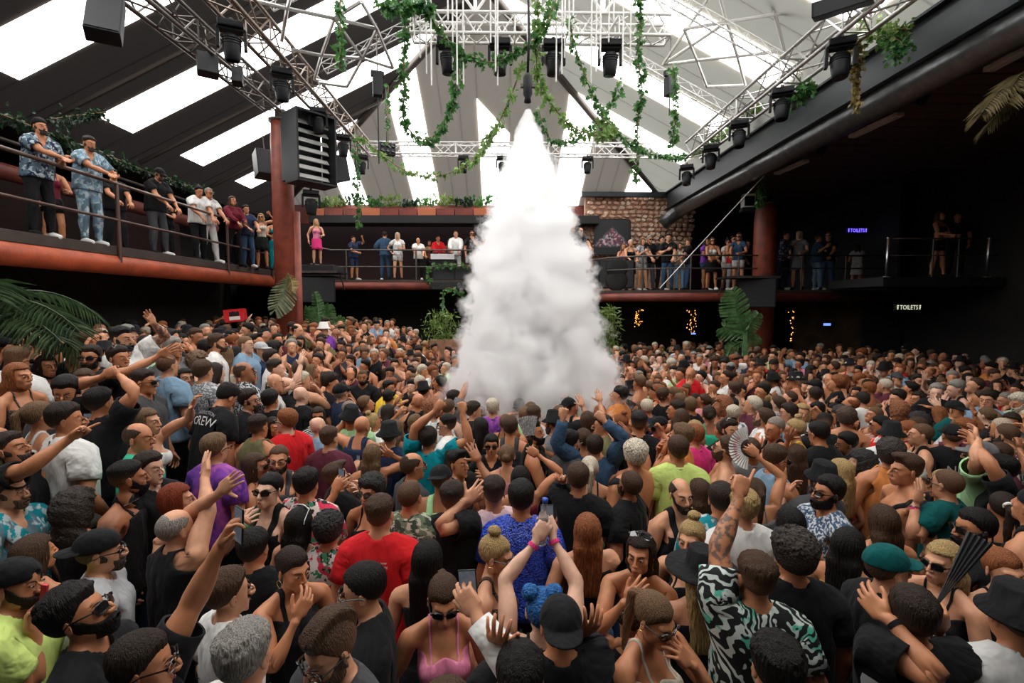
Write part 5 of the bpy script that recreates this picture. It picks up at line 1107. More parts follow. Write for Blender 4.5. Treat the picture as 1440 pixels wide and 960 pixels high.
# ---------------------------------------------------------------- hair, hats, glasses (built around the head at rest, carried rigidly by the head)
def wob(P, f, seed=0):
    r = np.random.RandomState(seed); o = 0
    for i in range(5):
        d = r.normal(size=3); d /= np.linalg.norm(d); o = o+np.sin((P@d.astype(np.float32))*f*(1+.35*i)+r.uniform(0, 6.28))
    return o/5
def strands(P, f, seed=0):       # ridges that run along the fall of the hair
    az = np.arctan2(P[..., 0], P[..., 1]-.02); return .6*np.sin(az*f+2*np.sin(P[..., 2]*30+seed))+.4*np.sin(az*f*2.3+P[..., 2]*22+seed*2)
SK = (0, .020, 1.668); SKR = np.array([.074, .094, .086])
def hair_f(style):
    def shell(P, side, top, amp=.004, fr=95, z0=1.634, tilt=1.0, seed=0):
        u = ss(1.655, 1.735, P[..., 2]); pl = np.minimum(P[..., 2]+tilt*P[..., 1]-z0+.010*np.cos(P[..., 0]*62)-.006+.004*wob(P, 190, seed+9), P[..., 2]-1.562+.25*(P[..., 1]-.08)); e = .25+.75*ss(0, .035, pl)
        t = (side+(top-side)*u)*e; d = ell(P, SK, SKR)-t-amp*(.25+.75*u)*e*(.7*wob(P, fr, seed)+.5*strands(P, 34, seed))
        return np.maximum(d, -pl)
    def face(P, d, z=1.705, y=-.035):   # leave the face free
        return np.maximum(d, -np.maximum(P[..., 2]-z, P[..., 1]-y))
    def f(P):
        x, y, z = P[..., 0], P[..., 1], P[..., 2]
        if style == 'buzz': return shell(P, .003, .0055, .0012, 240)
        if style == 'balding': return np.maximum(shell(P, .006, .003, .002, 160), z-1.722+.5*np.maximum(-y, 0)-.02*(y > .06))
        if style == 'fade': return shell(P, .0018, .022, .0055, 120, seed=1)
        if style == 'short': return shell(P, .010, .022, .0055, 110, seed=2)
        if style == 'quiff': return smin(shell(P, .003, .022, .005, 100, seed=3), ell(P, (0, -.048, 1.752), (.052, .050, .026))-.006*wob(P, 110, 4), .02)
        if style == 'slick': return shell(P, .009, .016, .0, 60)-.003*strands(P, 26)
        if style == 'messy': return shell(P, .011, .026, .009, 95, 1.628, seed=5)
        if style == 'curly': return shell(P, .024, .040, .013, 120, 1.612, seed=6)
        if style == 'mohawk': return np.minimum(shell(P, .003, .006, .001, 200), np.maximum(shell(P, .002, .036, .006, 110, seed=7), np.abs(x)-.040))
        if style == 'bob': return face(P, np.maximum(smin(ell(P, SK, SKR)-.016, ell(P, (0, .03, 1.60), (.088, .085, .11)), .04)-.004*strands(P, 30), 1.515-z))
        if style in ('long', 'wavy', 'straight'):
            w = .30 if style == 'wavy' else 0
            xx = x+w*.02*np.sin(z*38); Q = np.stack([xx, y, z], -1)
            d = smin(ell(P, SK, SKR)-.014, ell(Q, (0, .035, 1.58), (.090, .078, .13)), .04)
            d = smin(d, rbox(Q, (0, .082, 1.40), (.062, .004, .15), .030), .05)
            if style == 'wavy': d = smin(d, np.minimum(cone(Q, (.085, .0, 1.60), (.088, -.045, 1.38), .024, .020), cone(Q, (-.085, .0, 1.60), (-.088, -.045, 1.38), .024, .020)), .03)
            return face(P, np.maximum(d-.0045*strands(P, 34 if style != 'wavy' else 22), -(z-1.215)), y=-.030)
        if style == 'bigcurly': return face(P, un([ell(P, SK, SKR)-.042, ell(P, (0, .04, 1.60), (.125, .10, .14)), ell(P, (0, .065, 1.47), (.13, .06, .10))], .04)-.016*wob(P, 105, 8), 1.70, -.04)
        tight = shell(P, .008, .011, 0, 60, 1.62)-.0022*strands(P, 30)
        if style == 'ponytail': return smin(tight, np.minimum(cone(P, (0, .105, 1.705), (0, .150, 1.66), .020, .028), np.minimum(cone(P, (0, .150, 1.66), (.005, .140, 1.50), .028, .026), cone(P, (.005, .140, 1.50), (0, .11, 1.33), .026, .010)))-.004*strands(P, 30), .015)
        if style == 'bun': return smin(tight, ell(P, (0, .045, 1.785), (.040, .040, .030))-.003*np.sin(20*np.arctan2(x, y-.045)+z*60), .01)
        if style == 'lowbun': return smin(tight, ell(P, (0, .125, 1.655), (.040, .030, .038))-.004*wob(P, 130, 9), .01)
        if style == 'buns': return smin(tight, np.minimum(ell(P, (.06, .035, 1.755), (.045, .045, .042)), ell(P, (-.06, .035, 1.755), (.045, .045, .042)))-.006*wob(P, 130, 9), .012)
        if style == 'sleek': return tight
        if style == 'cap' or style == 'backcap':
            q = -1 if style == 'cap' else 1; yy = y-.018
            d = np.maximum(ell(P, (0, .018, 1.676), (.088, .108, .092)), 1.666-z-.06*q*yy)
            if style == 'backcap': d = np.maximum(d, -ell(P, (0, -.10, 1.685), (.034, .03, .022)))
            rr = np.sqrt((x/.080)**2+((yy-q*.075)/.105)**2)-1
            br = np.maximum(np.maximum(rr*.08, np.abs(z-(1.688-3.0*x*x-.16*(np.abs(yy)-.08)))-.0048), .06-q*yy)
            return np.minimum(d, br)
        if style == 'beanie': return np.maximum(ell(P, (0, .022, 1.685), (.086, .106, .10)), -(z+.45*y-1.668))-.002*np.sin(60*np.arctan2(x, y))
        if style == 'beard' or style == 'stubble':
            t = .0085 if style == 'beard' else .0026
            d = np.minimum(f_head(P, 'm'), f_neck(P, 'm')+.012)-t*.8-(.002 if style == 'beard' else .0)*wob(P, 160, 3)
            keep = np.minimum(np.minimum(1.584+np.maximum(0, y+.072)*.95-z, .012-y), z-1.516)
            d = np.maximum(d, -keep); return np.maximum(d, -ell(P, (0, -.1, 1.5685), (.0205, .05, .0085)))
    return f
WEAR = {}
def lathe_mesh(rings, n=28, sx=1.0, cy=.018):
    V, F = [], []
    for z, rx, ry in rings:
        for k in range(n): a = 2*math.pi*k/n; V.append((rx*math.sin(a), cy-ry*math.cos(a), z))
    for i in range(len(rings)-1):
        for k in range(n): F.append((i*n+k, i*n+(k+1) % n, (i+1)*n+(k+1) % n, (i+1)*n+k))
    return np.array(V, float), np.array(F)
def restattr(me, V):
    a = me.attributes.new('rest', 'FLOAT_VECTOR', 'POINT'); a.data.foreach_set('vector', np.asarray(V, np.float32).ravel())
HATS = ('cap', 'backcap', 'beanie', 'bucket', 'hat')
def wear(style, lod):
    """cached shared mesh for hair, hats, beards, glasses and the like"""
    key = (style, lod)
    if key in WEAR: return WEAR[key]
    if style in ('bucket', 'hat'):
        r = [(1.801, 0, 0), (1.800, .02, .03), (1.797, .058, .074), (1.785, .074, .092), (1.70, .090, .110), (1.668, .130, .152), (1.660, .132, .154), (1.664, .128, .15), (1.694, .086, .106), (1.70, .06, .07)] if style == 'bucket' else \
            [(1.792, 0, 0), (1.792, .02, .04), (1.800, .050, .070), (1.795, .068, .088), (1.715, .086, .106), (1.690, .092, .112), (1.684, .150, .170), (1.690, .198, .212), (1.683, .200, .214), (1.676, .150, .17), (1.676, .085, .105)]
        V, F = lathe_mesh(r); me = raw_mesh(style, V, F); me.materials.append(M_CLOTH); restattr(me, V)
    elif style in ('sunglasses', 'eyeglasses', 'whiteglasses'):
        b = MB(); mi = 0
        for q in (1, -1):
            c = np.array([q*.034, -.1000, 1.6375]); pts = []
            for k in range(12):
                a = 2*math.pi*k/12; u = math.copysign(abs(math.cos(a))**.6, math.cos(a))*.0285; v = math.copysign(abs(math.sin(a))**.6, math.sin(a))*.0205
                pts.append(c+[u, abs(q*.034+u)**2*4.2, v])
            if style == 'sunglasses': b.prism(pts, (0, 0, 0), (0, -.004, 0), 0)
            b.tube(pts+[pts[0]], .0022 if style != 'whiteglasses' else .004, 5, 1, False)
            b.box((q*.066, -.083, 1.645), (.006, .004, .006), None, 1)
            b.tube([(q*.071, -.081, 1.645), (q*.081, .0, 1.643), (q*.081, .022, 1.630)], .0032, 5, 1)
        b.tube([(.009, -.1025, 1.645), (0, -.106, 1.648), (-.009, -.1025, 1.645)], .0028, 5, 1)
        fm = plain('white_frame', (.75, .75, .72), .4) if style == 'whiteglasses' else plain('glasses_frame', (.012, .010, .009), .25)
        if style == 'whiteglasses':
            for q in (1, -1): b.box((q*.034, -.100, 1.6375), (.022, .0015, .015), None, 0)
        me = b.mesh(style, [M_LENS, fm])
    elif style == 'eye':
        b = MB(); n = 10
        for mi, (rx, rz, y, k) in enumerate([(.0118, .0058, -.0868, 1), (.0066, .0058, -.0895, 0)]):
            V = [(0, -.0035, 0)]+[(rx*math.cos(2*math.pi*j/n), 0, rz*math.sin(2*math.pi*j/n)) for j in range(n)]+[(0, .008, 0)]
            b.add(np.array(V)+[0, y, 1.6375], [(0, 1+(j+1) % n, 1+j) for j in range(n)]+[(n+1, 1+j, 1+(j+1) % n) for j in range(n)], mi)
        me = b.mesh('eye', [M_EYE, M_IRIS], True)
    elif style == 'eyebrow':
        fb = BODY['m', 0]; bv = BVHTree.FromPolygons([tuple(v) for v in fb.V], [tuple(int(i) for i in t_) for t_ in fb.T])
        me = MB().tube([(x_, bv.ray_cast(Vector((x_+.031, -.5, z_)), Vector((0, 1, 0)))[0].y-.0012, z_) for x_, z_ in ((-.017, 1.6545), (-.009, 1.658), (-.001, 1.6605), (.007, 1.6610), (.014, 1.6590), (.019, 1.6565))], [.0022, .0034, .0038, .0034, .0026, .0012], 6).mesh('eyebrow', M_HAIR, True)
    elif style == 'hoop':
        b = MB()
        for q in (1, -1): b.tube([(q*.083, .004+.022*math.sin(a), 1.578+.022*math.cos(a)) for a in np.linspace(0, 6.283, 17)], .0016, 5)
        me = b.mesh('hoop', M_GOLD)
    elif style == 'scrunchie':
        me = MB().tube([(.026*math.cos(a), .118+.012*math.sin(a), 1.69+.024*math.sin(a)) for a in np.linspace(0, 6.283, 15)], .012, 7).mesh('scrunchie', M_CLOTH, True)
    else:
        st = {0: .0050, 1: .0072, 2: .0095}[lod]; longh = style in ('long', 'wavy', 'straight', 'bigcurly', 'ponytail')
        b = spans((-.165, .165, st)) if style == 'bigcurly' else spans((-.125, .125, st))
        lo = 1.19 if longh else (1.495 if style in ('bob', 'beard', 'stubble') else 1.54)
        if style == 'stubble': st = .0045; b = spans((-.1, .1, st))
        V, F = surface_nets(hair_f(style), b+1e-5*np.arange(len(b)), spans((-.21, .22, st)), spans((lo, 1.845, st)))
        V = smooth(V, F, .3, 1); n = {0: 4200, 1: 1500, 2: 620}[lod]
        if longh: n = int(n*1.35)
        V, T = decimate(V, F, n if style not in HATS else n//2); me = raw_mesh(style, V, T); restattr(me, V)
        if style in ('fade', 'quiff', 'short', 'buzz', 'mohawk', 'slick', 'balding'):
            fa = me.attributes.new('fade', 'FLOAT', 'POINT'); z = V[:, 2]; lo_, hi_, k = dict(fade=(1.60, 1.71, 1), quiff=(1.60, 1.71, .9), short=(1.58, 1.66, .6), buzz=(1.0, 1.01, 0), mohawk=(1.62, 1.74, .9), slick=(1.57, 1.64, .5), balding=(1.60, 1.75, .6))[style]; fv = (1-ss(lo_, hi_, z))*k+(.45 if style == 'buzz' else 0); fa.data.foreach_set('value', fv.astype(np.float32))
        me.materials.append(M_CLOTH if style in HATS else (M_CURL if style in ('curly', 'bigcurly', 'buns') else M_HAIR))
    WEAR[key] = me; return me
HAIRC = dict(bk=(.010, .008, .007), db=(.026, .016, .011), br=(.065, .034, .019), lb=(.15, .085, .042), bl=(.42, .28, .12), pl=(.62, .54, .42), gr=(.28, .26, .235), gi=(.26, .085, .03), re=(.20, .035, .012), bu=(.0, .09, .30))
SKINC = dict(a=(.68, .39, .27), b=(.60, .285, .16), c=(.51, .205, .095), d=(.33, .122, .054), e=(.15, .058, .035))
TOPC = dict(black=(.0085, .0085, .0095), white=(.72, .71, .69), grey=(.16, .16, .165), dgrey=(.055, .055, .06), red=(.62, .015, .02), navy=(.02, .03, .07), teal=(.0, .22, .27), lime=(.62, .78, .22), green=(.03, .42, .25), dgreen=(.0, .075, .075), mint=(.38, .65, .34), pink=(.72, .22, .36),
            palepink=(.72, .50, .53), magenta=(.72, .04, .20), blue=(.02, .07, .55), lblue=(.20, .32, .44), denim=(.035, .075, .14), maroon=(.10, .02, .035), olive=(.14, .13, .06), khaki=(.30, .25, .14), yellow=(.75, .50, .04), orange=(.62, .22, .06), purple=(.20, .05, .36), rose=(.62, .25, .26), cream=(.62, .56, .45), brown=(.12, .06, .035), lgrey=(.40, .40, .41), wine=(.16, .015, .03))
# ---------------------------------------------------------------- people
from mathutils.bvhtree import BVHTree
def link(name, data, parent=None, color=None):
    o = bpy.data.objects.new(name, data); COL.objects.link(o)
    if parent is not None: o.parent = parent
    if color is not None: o.color = (*color, 1)
    return o
BVH = {}
def surf_y(sex, g, x, z, back):
    key = (sex, g)
    if key not in BVH: b = GARM[sex, g, 0]; BVH[key] = BVHTree.FromPolygons([tuple(v) for v in b.V], [tuple(int(i) for i in t) for t in b.T])
    y0 = .6 if back else -.6
    h = BVH[key].ray_cast(Vector((x, y0, z)), Vector((0, -1 if back else 1, 0)))[0]
    return (h.y if h else (.11 if back else -.13))+(.013 if back else -.013)
def text_arrays(txt, size):
    cu = bpy.data.curves.new('t', 'FONT'); cu.body = txt; cu.size = size; cu.align_x = 'CENTER'; cu.align_y = 'CENTER'; cu.resolution_u = 2
    o = bpy.data.objects.new('t', cu); COL.objects.link(o); dg = bpy.context.evaluated_depsgraph_get(); dg.update(); ev = o.evaluated_get(dg); m = ev.to_mesh(); V, T = arrays(m); ev.to_mesh_clear()
    bpy.data.objects.remove(o); bpy.data.curves.remove(cu); return V, T
BODYCACHE = {}
GNAME = {'tee': 'tshirt', 'vtee': 'shirt', 'croptee': 'crop_top', 'sleeveless': 'sleeveless_shirt', 'tank': 'tank_top', 'camisole': 'camisole', 'bandeau': 'bandeau_top', 'bra': 'bikini_top', 'shirt': 'long_sleeved_shirt', 'jumper': 'long_sleeved_top', 'trousers': 'trousers', 'shorts': 'shorts', 'skirt': 'skirt'}
def garment_obj(sex, g, lod, GM, key, mat, col, parent, b=None):
    ck = (key, g, lod, sex, mat.name) if key else None
    if ck and ck in BODYCACHE: me = BODYCACHE[ck]
    else:
        b = b or GARM[sex, g, lod]; me = raw_mesh(g, skin(b.V, b.W, GM), b.T); restattr(me, b.V); me.materials.append(mat)
        if ck: BODYCACHE[ck] = me
    return link(GNAME.get(g, g), me, parent, col)
PEOPLE = []
def m4(M): return Matrix([list(map(float, r)) for r in M])
def make_person(x, y, z, rz, sc, sp, headworld=None):
    """sp: sex, lod, pose (dict), key (shared pose) ... returns the body object"""
    sex, lod = sp['sex'], sp['lod']; key = sp.get('key'); 
    ps = dict(sp.get('pose', {}))
    rot = np.array(Matrix.Rotation(rz, 3, 'Z'))
    if headworld is not None:      # keep the head where the photograph has it, whatever the lean
        _, G0 = pose(dict(ps, armL='down', armR='down') if any(isinstance(ps.get(a), tuple) for a in ('armL', 'armR')) else ps)
        hc = G0['hea'][:3, :3]@HC+G0['hea'][:3, 3]; off = rot@(hc*sc); x, y = headworld[0]-off[0], headworld[1]-off[1]
    for s, q in (('L', 1), ('R', -1)):
        a = ps.get('arm'+s)
        if isinstance(a, tuple):   # (px, py, depth offset, hand, palm, fingers): a wrist target seen in the photograph
            Yw = (headworld[1] if headworld is not None else y)+a[2]; w = at(a[0], a[1], Yw); loc = rot.T@(np.array(w)-np.array([x, y, z]))/sc
            d = dict(t=loc, hand=a[3] if len(a) > 3 else 'open', palm=np.array(a[4]) if len(a) > 4 and a[4] else np.array([-.2*q, -1, .1]), pole=np.array([q*.9, .25, -.6]) if np.linalg.norm(loc-np.array([q*.19, 0, 1.43])) > .40 else np.array([q*.30, .1, -1.0]))
            if len(a) > 5: d['F'] = rot.T@np.array(a[5], float)
            ps['arm'+s] = d
    if key: key = (*key, {'tee': 's', 'vtee': 's', 'croptee': 'c', 'shirt': 'l', 'jumper': 'l', 'sleeveless': 'v'}.get((sp.get('top') or ['-'])[0], '-'))
    if key and key in BODYCACHE: GM, G, me = BODYCACHE[key]
    else:
        GM, G = pose(ps); b = BODY[sex, lod]; g_ = (sp.get('top') or ['-'])[0]; me = raw_mesh('person', skin({'tee': b.Vs, 'vtee': b.Vs, 'croptee': b.Vc, 'shirt': b.Vl, 'jumper': b.Vl, 'sleeveless': b.Vv}.get(g_, b.V), b.W, GM), b.T); restattr(me, b.V)
        me.materials.append(M_TAT if sp.get('tattoo') else M_SKIN); me.materials.append(M_LIP)
        if b.lip is not None: me.polygons.foreach_set('material_index', b.lip.astype(np.int32))
        if key: BODYCACHE[key] = (GM, G, me)
    o = link('person', me, None, SKINC[sp.get('skin', 'c')]); o.location = (x, y, z); o.rotation_euler = (0, 0, rz); o.scale = (sc, sc, sc)
    H = m4(G['hea'])
    def onhead(name, st, col=None, M=None, l=None):
        c = link(name, wear(st, lod if l is None else l), o, col); c.matrix_local = H@M if M is not None else H; return c
    hs, hc = sp.get('hair', 'short'), HAIRC[sp.get('hairc', 'db')]; acc = sp.get('acc', [])
    hl = min(lod, 2)
    if hs in HATS:
        onhead({'backcap': 'cap', 'cap': 'cap', 'beanie': 'beanie', 'bucket': 'bucket_hat', 'hat': 'wide_brimmed_hat'}[hs], hs, TOPC[sp.get('hatc', 'black')], None, hl)
        onhead('hair', ('buzz' if sp.get('under') in (None, 'fade') else sp['under']), hc, None, hl)
    elif hs != 'bald': onhead('hair', hs, hc, None, hl)
    shades = 'sun' in acc
    if sp.get('face', True):
        if not shades and lod < 2:
            for q in (1, -1): onhead('eye', 'eye', None, Matrix.Translation((q*.031, 0, 0)), 0)
        if lod < 2 or not shades:
            for q in (1, -1): onhead('eyebrow', 'eyebrow', [c*.7 for c in hc] if hs != 'pl' else HAIRC['br'], Matrix.Translation((q*.031, 0, 0))@Matrix.Diagonal((q, 1, 1, 1)), 0)
    if shades: onhead('sunglasses', 'sunglasses', None, None, 0)
    if 'glasses' in acc: onhead('eyeglasses', 'eyeglasses', None, None, 0)
    if 'sunhead' in acc or 'whitehead' in acc: onhead('sunglasses', 'sunglasses' if 'sunhead' in acc else 'whiteglasses', None, Matrix.Translation((0, .085, .125))@Matrix.Translation((0, -.1, 1.64))@Matrix.Rotation(-.75, 4, 'X')@Matrix.Translation((0, .1, -1.64)), 0)
    for k in ('beard', 'stubble'):
        if k in acc: onhead('beard', k, [c*(1 if k == 'beard' else 1.6)+(0 if k == 'beard' else .02) for c in (hc if hs not in ('gr',) else hc)], None, min(hl, 1))
    if 'hoops' in acc: onhead('hoop_earrings', 'hoop')
    if 'scrunchie' in acc: onhead('hair_scrunchie', 'scrunchie', TOPC['white'])
    tops = sp.get('top')
    if tops:
        g, mk_, tc = tops; garment_obj(sex, g, min(lod, 2), GM, key, cloth_mat(mk_), TOPC[tc] if isinstance(tc, str) else tc, o)
    bt = sp.get('bottom', ('trousers', 'plain', 'black'))
    if bt: garment_obj(sex, bt[0], min(lod+1, 2), GM, key, cloth_mat(bt[1]), TOPC[bt[2]], o)
    def onbone(name, bone, me_, col=None):
        c = link(name, me_, o, col); c.matrix_local = m4(G[bone]); return c
    f = .94 if sex == 'f' else 1
    for a in acc:
        if a[:4] == 'band' or a[:5] == 'watch':
            s = a[4] if a[:4] == 'band' else a[5]; q = 1 if s == 'L' else -1; k = a[5:]
            if a.startswith('watch'):
                mb = MB(); mb.tube([(q*.700, .030*math.cos(t), 1.43+.030*math.sin(t)) for t in np.linspace(0, 6.283, 15)], .006, 6, 0); mb.lathe([(.0, 0), (.017, 0), (.017, .007), (.0, .009)], (q*.700, 0, 1.458), 14, None, 0); onbone('wristwatch', 'for'+s, mb.mesh('wristwatch', M_SILVER if 'gold' not in acc else M_GOLD))
            else:
                mb = MB(); V, F = [], []
                for i, xx in enumerate((-.010, .010)):
                    for t in range(14): V.append((q*(.690+xx), .0315*math.cos(t*.4488), 1.43+.0315*math.sin(t*.4488)))
                F = [(t, (t+1) % 14, 14+(t+1) % 14, 14+t) for t in range(14)]; mb.add(V, F); onbone('wristband', 'for'+s, mb.mesh('wristband', M_CLOTH), TOPC[{'p': 'magenta', 'y': 'lime', 'o': 'orange', 'k': 'black', '': 'magenta'}[k]])
        if a in ('chain', 'goldchain'):
            pts = [(.085*math.sin(t), .012-.083*math.cos(t), 1.468-.028*math.cos(t)+.004) for t in np.linspace(0, 6.283, 29)]
            onbone('neck_chain', 'che', MB().tube(pts, .0028, 5, 0, False).mesh('neck_chain', M_SILVER if a == 'chain' else M_GOLD))
        if a.startswith('strap'):
            cl = TOPC['black'] if a == 'strap' else TOPC['lgrey']; q = -1 if a != 'strapr' else 1
            g0 = GARM[sex, 'tank', 0]; b0 = GARM[sex, tops[0], 0] if tops and tops[0] in ('tee', 'vtee', 'shirt', 'croptee') else None
            src = BODY[sex, 1] if not tops else (b0 or g0); n = np.array([q*.78, 0, .62]); p0 = np.array([0, 0, 1.28]); sel = np.abs(src.V[:, 0]) < .24
            V2, T2 = cut(src.V+vnormals(src.V, src.T)*.006, src.T, [(p0+n*.018, n), (p0-n*.018, -n), ((.21, 0, 0), (1, 0, 0)), ((-.21, 0, 0), (-1, 0, 0)), ((0, 0, .9), (0, 0, -1)), ((0, 0, 1.53), (0, 0, 1))])
            V2, T2 = rim(V2, T2, .007); g = mk(V2, T2); garment_obj(sex, 'cross_body_strap', 0, GM, None, M_CLOTH, cl, o, g)
        if a == 'boombox':     # printed radio on the back: grey panel, two speakers, a cassette slot
            def patch(nm, shapes, col, lift):
                V, T = [], []
                for P_, F_ in shapes: o_ = len(V); V += P_; T += [[i+o_ for i in f] for f in F_]
                V = np.array([[x_, surf_y(sex, tops[0], x_, z_, True)+lift, z_] for x_, z_ in V]); T = np.array(T); b = mk(V, T); m_ = raw_mesh(nm, skin(V, b.W, GM), T, False); m_.materials.append(M_CLOTH); link(nm, m_, o, TOPC[col])
            def grid(x0, x1, z0, z1, n, k): return [(x0+(x1-x0)*i/n, z0+(z1-z0)*j/k) for i in range(n+1) for j in range(k+1)], [t for i in range(n) for j in range(k) for t in ((i*(k+1)+j, (i+1)*(k+1)+j, (i+1)*(k+1)+j+1), (i*(k+1)+j, (i+1)*(k+1)+j+1, i*(k+1)+j+1))]
            def ring(cx, cz, r0, r1): return [(cx+r*math.cos(t), cz+r*math.sin(t)) for r in (r0, r1) for t in np.linspace(0, 2*math.pi, 20, endpoint=False)], [t for i in range(20) for t in ((i, (i+1) % 20, 20+i), ((i+1) % 20, 20+(i+1) % 20, 20+i))]
            patch('print', [grid(-.17, .17, 1.10, 1.36, 12, 8)], 'lgrey', .001); patch('print', [ring(q*.115, 1.17, .030, .040) for q in (1, -1)]+[ring(q*.115, 1.17, .004, .016) for q in (1, -1)]+[grid(-.06, .06, 1.18, 1.23, 5, 2), grid(-.17, .17, 1.295, 1.300, 12, 1), grid(-.068, -.064, 1.10, 1.295, 1, 6), grid(.064, .068, 1.10, 1.295, 1, 6)], 'black', .004)
        if a.startswith('text:'):
            _, side, zc, size, colr, txt = a.split(':', 5); back = side == 'b'; V, T = text_arrays(txt.replace('|', '\n'), float(size))
            g = tops[0]; U = V.copy(); V = np.array([[(-u[0] if back else u[0]), 0, float(zc)+u[1]] for u in U])
            if back: pass
            for v in V: v[1] = surf_y(sex, g, v[0], v[2], back)
            b = mk(V, T); me2 = raw_mesh('lettering', skin(V, b.W, GM), T, False); me2.materials.append(M_CLOTH); link('lettering', me2, o, TOPC[colr])
    o['category'] = 'person'; o['label'] = sp.get('label', ''); o['group'] = sp.get('group', 'people in the crowd')
    PEOPLE.append(o); return o, G, np.array([x, y, z]), rot, sc
def hand_world(G, base, rot, sc, s, du=.095, dp=.03):
    """point in the palm of a posed hand, with the finger direction and the palm direction (world)"""
    q = 1 if s == 'L' else -1; M = G['han'+s]; p = M[:3, :3]@(np.array([q*(WRI[0]+du), 0, 1.43-dp]))+M[:3, 3]
    return base+rot@(p*sc), rot@(M[:3, 0]*q), rot@(-M[:3, 2])
def locate(px, py, hh, floor=None):
    v = ray(px, py)
    Y = 1.0; prev = None
    while Y < 22:
        t = Y/v[1]; X = v[0]*t; Z = CZ+v[2]*t; e = Z-((fz(X, Y) if floor is None else floor)+1.645*hh)
        if e <= 0: break
        Y += .01
    return X, Y, (fz(X, Y) if floor is None else floor)
HEROES = []
PROPS = []
def H(px, py, f, look, top, label, yaw=0, pitch=0, L='down', R='down', acc='', h=None, lean=0, roll=0, prop=None, tat=False, hatc='black', under='fade', bottom=None, fl=None):
    sex, hair, hc, sk = look.split(); g = top.split() if top else None
    HEROES.append(dict(px=px, py=py, f=f, sex=sex, hair=hair, hairc=hc, skin=sk, top=tuple(g) if g else None, label=label, yaw=yaw, pitch=pitch, L=L, R=R, acc=acc.split(';') if acc else [], h=h or (1.0 if sex == 'm' else .94), lean=lean, roll=roll, prop=prop, tattoo=tat, hatc=hatc, under=under, bottom=bottom, fl=fl))
# --- nearest rows, left
H(14, 690, 95, 'm short br b', 'vtee floral teal', 'brown-haired man in a dark floral shirt at the left edge, facing right', acc='stubble')
H(108, 715, 170, 'f bigcurly db c', 'camisole plain black', 'woman with big dark curls and a bare back, black thin-strapped top')
H(182, 672, -80, 'm fade bk d', 'tank plain black', 'man in black tank top with tattooed arm and silver chain, facing left', acc='beard;chain', tat=True, yaw=10)
H(212, 658, 80, 'm short db a', 'tee plain black', 'pale man in a black T-shirt facing right, behind the tattooed man', h=.97)
H(250, 742, 150, 'm balding gr b', 'sleeveless plain black', 'balding man in a black sleeveless top with one palm raised high', L=(331, 668, .05, 'open'), R=(290, 668, .25, 'open'))
H(143, 775, 120, 'm backcap db b', 'tee plain lgrey', 'man in a black backwards cap and glasses, pale grey T-shirt', acc='glasses;stubble')
H(26, 820, 95, 'm backcap db c', 'tee plain lime', 'bearded man in a black cap and pale yellow T-shirt by the left edge', acc='beard', R=(45, 888, -.05, 'grip'), prop=('redstick', 'R'))
H(112, 862, 105, 'm messy bk c', 'tee plain black', 'black-haired bearded man in dark sunglasses looking up, lower left', acc='sun;beard', pitch=-.35, h=1.04)
H(50, 778, 165, 'f long br c', 'camisole plain black', 'woman with long brown hair behind the man in the black cap')
H(205, 932, 110, 'm slick db c', 'tee plain black', 'dark-haired man in glasses at the bottom edge, black T-shirt arm raised with phone', acc='glasses', L=(312, 765, .25, 'phone'), prop=('phone', 'L'))
H(324, 832, 135, 'm short br b', 'tee plain white', 'short-haired man in a white T-shirt with dark lettering on the back', acc='text:b:1.25:.062:dgrey:SURFING SAFARI', h=.97)
H(347, 918, 170, 'm messy gr b', 'tee plain white', 'man with tousled silver hair at the bottom edge', h=1.02)
H(413, 798, 45, 'f lowbun db c', 'tank plain black', 'woman with tied-back hair, black strappy top and hand at her chin', R='chin', acc='hoops', yaw=.2, pitch=.15)
H(462, 912, -35, 'm mohawk br b', 'tee plain dgrey', 'man with a brown mohawk and aviator glasses at the bottom edge', acc='glasses;stubble', pitch=.3, h=1.03)
H(378, 688, -10, 'm sleek bk a', 'tank plain black', 'pale person in black sunglasses drinking from a green bottle', acc='sun', R='face', L='bent', prop=('bottle', 'R'), pitch=-.12)
H(392, 645, 15, 'm buzz db c', 'tank plain dgrey', 'bald man with round glasses and a dark beard', acc='glasses;beard', hatc='black', L='chest')
H(432, 680, 175, 'm messy bk c', 'tee pink white', 'dark-haired man in a red and white floral shirt seen from behind', L=(470, 690, .2, 'phone'), prop=('phone', 'L'))
H(424, 735, 160, 'f straight bk b', 'camisole plain black', 'dark-haired woman with white sunglasses pushed up on her head', acc='whitehead')
H(358, 770, 175, 'm short bk c', 'tee plain black', 'man in a plain black T-shirt behind the raised pale forearm', h=.95)
H(250, 702, 120, 'f bob re b', 'camisole plain orange', 'woman with red hair behind the balding man')
H(304, 630, 160, 'm short lb b', 'tee tiedye purple', 'sandy-haired man in a purple tie-dye T-shirt', acc='glasses', h=1.02)
# --- middle left
H(95, 590, 160, 'm short db c', 'tee plain white', 'man in a white T-shirt seen from behind, holding up a phone', yaw=-.7, h=1.03, L=(112, 612, .3, 'phone'), prop=('phone', 'L'))
H(18, 632, 95, 'm fade db c', 'tee plain black', 'man in black at the left edge, arm stretched towards the right', pitch=-.3, R=(98, 616, -.1, 'point'), acc='stubble')
H(57, 584, 150, 'f ponytail lb c', 'tank plain white', 'woman with a fair ponytail and white tank top')
H(27, 528, 85, 'f long gi c', 'camisole lace black', 'woman with long auburn hair in profile at the left edge', h=.95)
H(66, 514, 70, 'f long db c', 'camisole plain black', 'dark-haired woman facing right beside the auburn-haired woman', R='chest')
H(103, 495, 30, 'm quiff bk c', 'shirt plain black', 'man with a black quiff and dark jacket facing the camera')
H(127, 502, 15, 'm short db c', 'tee plain black', 'bearded man in sunglasses beside the man with the quiff', acc='sun;beard')
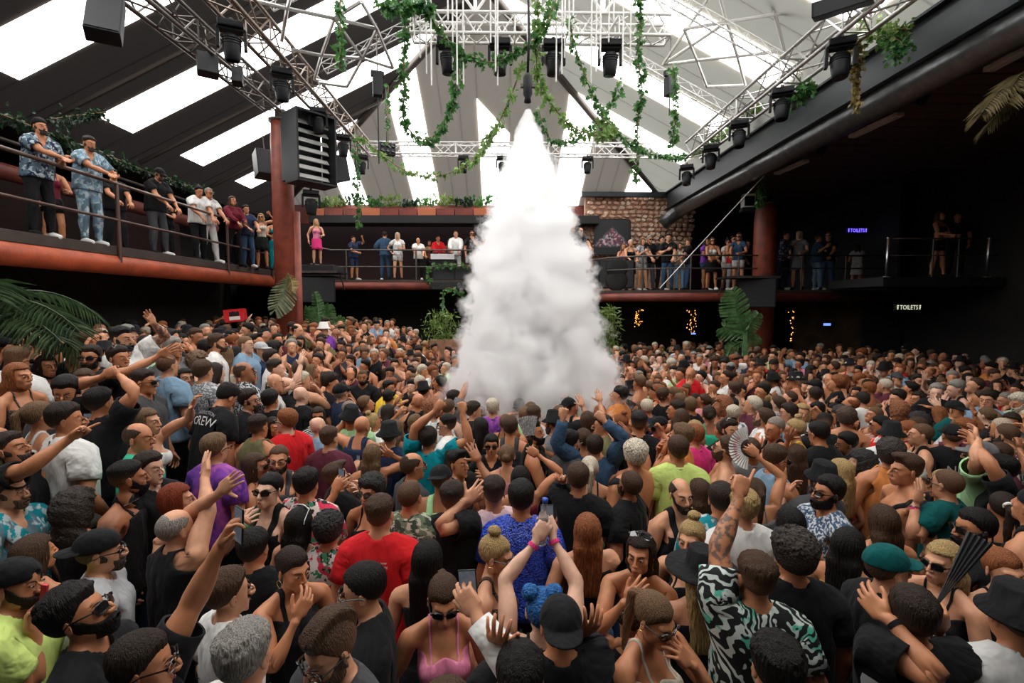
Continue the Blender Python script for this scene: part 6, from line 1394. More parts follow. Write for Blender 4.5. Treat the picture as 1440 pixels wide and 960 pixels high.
H(117, 536, 20, 'f long br b', 'camisole plain black', 'woman in dark-framed glasses with long brown hair, facing the camera', acc='glasses')
H(92, 548, 25, 'm short bk c', 'tee plain dgrey', 'dark-bearded man looking down in front of the woman in glasses', pitch=.35, acc='beard')
H(142, 566, 165, 'm short bk c', 'tee plain black', 'man in a black T-shirt with both fists raised before him', L=(146, 527, .05, 'fist'), R=(166, 528, .05, 'fist'), h=1.0)
H(173, 476, 80, 'm fade bk b', 'tee plain white', 'tall man in an oversized white T-shirt with one tattooed arm up', h=1.1, L=(216, 452, .1, 'open'), tat=True, acc='stubble')
H(168, 503, 75, 'm short db c', 'tee plain black', 'man with sunglasses on his head pointing to the right', acc='sunhead', R=(222, 500, -.05, 'open'), h=1.02)
H(205, 537, 95, 'm fade db c', 'tee plain dgrey', 'man in dark grey T-shirt and sunglasses in profile', acc='sun')
H(237, 514, 160, 'm buzz br b', 'tee plain lblue', 'man with cropped hair in a light blue T-shirt', h=1.03)
H(287, 522, 165, 'm short br b', 'tee fleck grey', 'brown-haired man in a speckled grey T-shirt seen from behind', h=1.03)
H(320, 551, 150, 'm messy bk c', 'tee plain black', 'crew member in a black T-shirt with white lettering on the back', pitch=.7, acc='text:b:1.385:.115:white:CREW;text:b:1.458:.038:lgrey:PRODUCTION', h=1.06, lean=.28)
H(208, 592, 90, 'f long lb b', 'bandeau plain white', 'fair woman in a white crop top stretching one arm to the right', L=(272, 568, .05, 'spread'))
H(197, 615, 110, 'm balding db c', 'vtee plain green', 'balding man in an open emerald green shirt', yaw=-.3)
H(245, 488, 80, 'm short gr c', 'tee plain grey', 'grey-haired man in a grey T-shirt facing right', h=1.03)
H(280, 508, 110, 'f bigcurly lb b', 'camisole plain brown', 'woman with curly fair hair among the men on the left')
H(261, 532, 35, 'f long bk b', 'camisole plain black', 'black-haired woman gazing right beside the man in light blue', yaw=.3, pitch=-.15)
H(320, 500, 175, 'f straight lb c', 'camisole plain cream', 'woman with very long straight fair hair seen from behind')
H(307, 482, 100, 'm short br b', 'tee plain white', 'bearded man in white behind the long-haired fair woman', acc='beard', h=1.04)
H(347, 484, 85, 'm buzz lb a', 'tee plain lblue', 'close-cropped fair man in pale blue facing right', h=1.05)
H(402, 592, -120, 'm short gi a', 'tee plain red', 'ginger man in a red T-shirt with glasses over his ear', acc='glasses;text:f:1.30:.06:white:ZE', yaw=.2, h=1.04)
H(364, 600, 165, 'm fade db c', 'sleeveless plain olive', 'man in an olive sleeveless top seen from behind')
H(351, 562, 95, 'm short db b', 'tee plain black', 'man in glasses and a black T-shirt facing right, near the ginger man', acc='glasses;stubble')
H(381, 562, 170, 'm short bk c', 'tee plain black', 'dark-haired man in black between the glasses man and the bald man')
H(388, 538, 100, 'm bald db b', 'tee plain white', 'bald man in a white T-shirt facing right')
H(424, 556, 150, 'm bald db a', 'tee plain black', 'bald pink-scalped man in a black T-shirt seen from behind', L=(408, 545, .1, 'open'))
H(447, 585, 20, 'f long db c', 'tee stripe black', 'woman in sunglasses and a zebra striped top', acc='sun')
H(464, 616, 160, 'm fade br b', 'tee plain maroon', 'short-haired man in a maroon T-shirt', R=(500, 660, .1, 'phone'), prop=('phone', 'R'))
H(318, 457, 140, 'm short bk c', 'tee plain black', 'man holding a red crate above the crowd', L=(312, 448, .1, 'grip'), prop=('crate', 'L'), h=1.04)
H(368, 492, 80, 'm cap db b', 'tee plain navy', 'man in a pale patterned cap and navy shirt facing right', hatc='lgrey')
H(456, 463, 60, 'm bucket db b', 'tee plain purple', 'man in a white bucket hat and purple top', hatc='white', h=1.04)
H(385, 600, 60, 'f long db c', 'camisole plain brown', 'brunette facing right behind the bald man with round glasses', h=.9)
H(360, 655, 100, 'f long br c', 'camisole plain brown', 'woman with sunglasses and long brown hair next to the sandy-haired man', acc='sun')
# --- centre
H(603, 617, 170, 'm short db c', 'tee plain teal', 'man in a teal T-shirt with both arms folded overhead', L=(612, 575, -.05, 'fist'), R=(652, 580, -.05, 'fist'), h=1.02)
H(582, 655, 120, 'm balding db c', 'tee plain dgrey', 'man with thinning hair and wraparound sunglasses', acc='sun', h=1.0)
H(524, 640, 175, 'f straight lb c', 'camisole plain black', 'woman with long two-tone brown hair and black top', R=(552, 640, .05, 'relax'))
H(627, 597, -95, 'm fade bk b', 'tee plain white', 'man in sunglasses and white T-shirt facing left behind the teal shirt', acc='sun')
H(691, 625, 0, 'f sleek bk c', 'vtee plain black', 'woman in sunglasses and a black v-neck facing the camera', acc='sun')
H(713, 640, 175, 'f lowbun lb b', 'camisole plain rose', 'fair woman with tied hair and a pink strappy top seen from behind')
H(732, 672, 178, 'f straight bk c', 'camisole plain wine', 'dark-haired woman in a wine red top holding a fan', R=(757, 640, .1, 'grip'), prop=('fan', 'R'), h=.92)
H(693, 573, 175, 'm messy pl b', 'tee tiedye green', 'platinum blond person in a green patterned shirt')
H(718, 600, 170, 'm short br c', 'tank plain dgrey', 'brown-haired man in a dark grey tank top, centre of the crowd')
H(803, 622, 120, 'm messy bk b', 'tee plain dgrey', 'dark-haired man in glasses left of the denim shirt', acc='glasses;stubble')
H(836, 628, 175, 'm short db b', 'shirt plain denim', 'man in a dark denim shirt with both fists raised overhead', L=(790, 588, -.05, 'fist'), R=(850, 590, -.05, 'fist'), h=.98)
H(846, 598, -100, 'm fade db c', 'tee plain olive', 'man in an olive T-shirt facing left in front of the smoke')
H(829, 658, 175, 'f ponytail pl b', 'camisole plain black', 'woman with a pale blond ponytail and black straps')
H(813, 672, 170, 'm short br c', 'tee plain black', 'brown-haired man in a black T-shirt raising a fist with a watch', L=(788, 678, .05, 'fist'), acc='watchL;chain', h=1.0)
H(893, 640, -160, 'm curly pl c', '', 'shirtless man with bleached curls and a black cross-body strap', acc='sun;strap', yaw=-.35, h=1.02)
H(898, 595, 175, 'm quiff bk c', 'tee plain black', 'tall man with a black quiff and black T-shirt', h=1.05)
H(953, 632, 175, 'm short br c', 'tee plain lime', 'man in a lime green polo shirt seen from behind', h=1.04)
H(958, 695, 5, 'm balding db b', 'tank plain black', 'bald bearded man in a black tank top looking at the camera', acc='beard', h=.97)
H(975, 612, -150, 'm short gi b', 'tee plain magenta', 'ginger man in a bright pink T-shirt')
H(535, 722, 175, 'm fade br b', 'tee plain red', 'man in a red T-shirt with small white text on the back', acc='text:b:1.375:.022:white:all we have is now|and the night is long|stay until the sun|comes up again', h=1.02)
H(577, 697, 165, 'm buzz db c', 'tee camo dgreen', 'man in a green camouflage T-shirt seen from behind')
H(637, 700, 165, 'm fade db b', 'tee plain black', 'man with faded brown hair and black T-shirt beside the camouflage T-shirt', R=(655, 705, -.05, 'open'))
H(694, 692, -150, 'm fade db c', 'shirt plain palepink', 'man in a pale pink shirt with a dark strap', yaw=-.4, acc='strap')
H(733, 700, 175, 'm short bk c', 'tee sequin blue', 'man in a royal blue sequinned shirt', h=1.03)
H(699, 778, 75, 'f bun bl b', 'bra lace black', 'blond woman with a jewelled topknot and black sunglasses', acc='sun;hoops', pitch=.2)
H(602, 785, 175, 'f straight bk b', 'camisole plain black', 'woman with straight black hair seen from behind, lower centre')
H(624, 840, 10, 'f ponytail br c', 'camisole plain pink', 'woman in a pink tank top with sunglasses low on her nose', acc='sun', pitch=.3)
H(508, 828, -75, 'm slick bk b', 'tee plain black', 'man with slicked black hair, black sunglasses and white lettering on his shirt', acc='sun;chain;text:f:1.27:.085:white:CIAGA', yaw=-.1, pitch=.15)
H(762, 858, 178, 'f buns bu a', 'bra plain black', 'blue-haired woman with both arms raised to film', L=(752, 757, .25, 'grip'), R=(779, 752, .3, 'phone'), acc='bandRp;bandLp', prop=('phonebottle', 'R'), h=.93)
H(788, 878, 180, 'm backcap bk c', 'tee plain black', 'man in a black cap with bright trim at the bottom centre', R=(826, 892, .05, 'relax'), h=1.0)
H(732, 952, 175, 'm short bk c', 'tee plain black', 'dark-haired man at the bottom edge with a gold watch', L=(702, 905, .1, 'relax'), acc='watchL;gold')
H(629, 1010, 175, 'm short br b', 'jumper plain white', 'person at the bottom edge filming with an arm stretched up', R=(672, 862, .35, 'phone'), acc='bandRp;bandRy', prop=('phone', 'R'))
H(826, 745, 175, 'f straight gi b', 'camisole plain black', 'woman with long auburn hair seen from behind, holding a green bottle', R=(852, 780, .0, 'grip'), prop=('bottle', 'R'))
H(900, 778, -20, 'f long db c', 'bandeau lace black', 'dark-haired woman biting her nails, sunglasses on her head', acc='sunhead;hoops', R='face', L='fold', yaw=-.2)
H(922, 868, 35, 'f ponytail lb c', 'camisole plain cream', 'woman with sleek fair hair, hoop earrings and sunglasses, bottom edge', acc='sun;hoops', pitch=.3, R='bent', L='face')
H(521, 690, -20, 'f curly bk c', 'camisole plain black', 'woman with black curls and round sunglasses', acc='sun')
H(640, 640, 150, 'f long br c', 'camisole plain black', 'brunette partly hidden behind the teal T-shirt', h=.93)
# --- nearest rows, right
H(985, 805, 178, 'f hat bl b', 'camisole plain black', 'long-haired blond woman in a wide-brimmed black hat', under='straight')
H(972, 757, -40, 'f bun bl b', 'camisole plain black', 'small blond woman with a topknot beside the black hat')
H(1062, 812, 178, 'm fade br c', 'tee swirl black', 'man in a black, white and mint swirl shirt raising a tattooed arm', L=(1037, 692, .22, 'point'), tat=True, acc='chain', h=1.02)
H(1115, 780, 175, 'm curly db c', 'tee plain black', 'dark-curled man in a black T-shirt beside the swirl shirt', acc='chain', h=1.03)
H(1045, 712, 178, 'm messy bl b', 'tee plain white', 'blond person in a loose white T-shirt seen from behind')
H(1014, 702, 165, 'm short db c', 'tee floral teal', 'man in a teal floral shirt behind the blond person')
H(1110, 735, 178, 'f straight bk c', 'camisole plain black', 'woman with long glossy black hair, seen from behind right of centre', h=.93)
H(1163, 692, -85, 'm short bk c', 'tee fleck denim', 'dark-haired bearded man in sunglasses and a blue patterned shirt', acc='sun;beard', pitch=-.1)
H(1195, 768, 120, 'f straight bk c', 'camisole plain yellow', 'woman with black hair and a mustard yellow top')
H(1250, 798, 85, 'm cap db b', 'tee plain black', 'man in a dark green cap with its brim to the right', hatc='dgreen', yaw=.1)
H(1240, 732, 175, 'f straight br c', 'camisole plain black', 'brown-haired woman behind the dark green cap')
H(1325, 790, -75, 'f long bl b', 'camisole plain black', 'blond woman with braids and black sunglasses in profile', acc='sun')
H(1282, 862, 165, 'm short db c', 'tee plain black', 'man holding up a half-closed black fan, boombox print on his shirt', R=(1325, 890, .05, 'grip'), L=(1245, 870, .0, 'relax'), acc='watchR;bandLk;boombox', prop=('foldedfan', 'R'))
H(1330, 680, -150, 'm buzz br b', 'tee plain dgreen', 'close-cropped man in a dark teal T-shirt with a raised hand', acc='sun;bandLp;watchL', L=(1290, 708, -.1, 'open'), yaw=-.2)
H(1368, 742, -95, 'm slick bk c', 'tee plain black', 'man with slicked-back black hair facing left near the right edge', acc='sun;beard')
H(1410, 712, 150, 'f ponytail db c', 'camisole plain black', 'woman with a dark ponytail in a white scrunchie', acc='scrunchie')
H(1412, 802, -10, 'f lowbun gi b', 'camisole plain black', 'red-brown haired woman facing the camera at the right edge')
H(1425, 868, 175, 'm bucket bk c', 'tee plain white', 'man in a black hat and white T-shirt in the bottom right corner', acc='text:b:1.36:.05:black:Lab')
H(1090, 938, 175, 'm messy bk c', 'tee plain black', 'head of dark tousled hair at the bottom edge, right of centre')
H(1273, 660, -100, 'm quiff br c', '', 'shirtless tattooed man with brown hair facing left', tat=True, acc='strap', h=1.03)
H(1180, 662, -150, 'f long bl b', 'camisole plain black', 'woman with thick golden blond hair behind the bearded man in sunglasses')
H(1253, 612, 150, 'm bucket bk b', 'tee plain white', 'man in a black bucket hat and white T-shirt')
H(1294, 610, -120, 'm buzz br b', 'tank plain black', 'close-cropped man in a black tank top beside the bucket hat')
H(1377, 640, -140, 'm cap db b', 'tee plain mint', 'man in a light green T-shirt and grey cap', hatc='grey', h=1.03, L=(1372, 616, -.1, 'relax'))
H(1027, 604, 10, 'm short db b', 'tee plain black', 'man with blue sunglasses on his head by the open white fan', acc='sunhead;stubble')
H(1060, 690, 178, 'f ponytail br c', 'camisole plain grey', 'woman holding up a red and white fan', R=(1066, 640, .15, 'grip'), prop=('whitefan', 'R'), h=.92)
H(1107, 580, -110, 'm short db b', 'shirt plain lblue', 'man in a light blue shirt facing left')
H(1160, 594, 150, 'm fade bk c', 'tee plain black', 'black-haired man looking down in black, right of the light blue shirt', pitch=.5)
H(1146, 555, 170, 'm short db c', '', 'shirtless dark-haired man right of the smoke', R=(1124, 556, .1, 'grip'))
H(1264, 576, 170, 'f bigcurly gi b', 'camisole plain brown', 'woman with a cloud of ginger curls')
H(1290, 560, -80, 'f long db c', 'camisole plain white', 'long-haired brunette in white facing left')
H(1345, 576, 10, 'm cap bk c', 'tee plain dgreen', 'man in a black cap and dark green T-shirt facing the camera')
H(1388, 562, -60, 'm short db b', 'shirt plain lblue', 'man in a pale blue collared shirt near the right edge', h=1.04)
H(1190, 588, 150, 'm curly br c', '', 'shirtless man with brown curls right of the woman in black')
H(1262, 532, 5, 'm cap db b', 'tee plain white', 'man in a dark cap and white T-shirt facing the camera', hatc='dgrey')
H(1291, 535, -5, 'm short db b', 'tee plain black', 'bearded man in black facing the camera beside the dark cap', acc='beard')
H(1120, 640, 160, 'f long br c', 'camisole plain grey', 'woman in grey with arms up right of the open fan', L=(1107, 618, .1, 'open'))
H(1405, 660, -120, 'm short bk c', 'tee plain black', 'man with a black wristband stretching an arm to the left', L=(1370, 622, .1, 'relax'), acc='bandLk')
H(769, 530, 178, 'm short bk b', 'tee plain white', 'person silhouetted in the smoke filming with a raised phone', L=(766, 505, .05, 'open'), R=(777, 530, .05, 'phone'), prop=('phone', 'R'))
H(840, 545, 150, 'm fade bk b', 'tee plain rose', 'dark-haired man in pink emerging from the smoke')
H(876, 552, 5, 'm buzz br b', 'tee plain black', 'cropped-haired man looking down at the edge of the smoke', pitch=.4)
H(548, 612, 175, 'm bucket bk b', 'tee plain navy', 'man in a black bucket hat left of the teal T-shirt')
H(640, 560, 100, 'm short db c', 'tee plain grey', 'man in a grey T-shirt left of the smoke', R=(660, 528, .1, 'open'))
H(548, 545, 60, 'm short bk c', 'tee plain yellow', 'man in a yellow T-shirt on the left of the crowd', acc='beard')
H(510, 530, 10, 'm buzz bk d', 'tee plain black', 'close-cropped man in a black and white T-shirt facing the camera', acc='beard', h=1.03)
H(463, 745, 178, 'm curly bk c', 'tee pink white', 'woman-sized figure with dark curls and a pink blossom shirt', h=.92)
H(1338, 612, 165, 'm cap bk c', 'tee plain black', 'man in black with white outlined letters on his back beside the mint T-shirt', acc='text:b:1.32:.12:lgrey:NID')
build_bases()
rs = np.random.RandomState(11)
TAKEN = []
def add_prop(kind, o_label, G, base, rot, sc, s, rz):
    PROPS.append((kind, o_label, G, base, rot, sc, s, rz))
for h in HEROES:
    X, Y, F0 = locate(h['px'], h['py'], h['h'], h['fl'])
    lod = 0 if Y < 3.2 else (1 if Y < 7.5 else 2)
    P = dict(yaw=h['yaw'], pitch=h['pitch'], roll=h['roll'], lean=h['lean'])
    P['armL'], P['armR'] = h['L'], h['R']
    for s in 'LR':
        if isinstance(h[s], str): P['jit'+s] = rs.uniform(-.03, .03, 3)
    sp = dict(sex=h['sex'], lod=lod, pose=P, skin=h['skin'], hair=h['hair'], hairc=h['hairc'], top=h['top'], acc=h['acc'], label=h['label'], tattoo=h['tattoo'], hatc=h['hatc'], under=h['under'], face=abs(h['f']) < 150)
    if h['bottom']: sp['bottom'] = h['bottom']
    elif h['sex'] == 'f' and rs.rand() < .4: sp['bottom'] = ('skirt', 'plain', 'black')
    elif rs.rand() < .4: sp['bottom'] = ('trousers', 'denim', 'denim')
    rz = R(h['f'])
    o, G, base, rot, sc = make_person(X, Y, F0, rz, h['h'], sp, (X, Y, F0+1.645*h['h']))
    h['obj'] = o; TAKEN.append((base[0], base[1], .30))
    h['xy'] = (base[0], base[1])
    if 'text' in ' '.join(h['acc']): TAKEN.append((base[0]*.88, base[1]*.88, .32))
    if h['prop']:
        kind, s = h['prop']; add_prop(kind, h['label'], G, base, rot, sc, s, rz)
# ---------------------------------------------------------------- people on the balconies
def Bp(px, py, Y, fl, f, look, top, bottom, label, L='rail', R='rail', acc='', lean=0, yaw=0, pitch=0, group='people on the balconies', hatc='black', h=None, tat=False):
    p = at(px, py, Y); sc = min(1.08, max(.88, (p.z-fl)/(1.645-.12*abs(lean)*2))) if h is None else h
    sex, hair, hc, sk = look.split(); g = tuple(top.split()) if top else None
    sp = dict(sex=sex, lod=1 if Y < 11 else 2, pose=dict(lean=lean, yaw=yaw, pitch=pitch, armL=L, armR=R, jitL=rs.uniform(-.03, .03, 3), jitR=rs.uniform(-.03, .03, 3), legL=(rs.uniform(-.05, .15), rs.uniform(0, .15), .03), legR=(rs.uniform(-.05, .15), rs.uniform(0, .15), .03)), skin=sk, hair=hair, hairc=hc, top=g, bottom=tuple(bottom.split()), acc=acc.split(';') if acc else [], label=label, group=group, hatc=hatc, tattoo=tat)
    o, G_, *_ = make_person(p.x, Y, fl, R_(f), sc, sp, (p.x, Y))
    for q in (1, -1):
        s = MB(); s.tube([(q*.104, .080, .045), (q*.106, .04, .052), (q*.110, -.03, .052), (q*.114, -.10, .040), (q*.117, -.175, .030), (q*.118, -.19, .03)], [.030, .052, .056, .050, .038, .012], 10); c = link('shoe', s.mesh('shoe', M_CLOTH, True), o, TOPC['white' if rs.rand() < .4 else 'black']); c.matrix_local = m4(G_['foo'+('L' if q > 0 else 'R')])
R_ = R
FL, FB, FR2, FF = 3.78, 3.70, 3.25, 3.52
Bp(57, 184, 7.85, FL, 70, 'm beanie bk c', 'vtee floral navy', 'trousers plain black', 'man in a black beanie and dark blue patterned shirt leaning on the left balcony rail', lean=.30, acc='stubble', R=(95, 226, -.1, 'relax'), L=(90, 224, .1, 'relax'))
Bp(126, 205, 8.8, FL, 70, 'm fade db c', 'vtee floral lblue', 'trousers pat_x lblue'.replace('pat_x', 'floral'), 'man in a matching teal-grey patterned shirt and trousers on the left balcony', lean=.18, pitch=.2, acc='stubble', R=(162, 250, -.1, 'relax'), L=(158, 246, .1, 'relax'))
Bp(70, 225, 9.4, FL, 60, 'f long db c', 'camisole plain wine', 'shorts plain black', 'bare-legged woman in a wine red top behind the two men in patterned shirts', L='bent', R='down', h=.92)
Bp(160, 262, 9.9, FL, 60, 'm short bk c', 'tee plain black', 'trousers plain black', 'dark-haired man in black between the patterned shirts and the cap on the left balcony', h=.9)
Bp(225, 247, 10.6, FL, 75, 'm cap bk c', 'tee plain black', 'trousers plain dgrey', 'man in black with sunglasses and dark cap looking down over the left rail', acc='sun;stubble', lean=.22, pitch=.45)
Bp(234, 297, 11.6, FL, 10, 'f bob db b', 'tee plain black', 'trousers plain black', 'person in sunglasses and black crouching behind the left balcony rail', acc='sun', h=.80, L='chest', R='face')
Bp(280, 270, 12.0, FL, 60, 'm short bk c', 'tee plain white', 'trousers plain black', 'man in a white T-shirt and black trousers leaning on the left rail', lean=.15, pitch=.3)
Bp(294, 272, 12.4, FL, 70, 'm buzz gr c', 'tee plain white', 'trousers plain white', 'man dressed all in white beside the man in black trousers', lean=.12, pitch=.2, acc='glasses')
Bp(327, 282, 13.2, FL, 60, 'f wavy br c', 'jumper plain wine', 'trousers plain black', 'woman with long wavy hair in a wine red top on the left balcony', L='bent')
Bp(346, 294, 13.8, FL, 50, 'm short bk c', 'tee plain navy', 'trousers denim denim', 'dark-haired person in navy and jeans on the left balcony')
Bp(367, 305, 14.3, FL, 20, 'f wavy bl c', 'camisole plain cream', 'skirt plain black', 'blond woman in a cream top and short black skirt on the left balcony', L='upbent', R='down', acc='sun')
Bp(386, 318, 14.9, FL, 30, 'f long db c', 'bandeau plain teal', 'trousers plain teal', 'woman in teal at the end of the left balcony by the pillar', R='bent')
Bp(445, 328, 16.5, 4.05, 30, 'f wavy bl b', 'camisole plain pink', 'skirt plain magenta', 'blond woman in pink standing high beside the left pillar', R='down', L='bent', h=.86)
tag(MB().box((-6.1, 16.6, 3.875), (.75, .6, .175)).build('riser', M_MATT, None, bevel=.02), 'black riser under the blond woman in pink', 'platform')
Bp(497, 336, 18.9, FB, 60, 'm fade bk c', 'tee plain navy', 'shorts plain navy', 'man in navy shirt and shorts flexing an arm on the back balcony', L='upbent', R='bent')
Bp(541, 330, 19.1, FB, 190, 'm short db b', 'shirt plain denim', 'trousers denim denim', 'man in denim shirt and jeans with his back turned on the back balcony', L='hips', R='down')
Bp(559, 331, 18.9, FB, 10, 'f long pl b', 'vtee plain white', 'shorts plain white', 'blond woman in white top and shorts on the back balcony', L='bent', R='hips')
Bp(588, 338, 18.8, FB, 15, 'm bald gr b', 'vtee plain white', 'trousers plain black', 'bald man in a white shirt and black trousers on the back balcony')
Bp(604, 341, 19.6, FB, 0, 'f long db c', 'camisole plain brown', 'trousers plain black', 'brunette behind the bald man in white', h=.9)
Bp(616, 336, 19.5, FB, 20, 'm short bk c', 'shirt plain red', 'trousers plain black', 'man in a red shirt behind the white DJ desk', h=1.0)
Bp(632, 336, 19.8, FB, 0, 'f wavy br c', 'camisole plain rose', 'trousers plain black', 'brown-haired woman between the red shirt and the white top', h=.95)
Bp(641, 328, 19.0, FB, 5, 'm buzz db b', 'jumper plain white', 'trousers plain white', 'smiling man in a white long-sleeved top on the back balcony', h=1.06)
Bp(664, 330, 18.8, FB, 10, 'm buzz bk c', 'tee plain black', 'shorts plain black', 'man in black T-shirt and shorts with sunglasses near the smoke', acc='sun;beard', h=1.05, R='down', L='chin')
Bp(681, 337, 19.0, FB, -30, 'f long br c', 'camisole plain orange', 'skirt plain brown', 'tanned woman at the edge of the smoke on the back balcony', R='upbent', h=.95)
Bp(817, 321, 18.4, FB, 20, 'm balding bk b', 'tee plain black', 'trousers plain black', 'man in black with sunglasses raising a fist right of the smoke', R='upfist', acc='sun')
for i, a in enumerate([
    (877, 348, 17.6, -20, 'f wavy lb c', 'bandeau plain rose', 'skirt plain black', 'fair woman leaning low at the left end of the right balcony'),
    (887, 342, 17.4, 0, 'f lowbun pl b', 'camisole plain black', 'skirt plain black', 'blond woman in a black dress under the painting'),
    (904, 340, 17.1, 15, 'f bob lb b', 'tee fleck grey', 'shorts fleck grey', 'woman in a grey patterned playsuit on the right balcony'),
    (914, 333, 17.2, 10, 'm messy gr b', 'tee plain black', 'trousers plain dgrey', 'grey-haired man in sunglasses and black on the right balcony'),
    (931, 337, 17.3, 20, 'm short bk b', 'tee plain black', 'trousers plain black', 'dark man leaning close to the man in blue jeans'),
    (940, 336, 16.5, -15, 'm short bk b', 'tee plain black', 'trousers denim denim', 'man in a black T-shirt and jeans leaning over the right rail'),
    (956, 346, 16.8, 10, 'f long br b', 'vtee plain cream', 'trousers denim lblue', 'woman in cream top and pale jeans on the right balcony'),
    (968, 341, 16.6, -100, 'm short br b', 'tee plain black', 'trousers denim denim', 'man in black turned away beside the pale jeans'),
    (994, 340, 17.0, 20, 'f long db c', 'tee plain purple', 'shorts plain denim', 'dark-haired woman behind the white crop top'),
    (1002, 339, 16.3, -10, 'f long br c', 'bandeau plain white', 'skirt plain black', 'woman in a white crop top and black skirt on the right balcony'),
    (1024, 341, 16.9, 10, 'f bun db c', 'vtee plain white', 'shorts plain white', 'woman in loose white behind the denim shirt'),
    (1032, 337, 16.6, 0, 'm short bk c', 'tank plain red', 'trousers plain lgrey', 'man in a red vest and sunglasses on the right balcony'),
    (1039, 333, 16.2, -40, 'f wavy br c', 'vtee plain denim', 'shorts plain white', 'woman in a denim shirt and white shorts on the right balcony'),
    (1052, 343, 16.9, -10, 'm short bk c', 'tee plain black', 'trousers plain black', 'dark man squeezed against the right pillar'),
    (1106, 330, 16.2, 30, 'm short bk c', 'shirt dots navy', 'trousers denim navy', 'man in a navy polka dot shirt right of the red pillar'),
    (1124, 329, 16.0, -40, 'f long pl b', 'tee plain grey', 'skirt plain grey', 'blond woman in a grey dress facing the polka dot shirt'),
    (1151, 336, 16.3, 80, 'm fade br b', 'tee plain denim', 'trousers denim lblue', 'man in a blue T-shirt turned to the man in sunglasses'),
    (1165, 332, 16.1, -40, 'm buzz bk c', 'tee plain black', 'trousers denim denim', 'man in sunglasses and black on the dark side of the right balcony'),
    (1206, 352, 16.4, 150, 'f long db c', 'tee fleck lgrey', 'skirt fleck lgrey', 'woman in a grey and white dress under the violet sign'),
    (1241, 345, 16.6, 120, 'm short bk c', 'shirt check black', 'trousers plain black', 'person in a black and white top right of the violet sign')]):
    px, py, Y, f, look, top, bot, lab = a
    Bp(px, py, Y, FR2, f, look, top, bot, lab, L='rail' if i % 3 else 'bent', R='rail' if (i+1) % 3 else 'chest', lean=.2 if i in (0, 5) else .06, acc='sun' if any(w in lab for w in ('sunglasses', 'denim shirt', 'crop top and')) else '')
Bp(1322, 303, 13.8, FF, 20, 'f long br c', 'bandeau plain black', 'shorts plain black', 'tanned woman in a black crop top and shorts on the far right balcony', L='bent', R='bent')
Bp(1347, 304, 14.2, FF, -40, 'm short bk c', 'tee plain black', 'trousers plain black', 'man in black beside the tanned woman on the far right balcony', L='down', R='bent')
Bp(1402, 306, 13.9, FF, 10, 'f long db c', 'tee plain black', 'shorts plain lblue', 'woman in pale denim shorts at the far right edge', L='down', R='bent')
# ---------------------------------------------------------------- the rest of the crowd, one by one for the nearest
A_ = ['down', 'down', 'bent', 'bent', 'chest', 'face', 'chin', 'down', 'bent', 'upfist', 'upbent', 'upopen', 'fwdopen', 'film', 'fwd']
VAR = {}
for sex in 'mf':
    for v in range(14):
        VAR[sex, v] = dict(lean=rs.uniform(-.05, .12), side=rs.uniform(-.08, .08), twist=rs.uniform(-.2, .2), yaw=rs.uniform(-.6, .6), pitch=rs.uniform(-.25, .2), roll=rs.uniform(-.12, .12), armL=A_[rs.randint(6) if v % 3 else rs.randint(len(A_))], armR=A_[rs.randint(7) if v % 4 != 1 else rs.randint(len(A_))], jitL=rs.uniform(-.04, .04, 3), jitR=rs.uniform(-.04, .04, 3))
RAISED = ('upfist', 'upbent', 'upopen', 'fwdopen', 'film', 'fwd')
LOW = {s: [v for v in range(14) if VAR[s, v]['armL'] not in RAISED and VAR[s, v]['armR'] not in RAISED] or [0] for s in 'mf'}
def outfit(sex):
    sk = 'abbccccd'[rs.randint(8)]
    if sex == 'm':
        hair = ['fade', 'short', 'quiff', 'buzz', 'slick', 'messy', 'curly', 'bald', 'balding', 'backcap', 'cap', 'bucket', 'fade', 'short', 'fade', 'short'][rs.randint(16)]; hc = ['bk', 'db', 'db', 'br', 'br', 'bk', 'lb', 'gi', 'gr', 'pl'][rs.randint(10)]
        t = rs.rand(); top = None if t < .07 else (['tee', 'tee', 'tee', 'tank', 'sleeveless', 'vtee'][rs.randint(6)], 'plain', ['black']*7+['white', 'white', 'white', 'grey', 'dgrey', 'navy', 'navy', 'red', 'lblue', 'olive', 'pink', 'maroon', 'orange', 'mint'])
    else:
        hair = ['long', 'straight', 'wavy', 'ponytail', 'lowbun', 'bun', 'bob', 'long', 'wavy', 'bigcurly'][rs.randint(10)]; hc = ['bk', 'db', 'db', 'br', 'br', 'lb', 'lb', 'bl', 'gi', 'bk'][rs.randint(10)]
        top = (['camisole', 'bra', 'bandeau', 'tank', 'vtee', 'camisole'][rs.randint(6)], 'plain', ['black']*7+['white', 'white', 'cream', 'red', 'wine', 'purple', 'rose', 'grey', 'green', 'yellow', 'orange'])
    if top:
        c = top[2][rs.randint(len(top[2]))]; k = ['plain']*13+['floral', 'fleck', 'stripe']; k = k[rs.randint(len(k))] if top[0] in ('tee', 'vtee') else 'plain'; top = (top[0], k, c)
    acc = [a for a, p in (('sun', .30), ('beard', .22 if sex == 'm' else 0), ('stubble', .2 if sex == 'm' else 0)) if rs.rand() < p]
    if 'beard' in acc and 'stubble' in acc: acc.remove('stubble')
    return sk, hair, hc, top, acc
HN = dict(bk='black', db='dark brown', br='brown', lb='light brown', bl='blond', pl='platinum', gr='grey', gi='ginger', re='red')
HW = dict(fade='faded {} hair', short='short {} hair', quiff='a {} quiff', buzz='cropped {} hair', slick='slicked {} hair', messy='tousled {} hair', curly='curly {} hair', bald='a bald head', balding='thinning {} hair', backcap='a black backwards cap', cap='a black peaked cap', bucket='a black bucket hat', long='long {} hair', straight='straight {} hair', wavy='wavy {} hair', ponytail='a {} ponytail', lowbun='a low {} bun', bun='a {} topknot', bob='a {} bob', bigcurly='big {} curls')
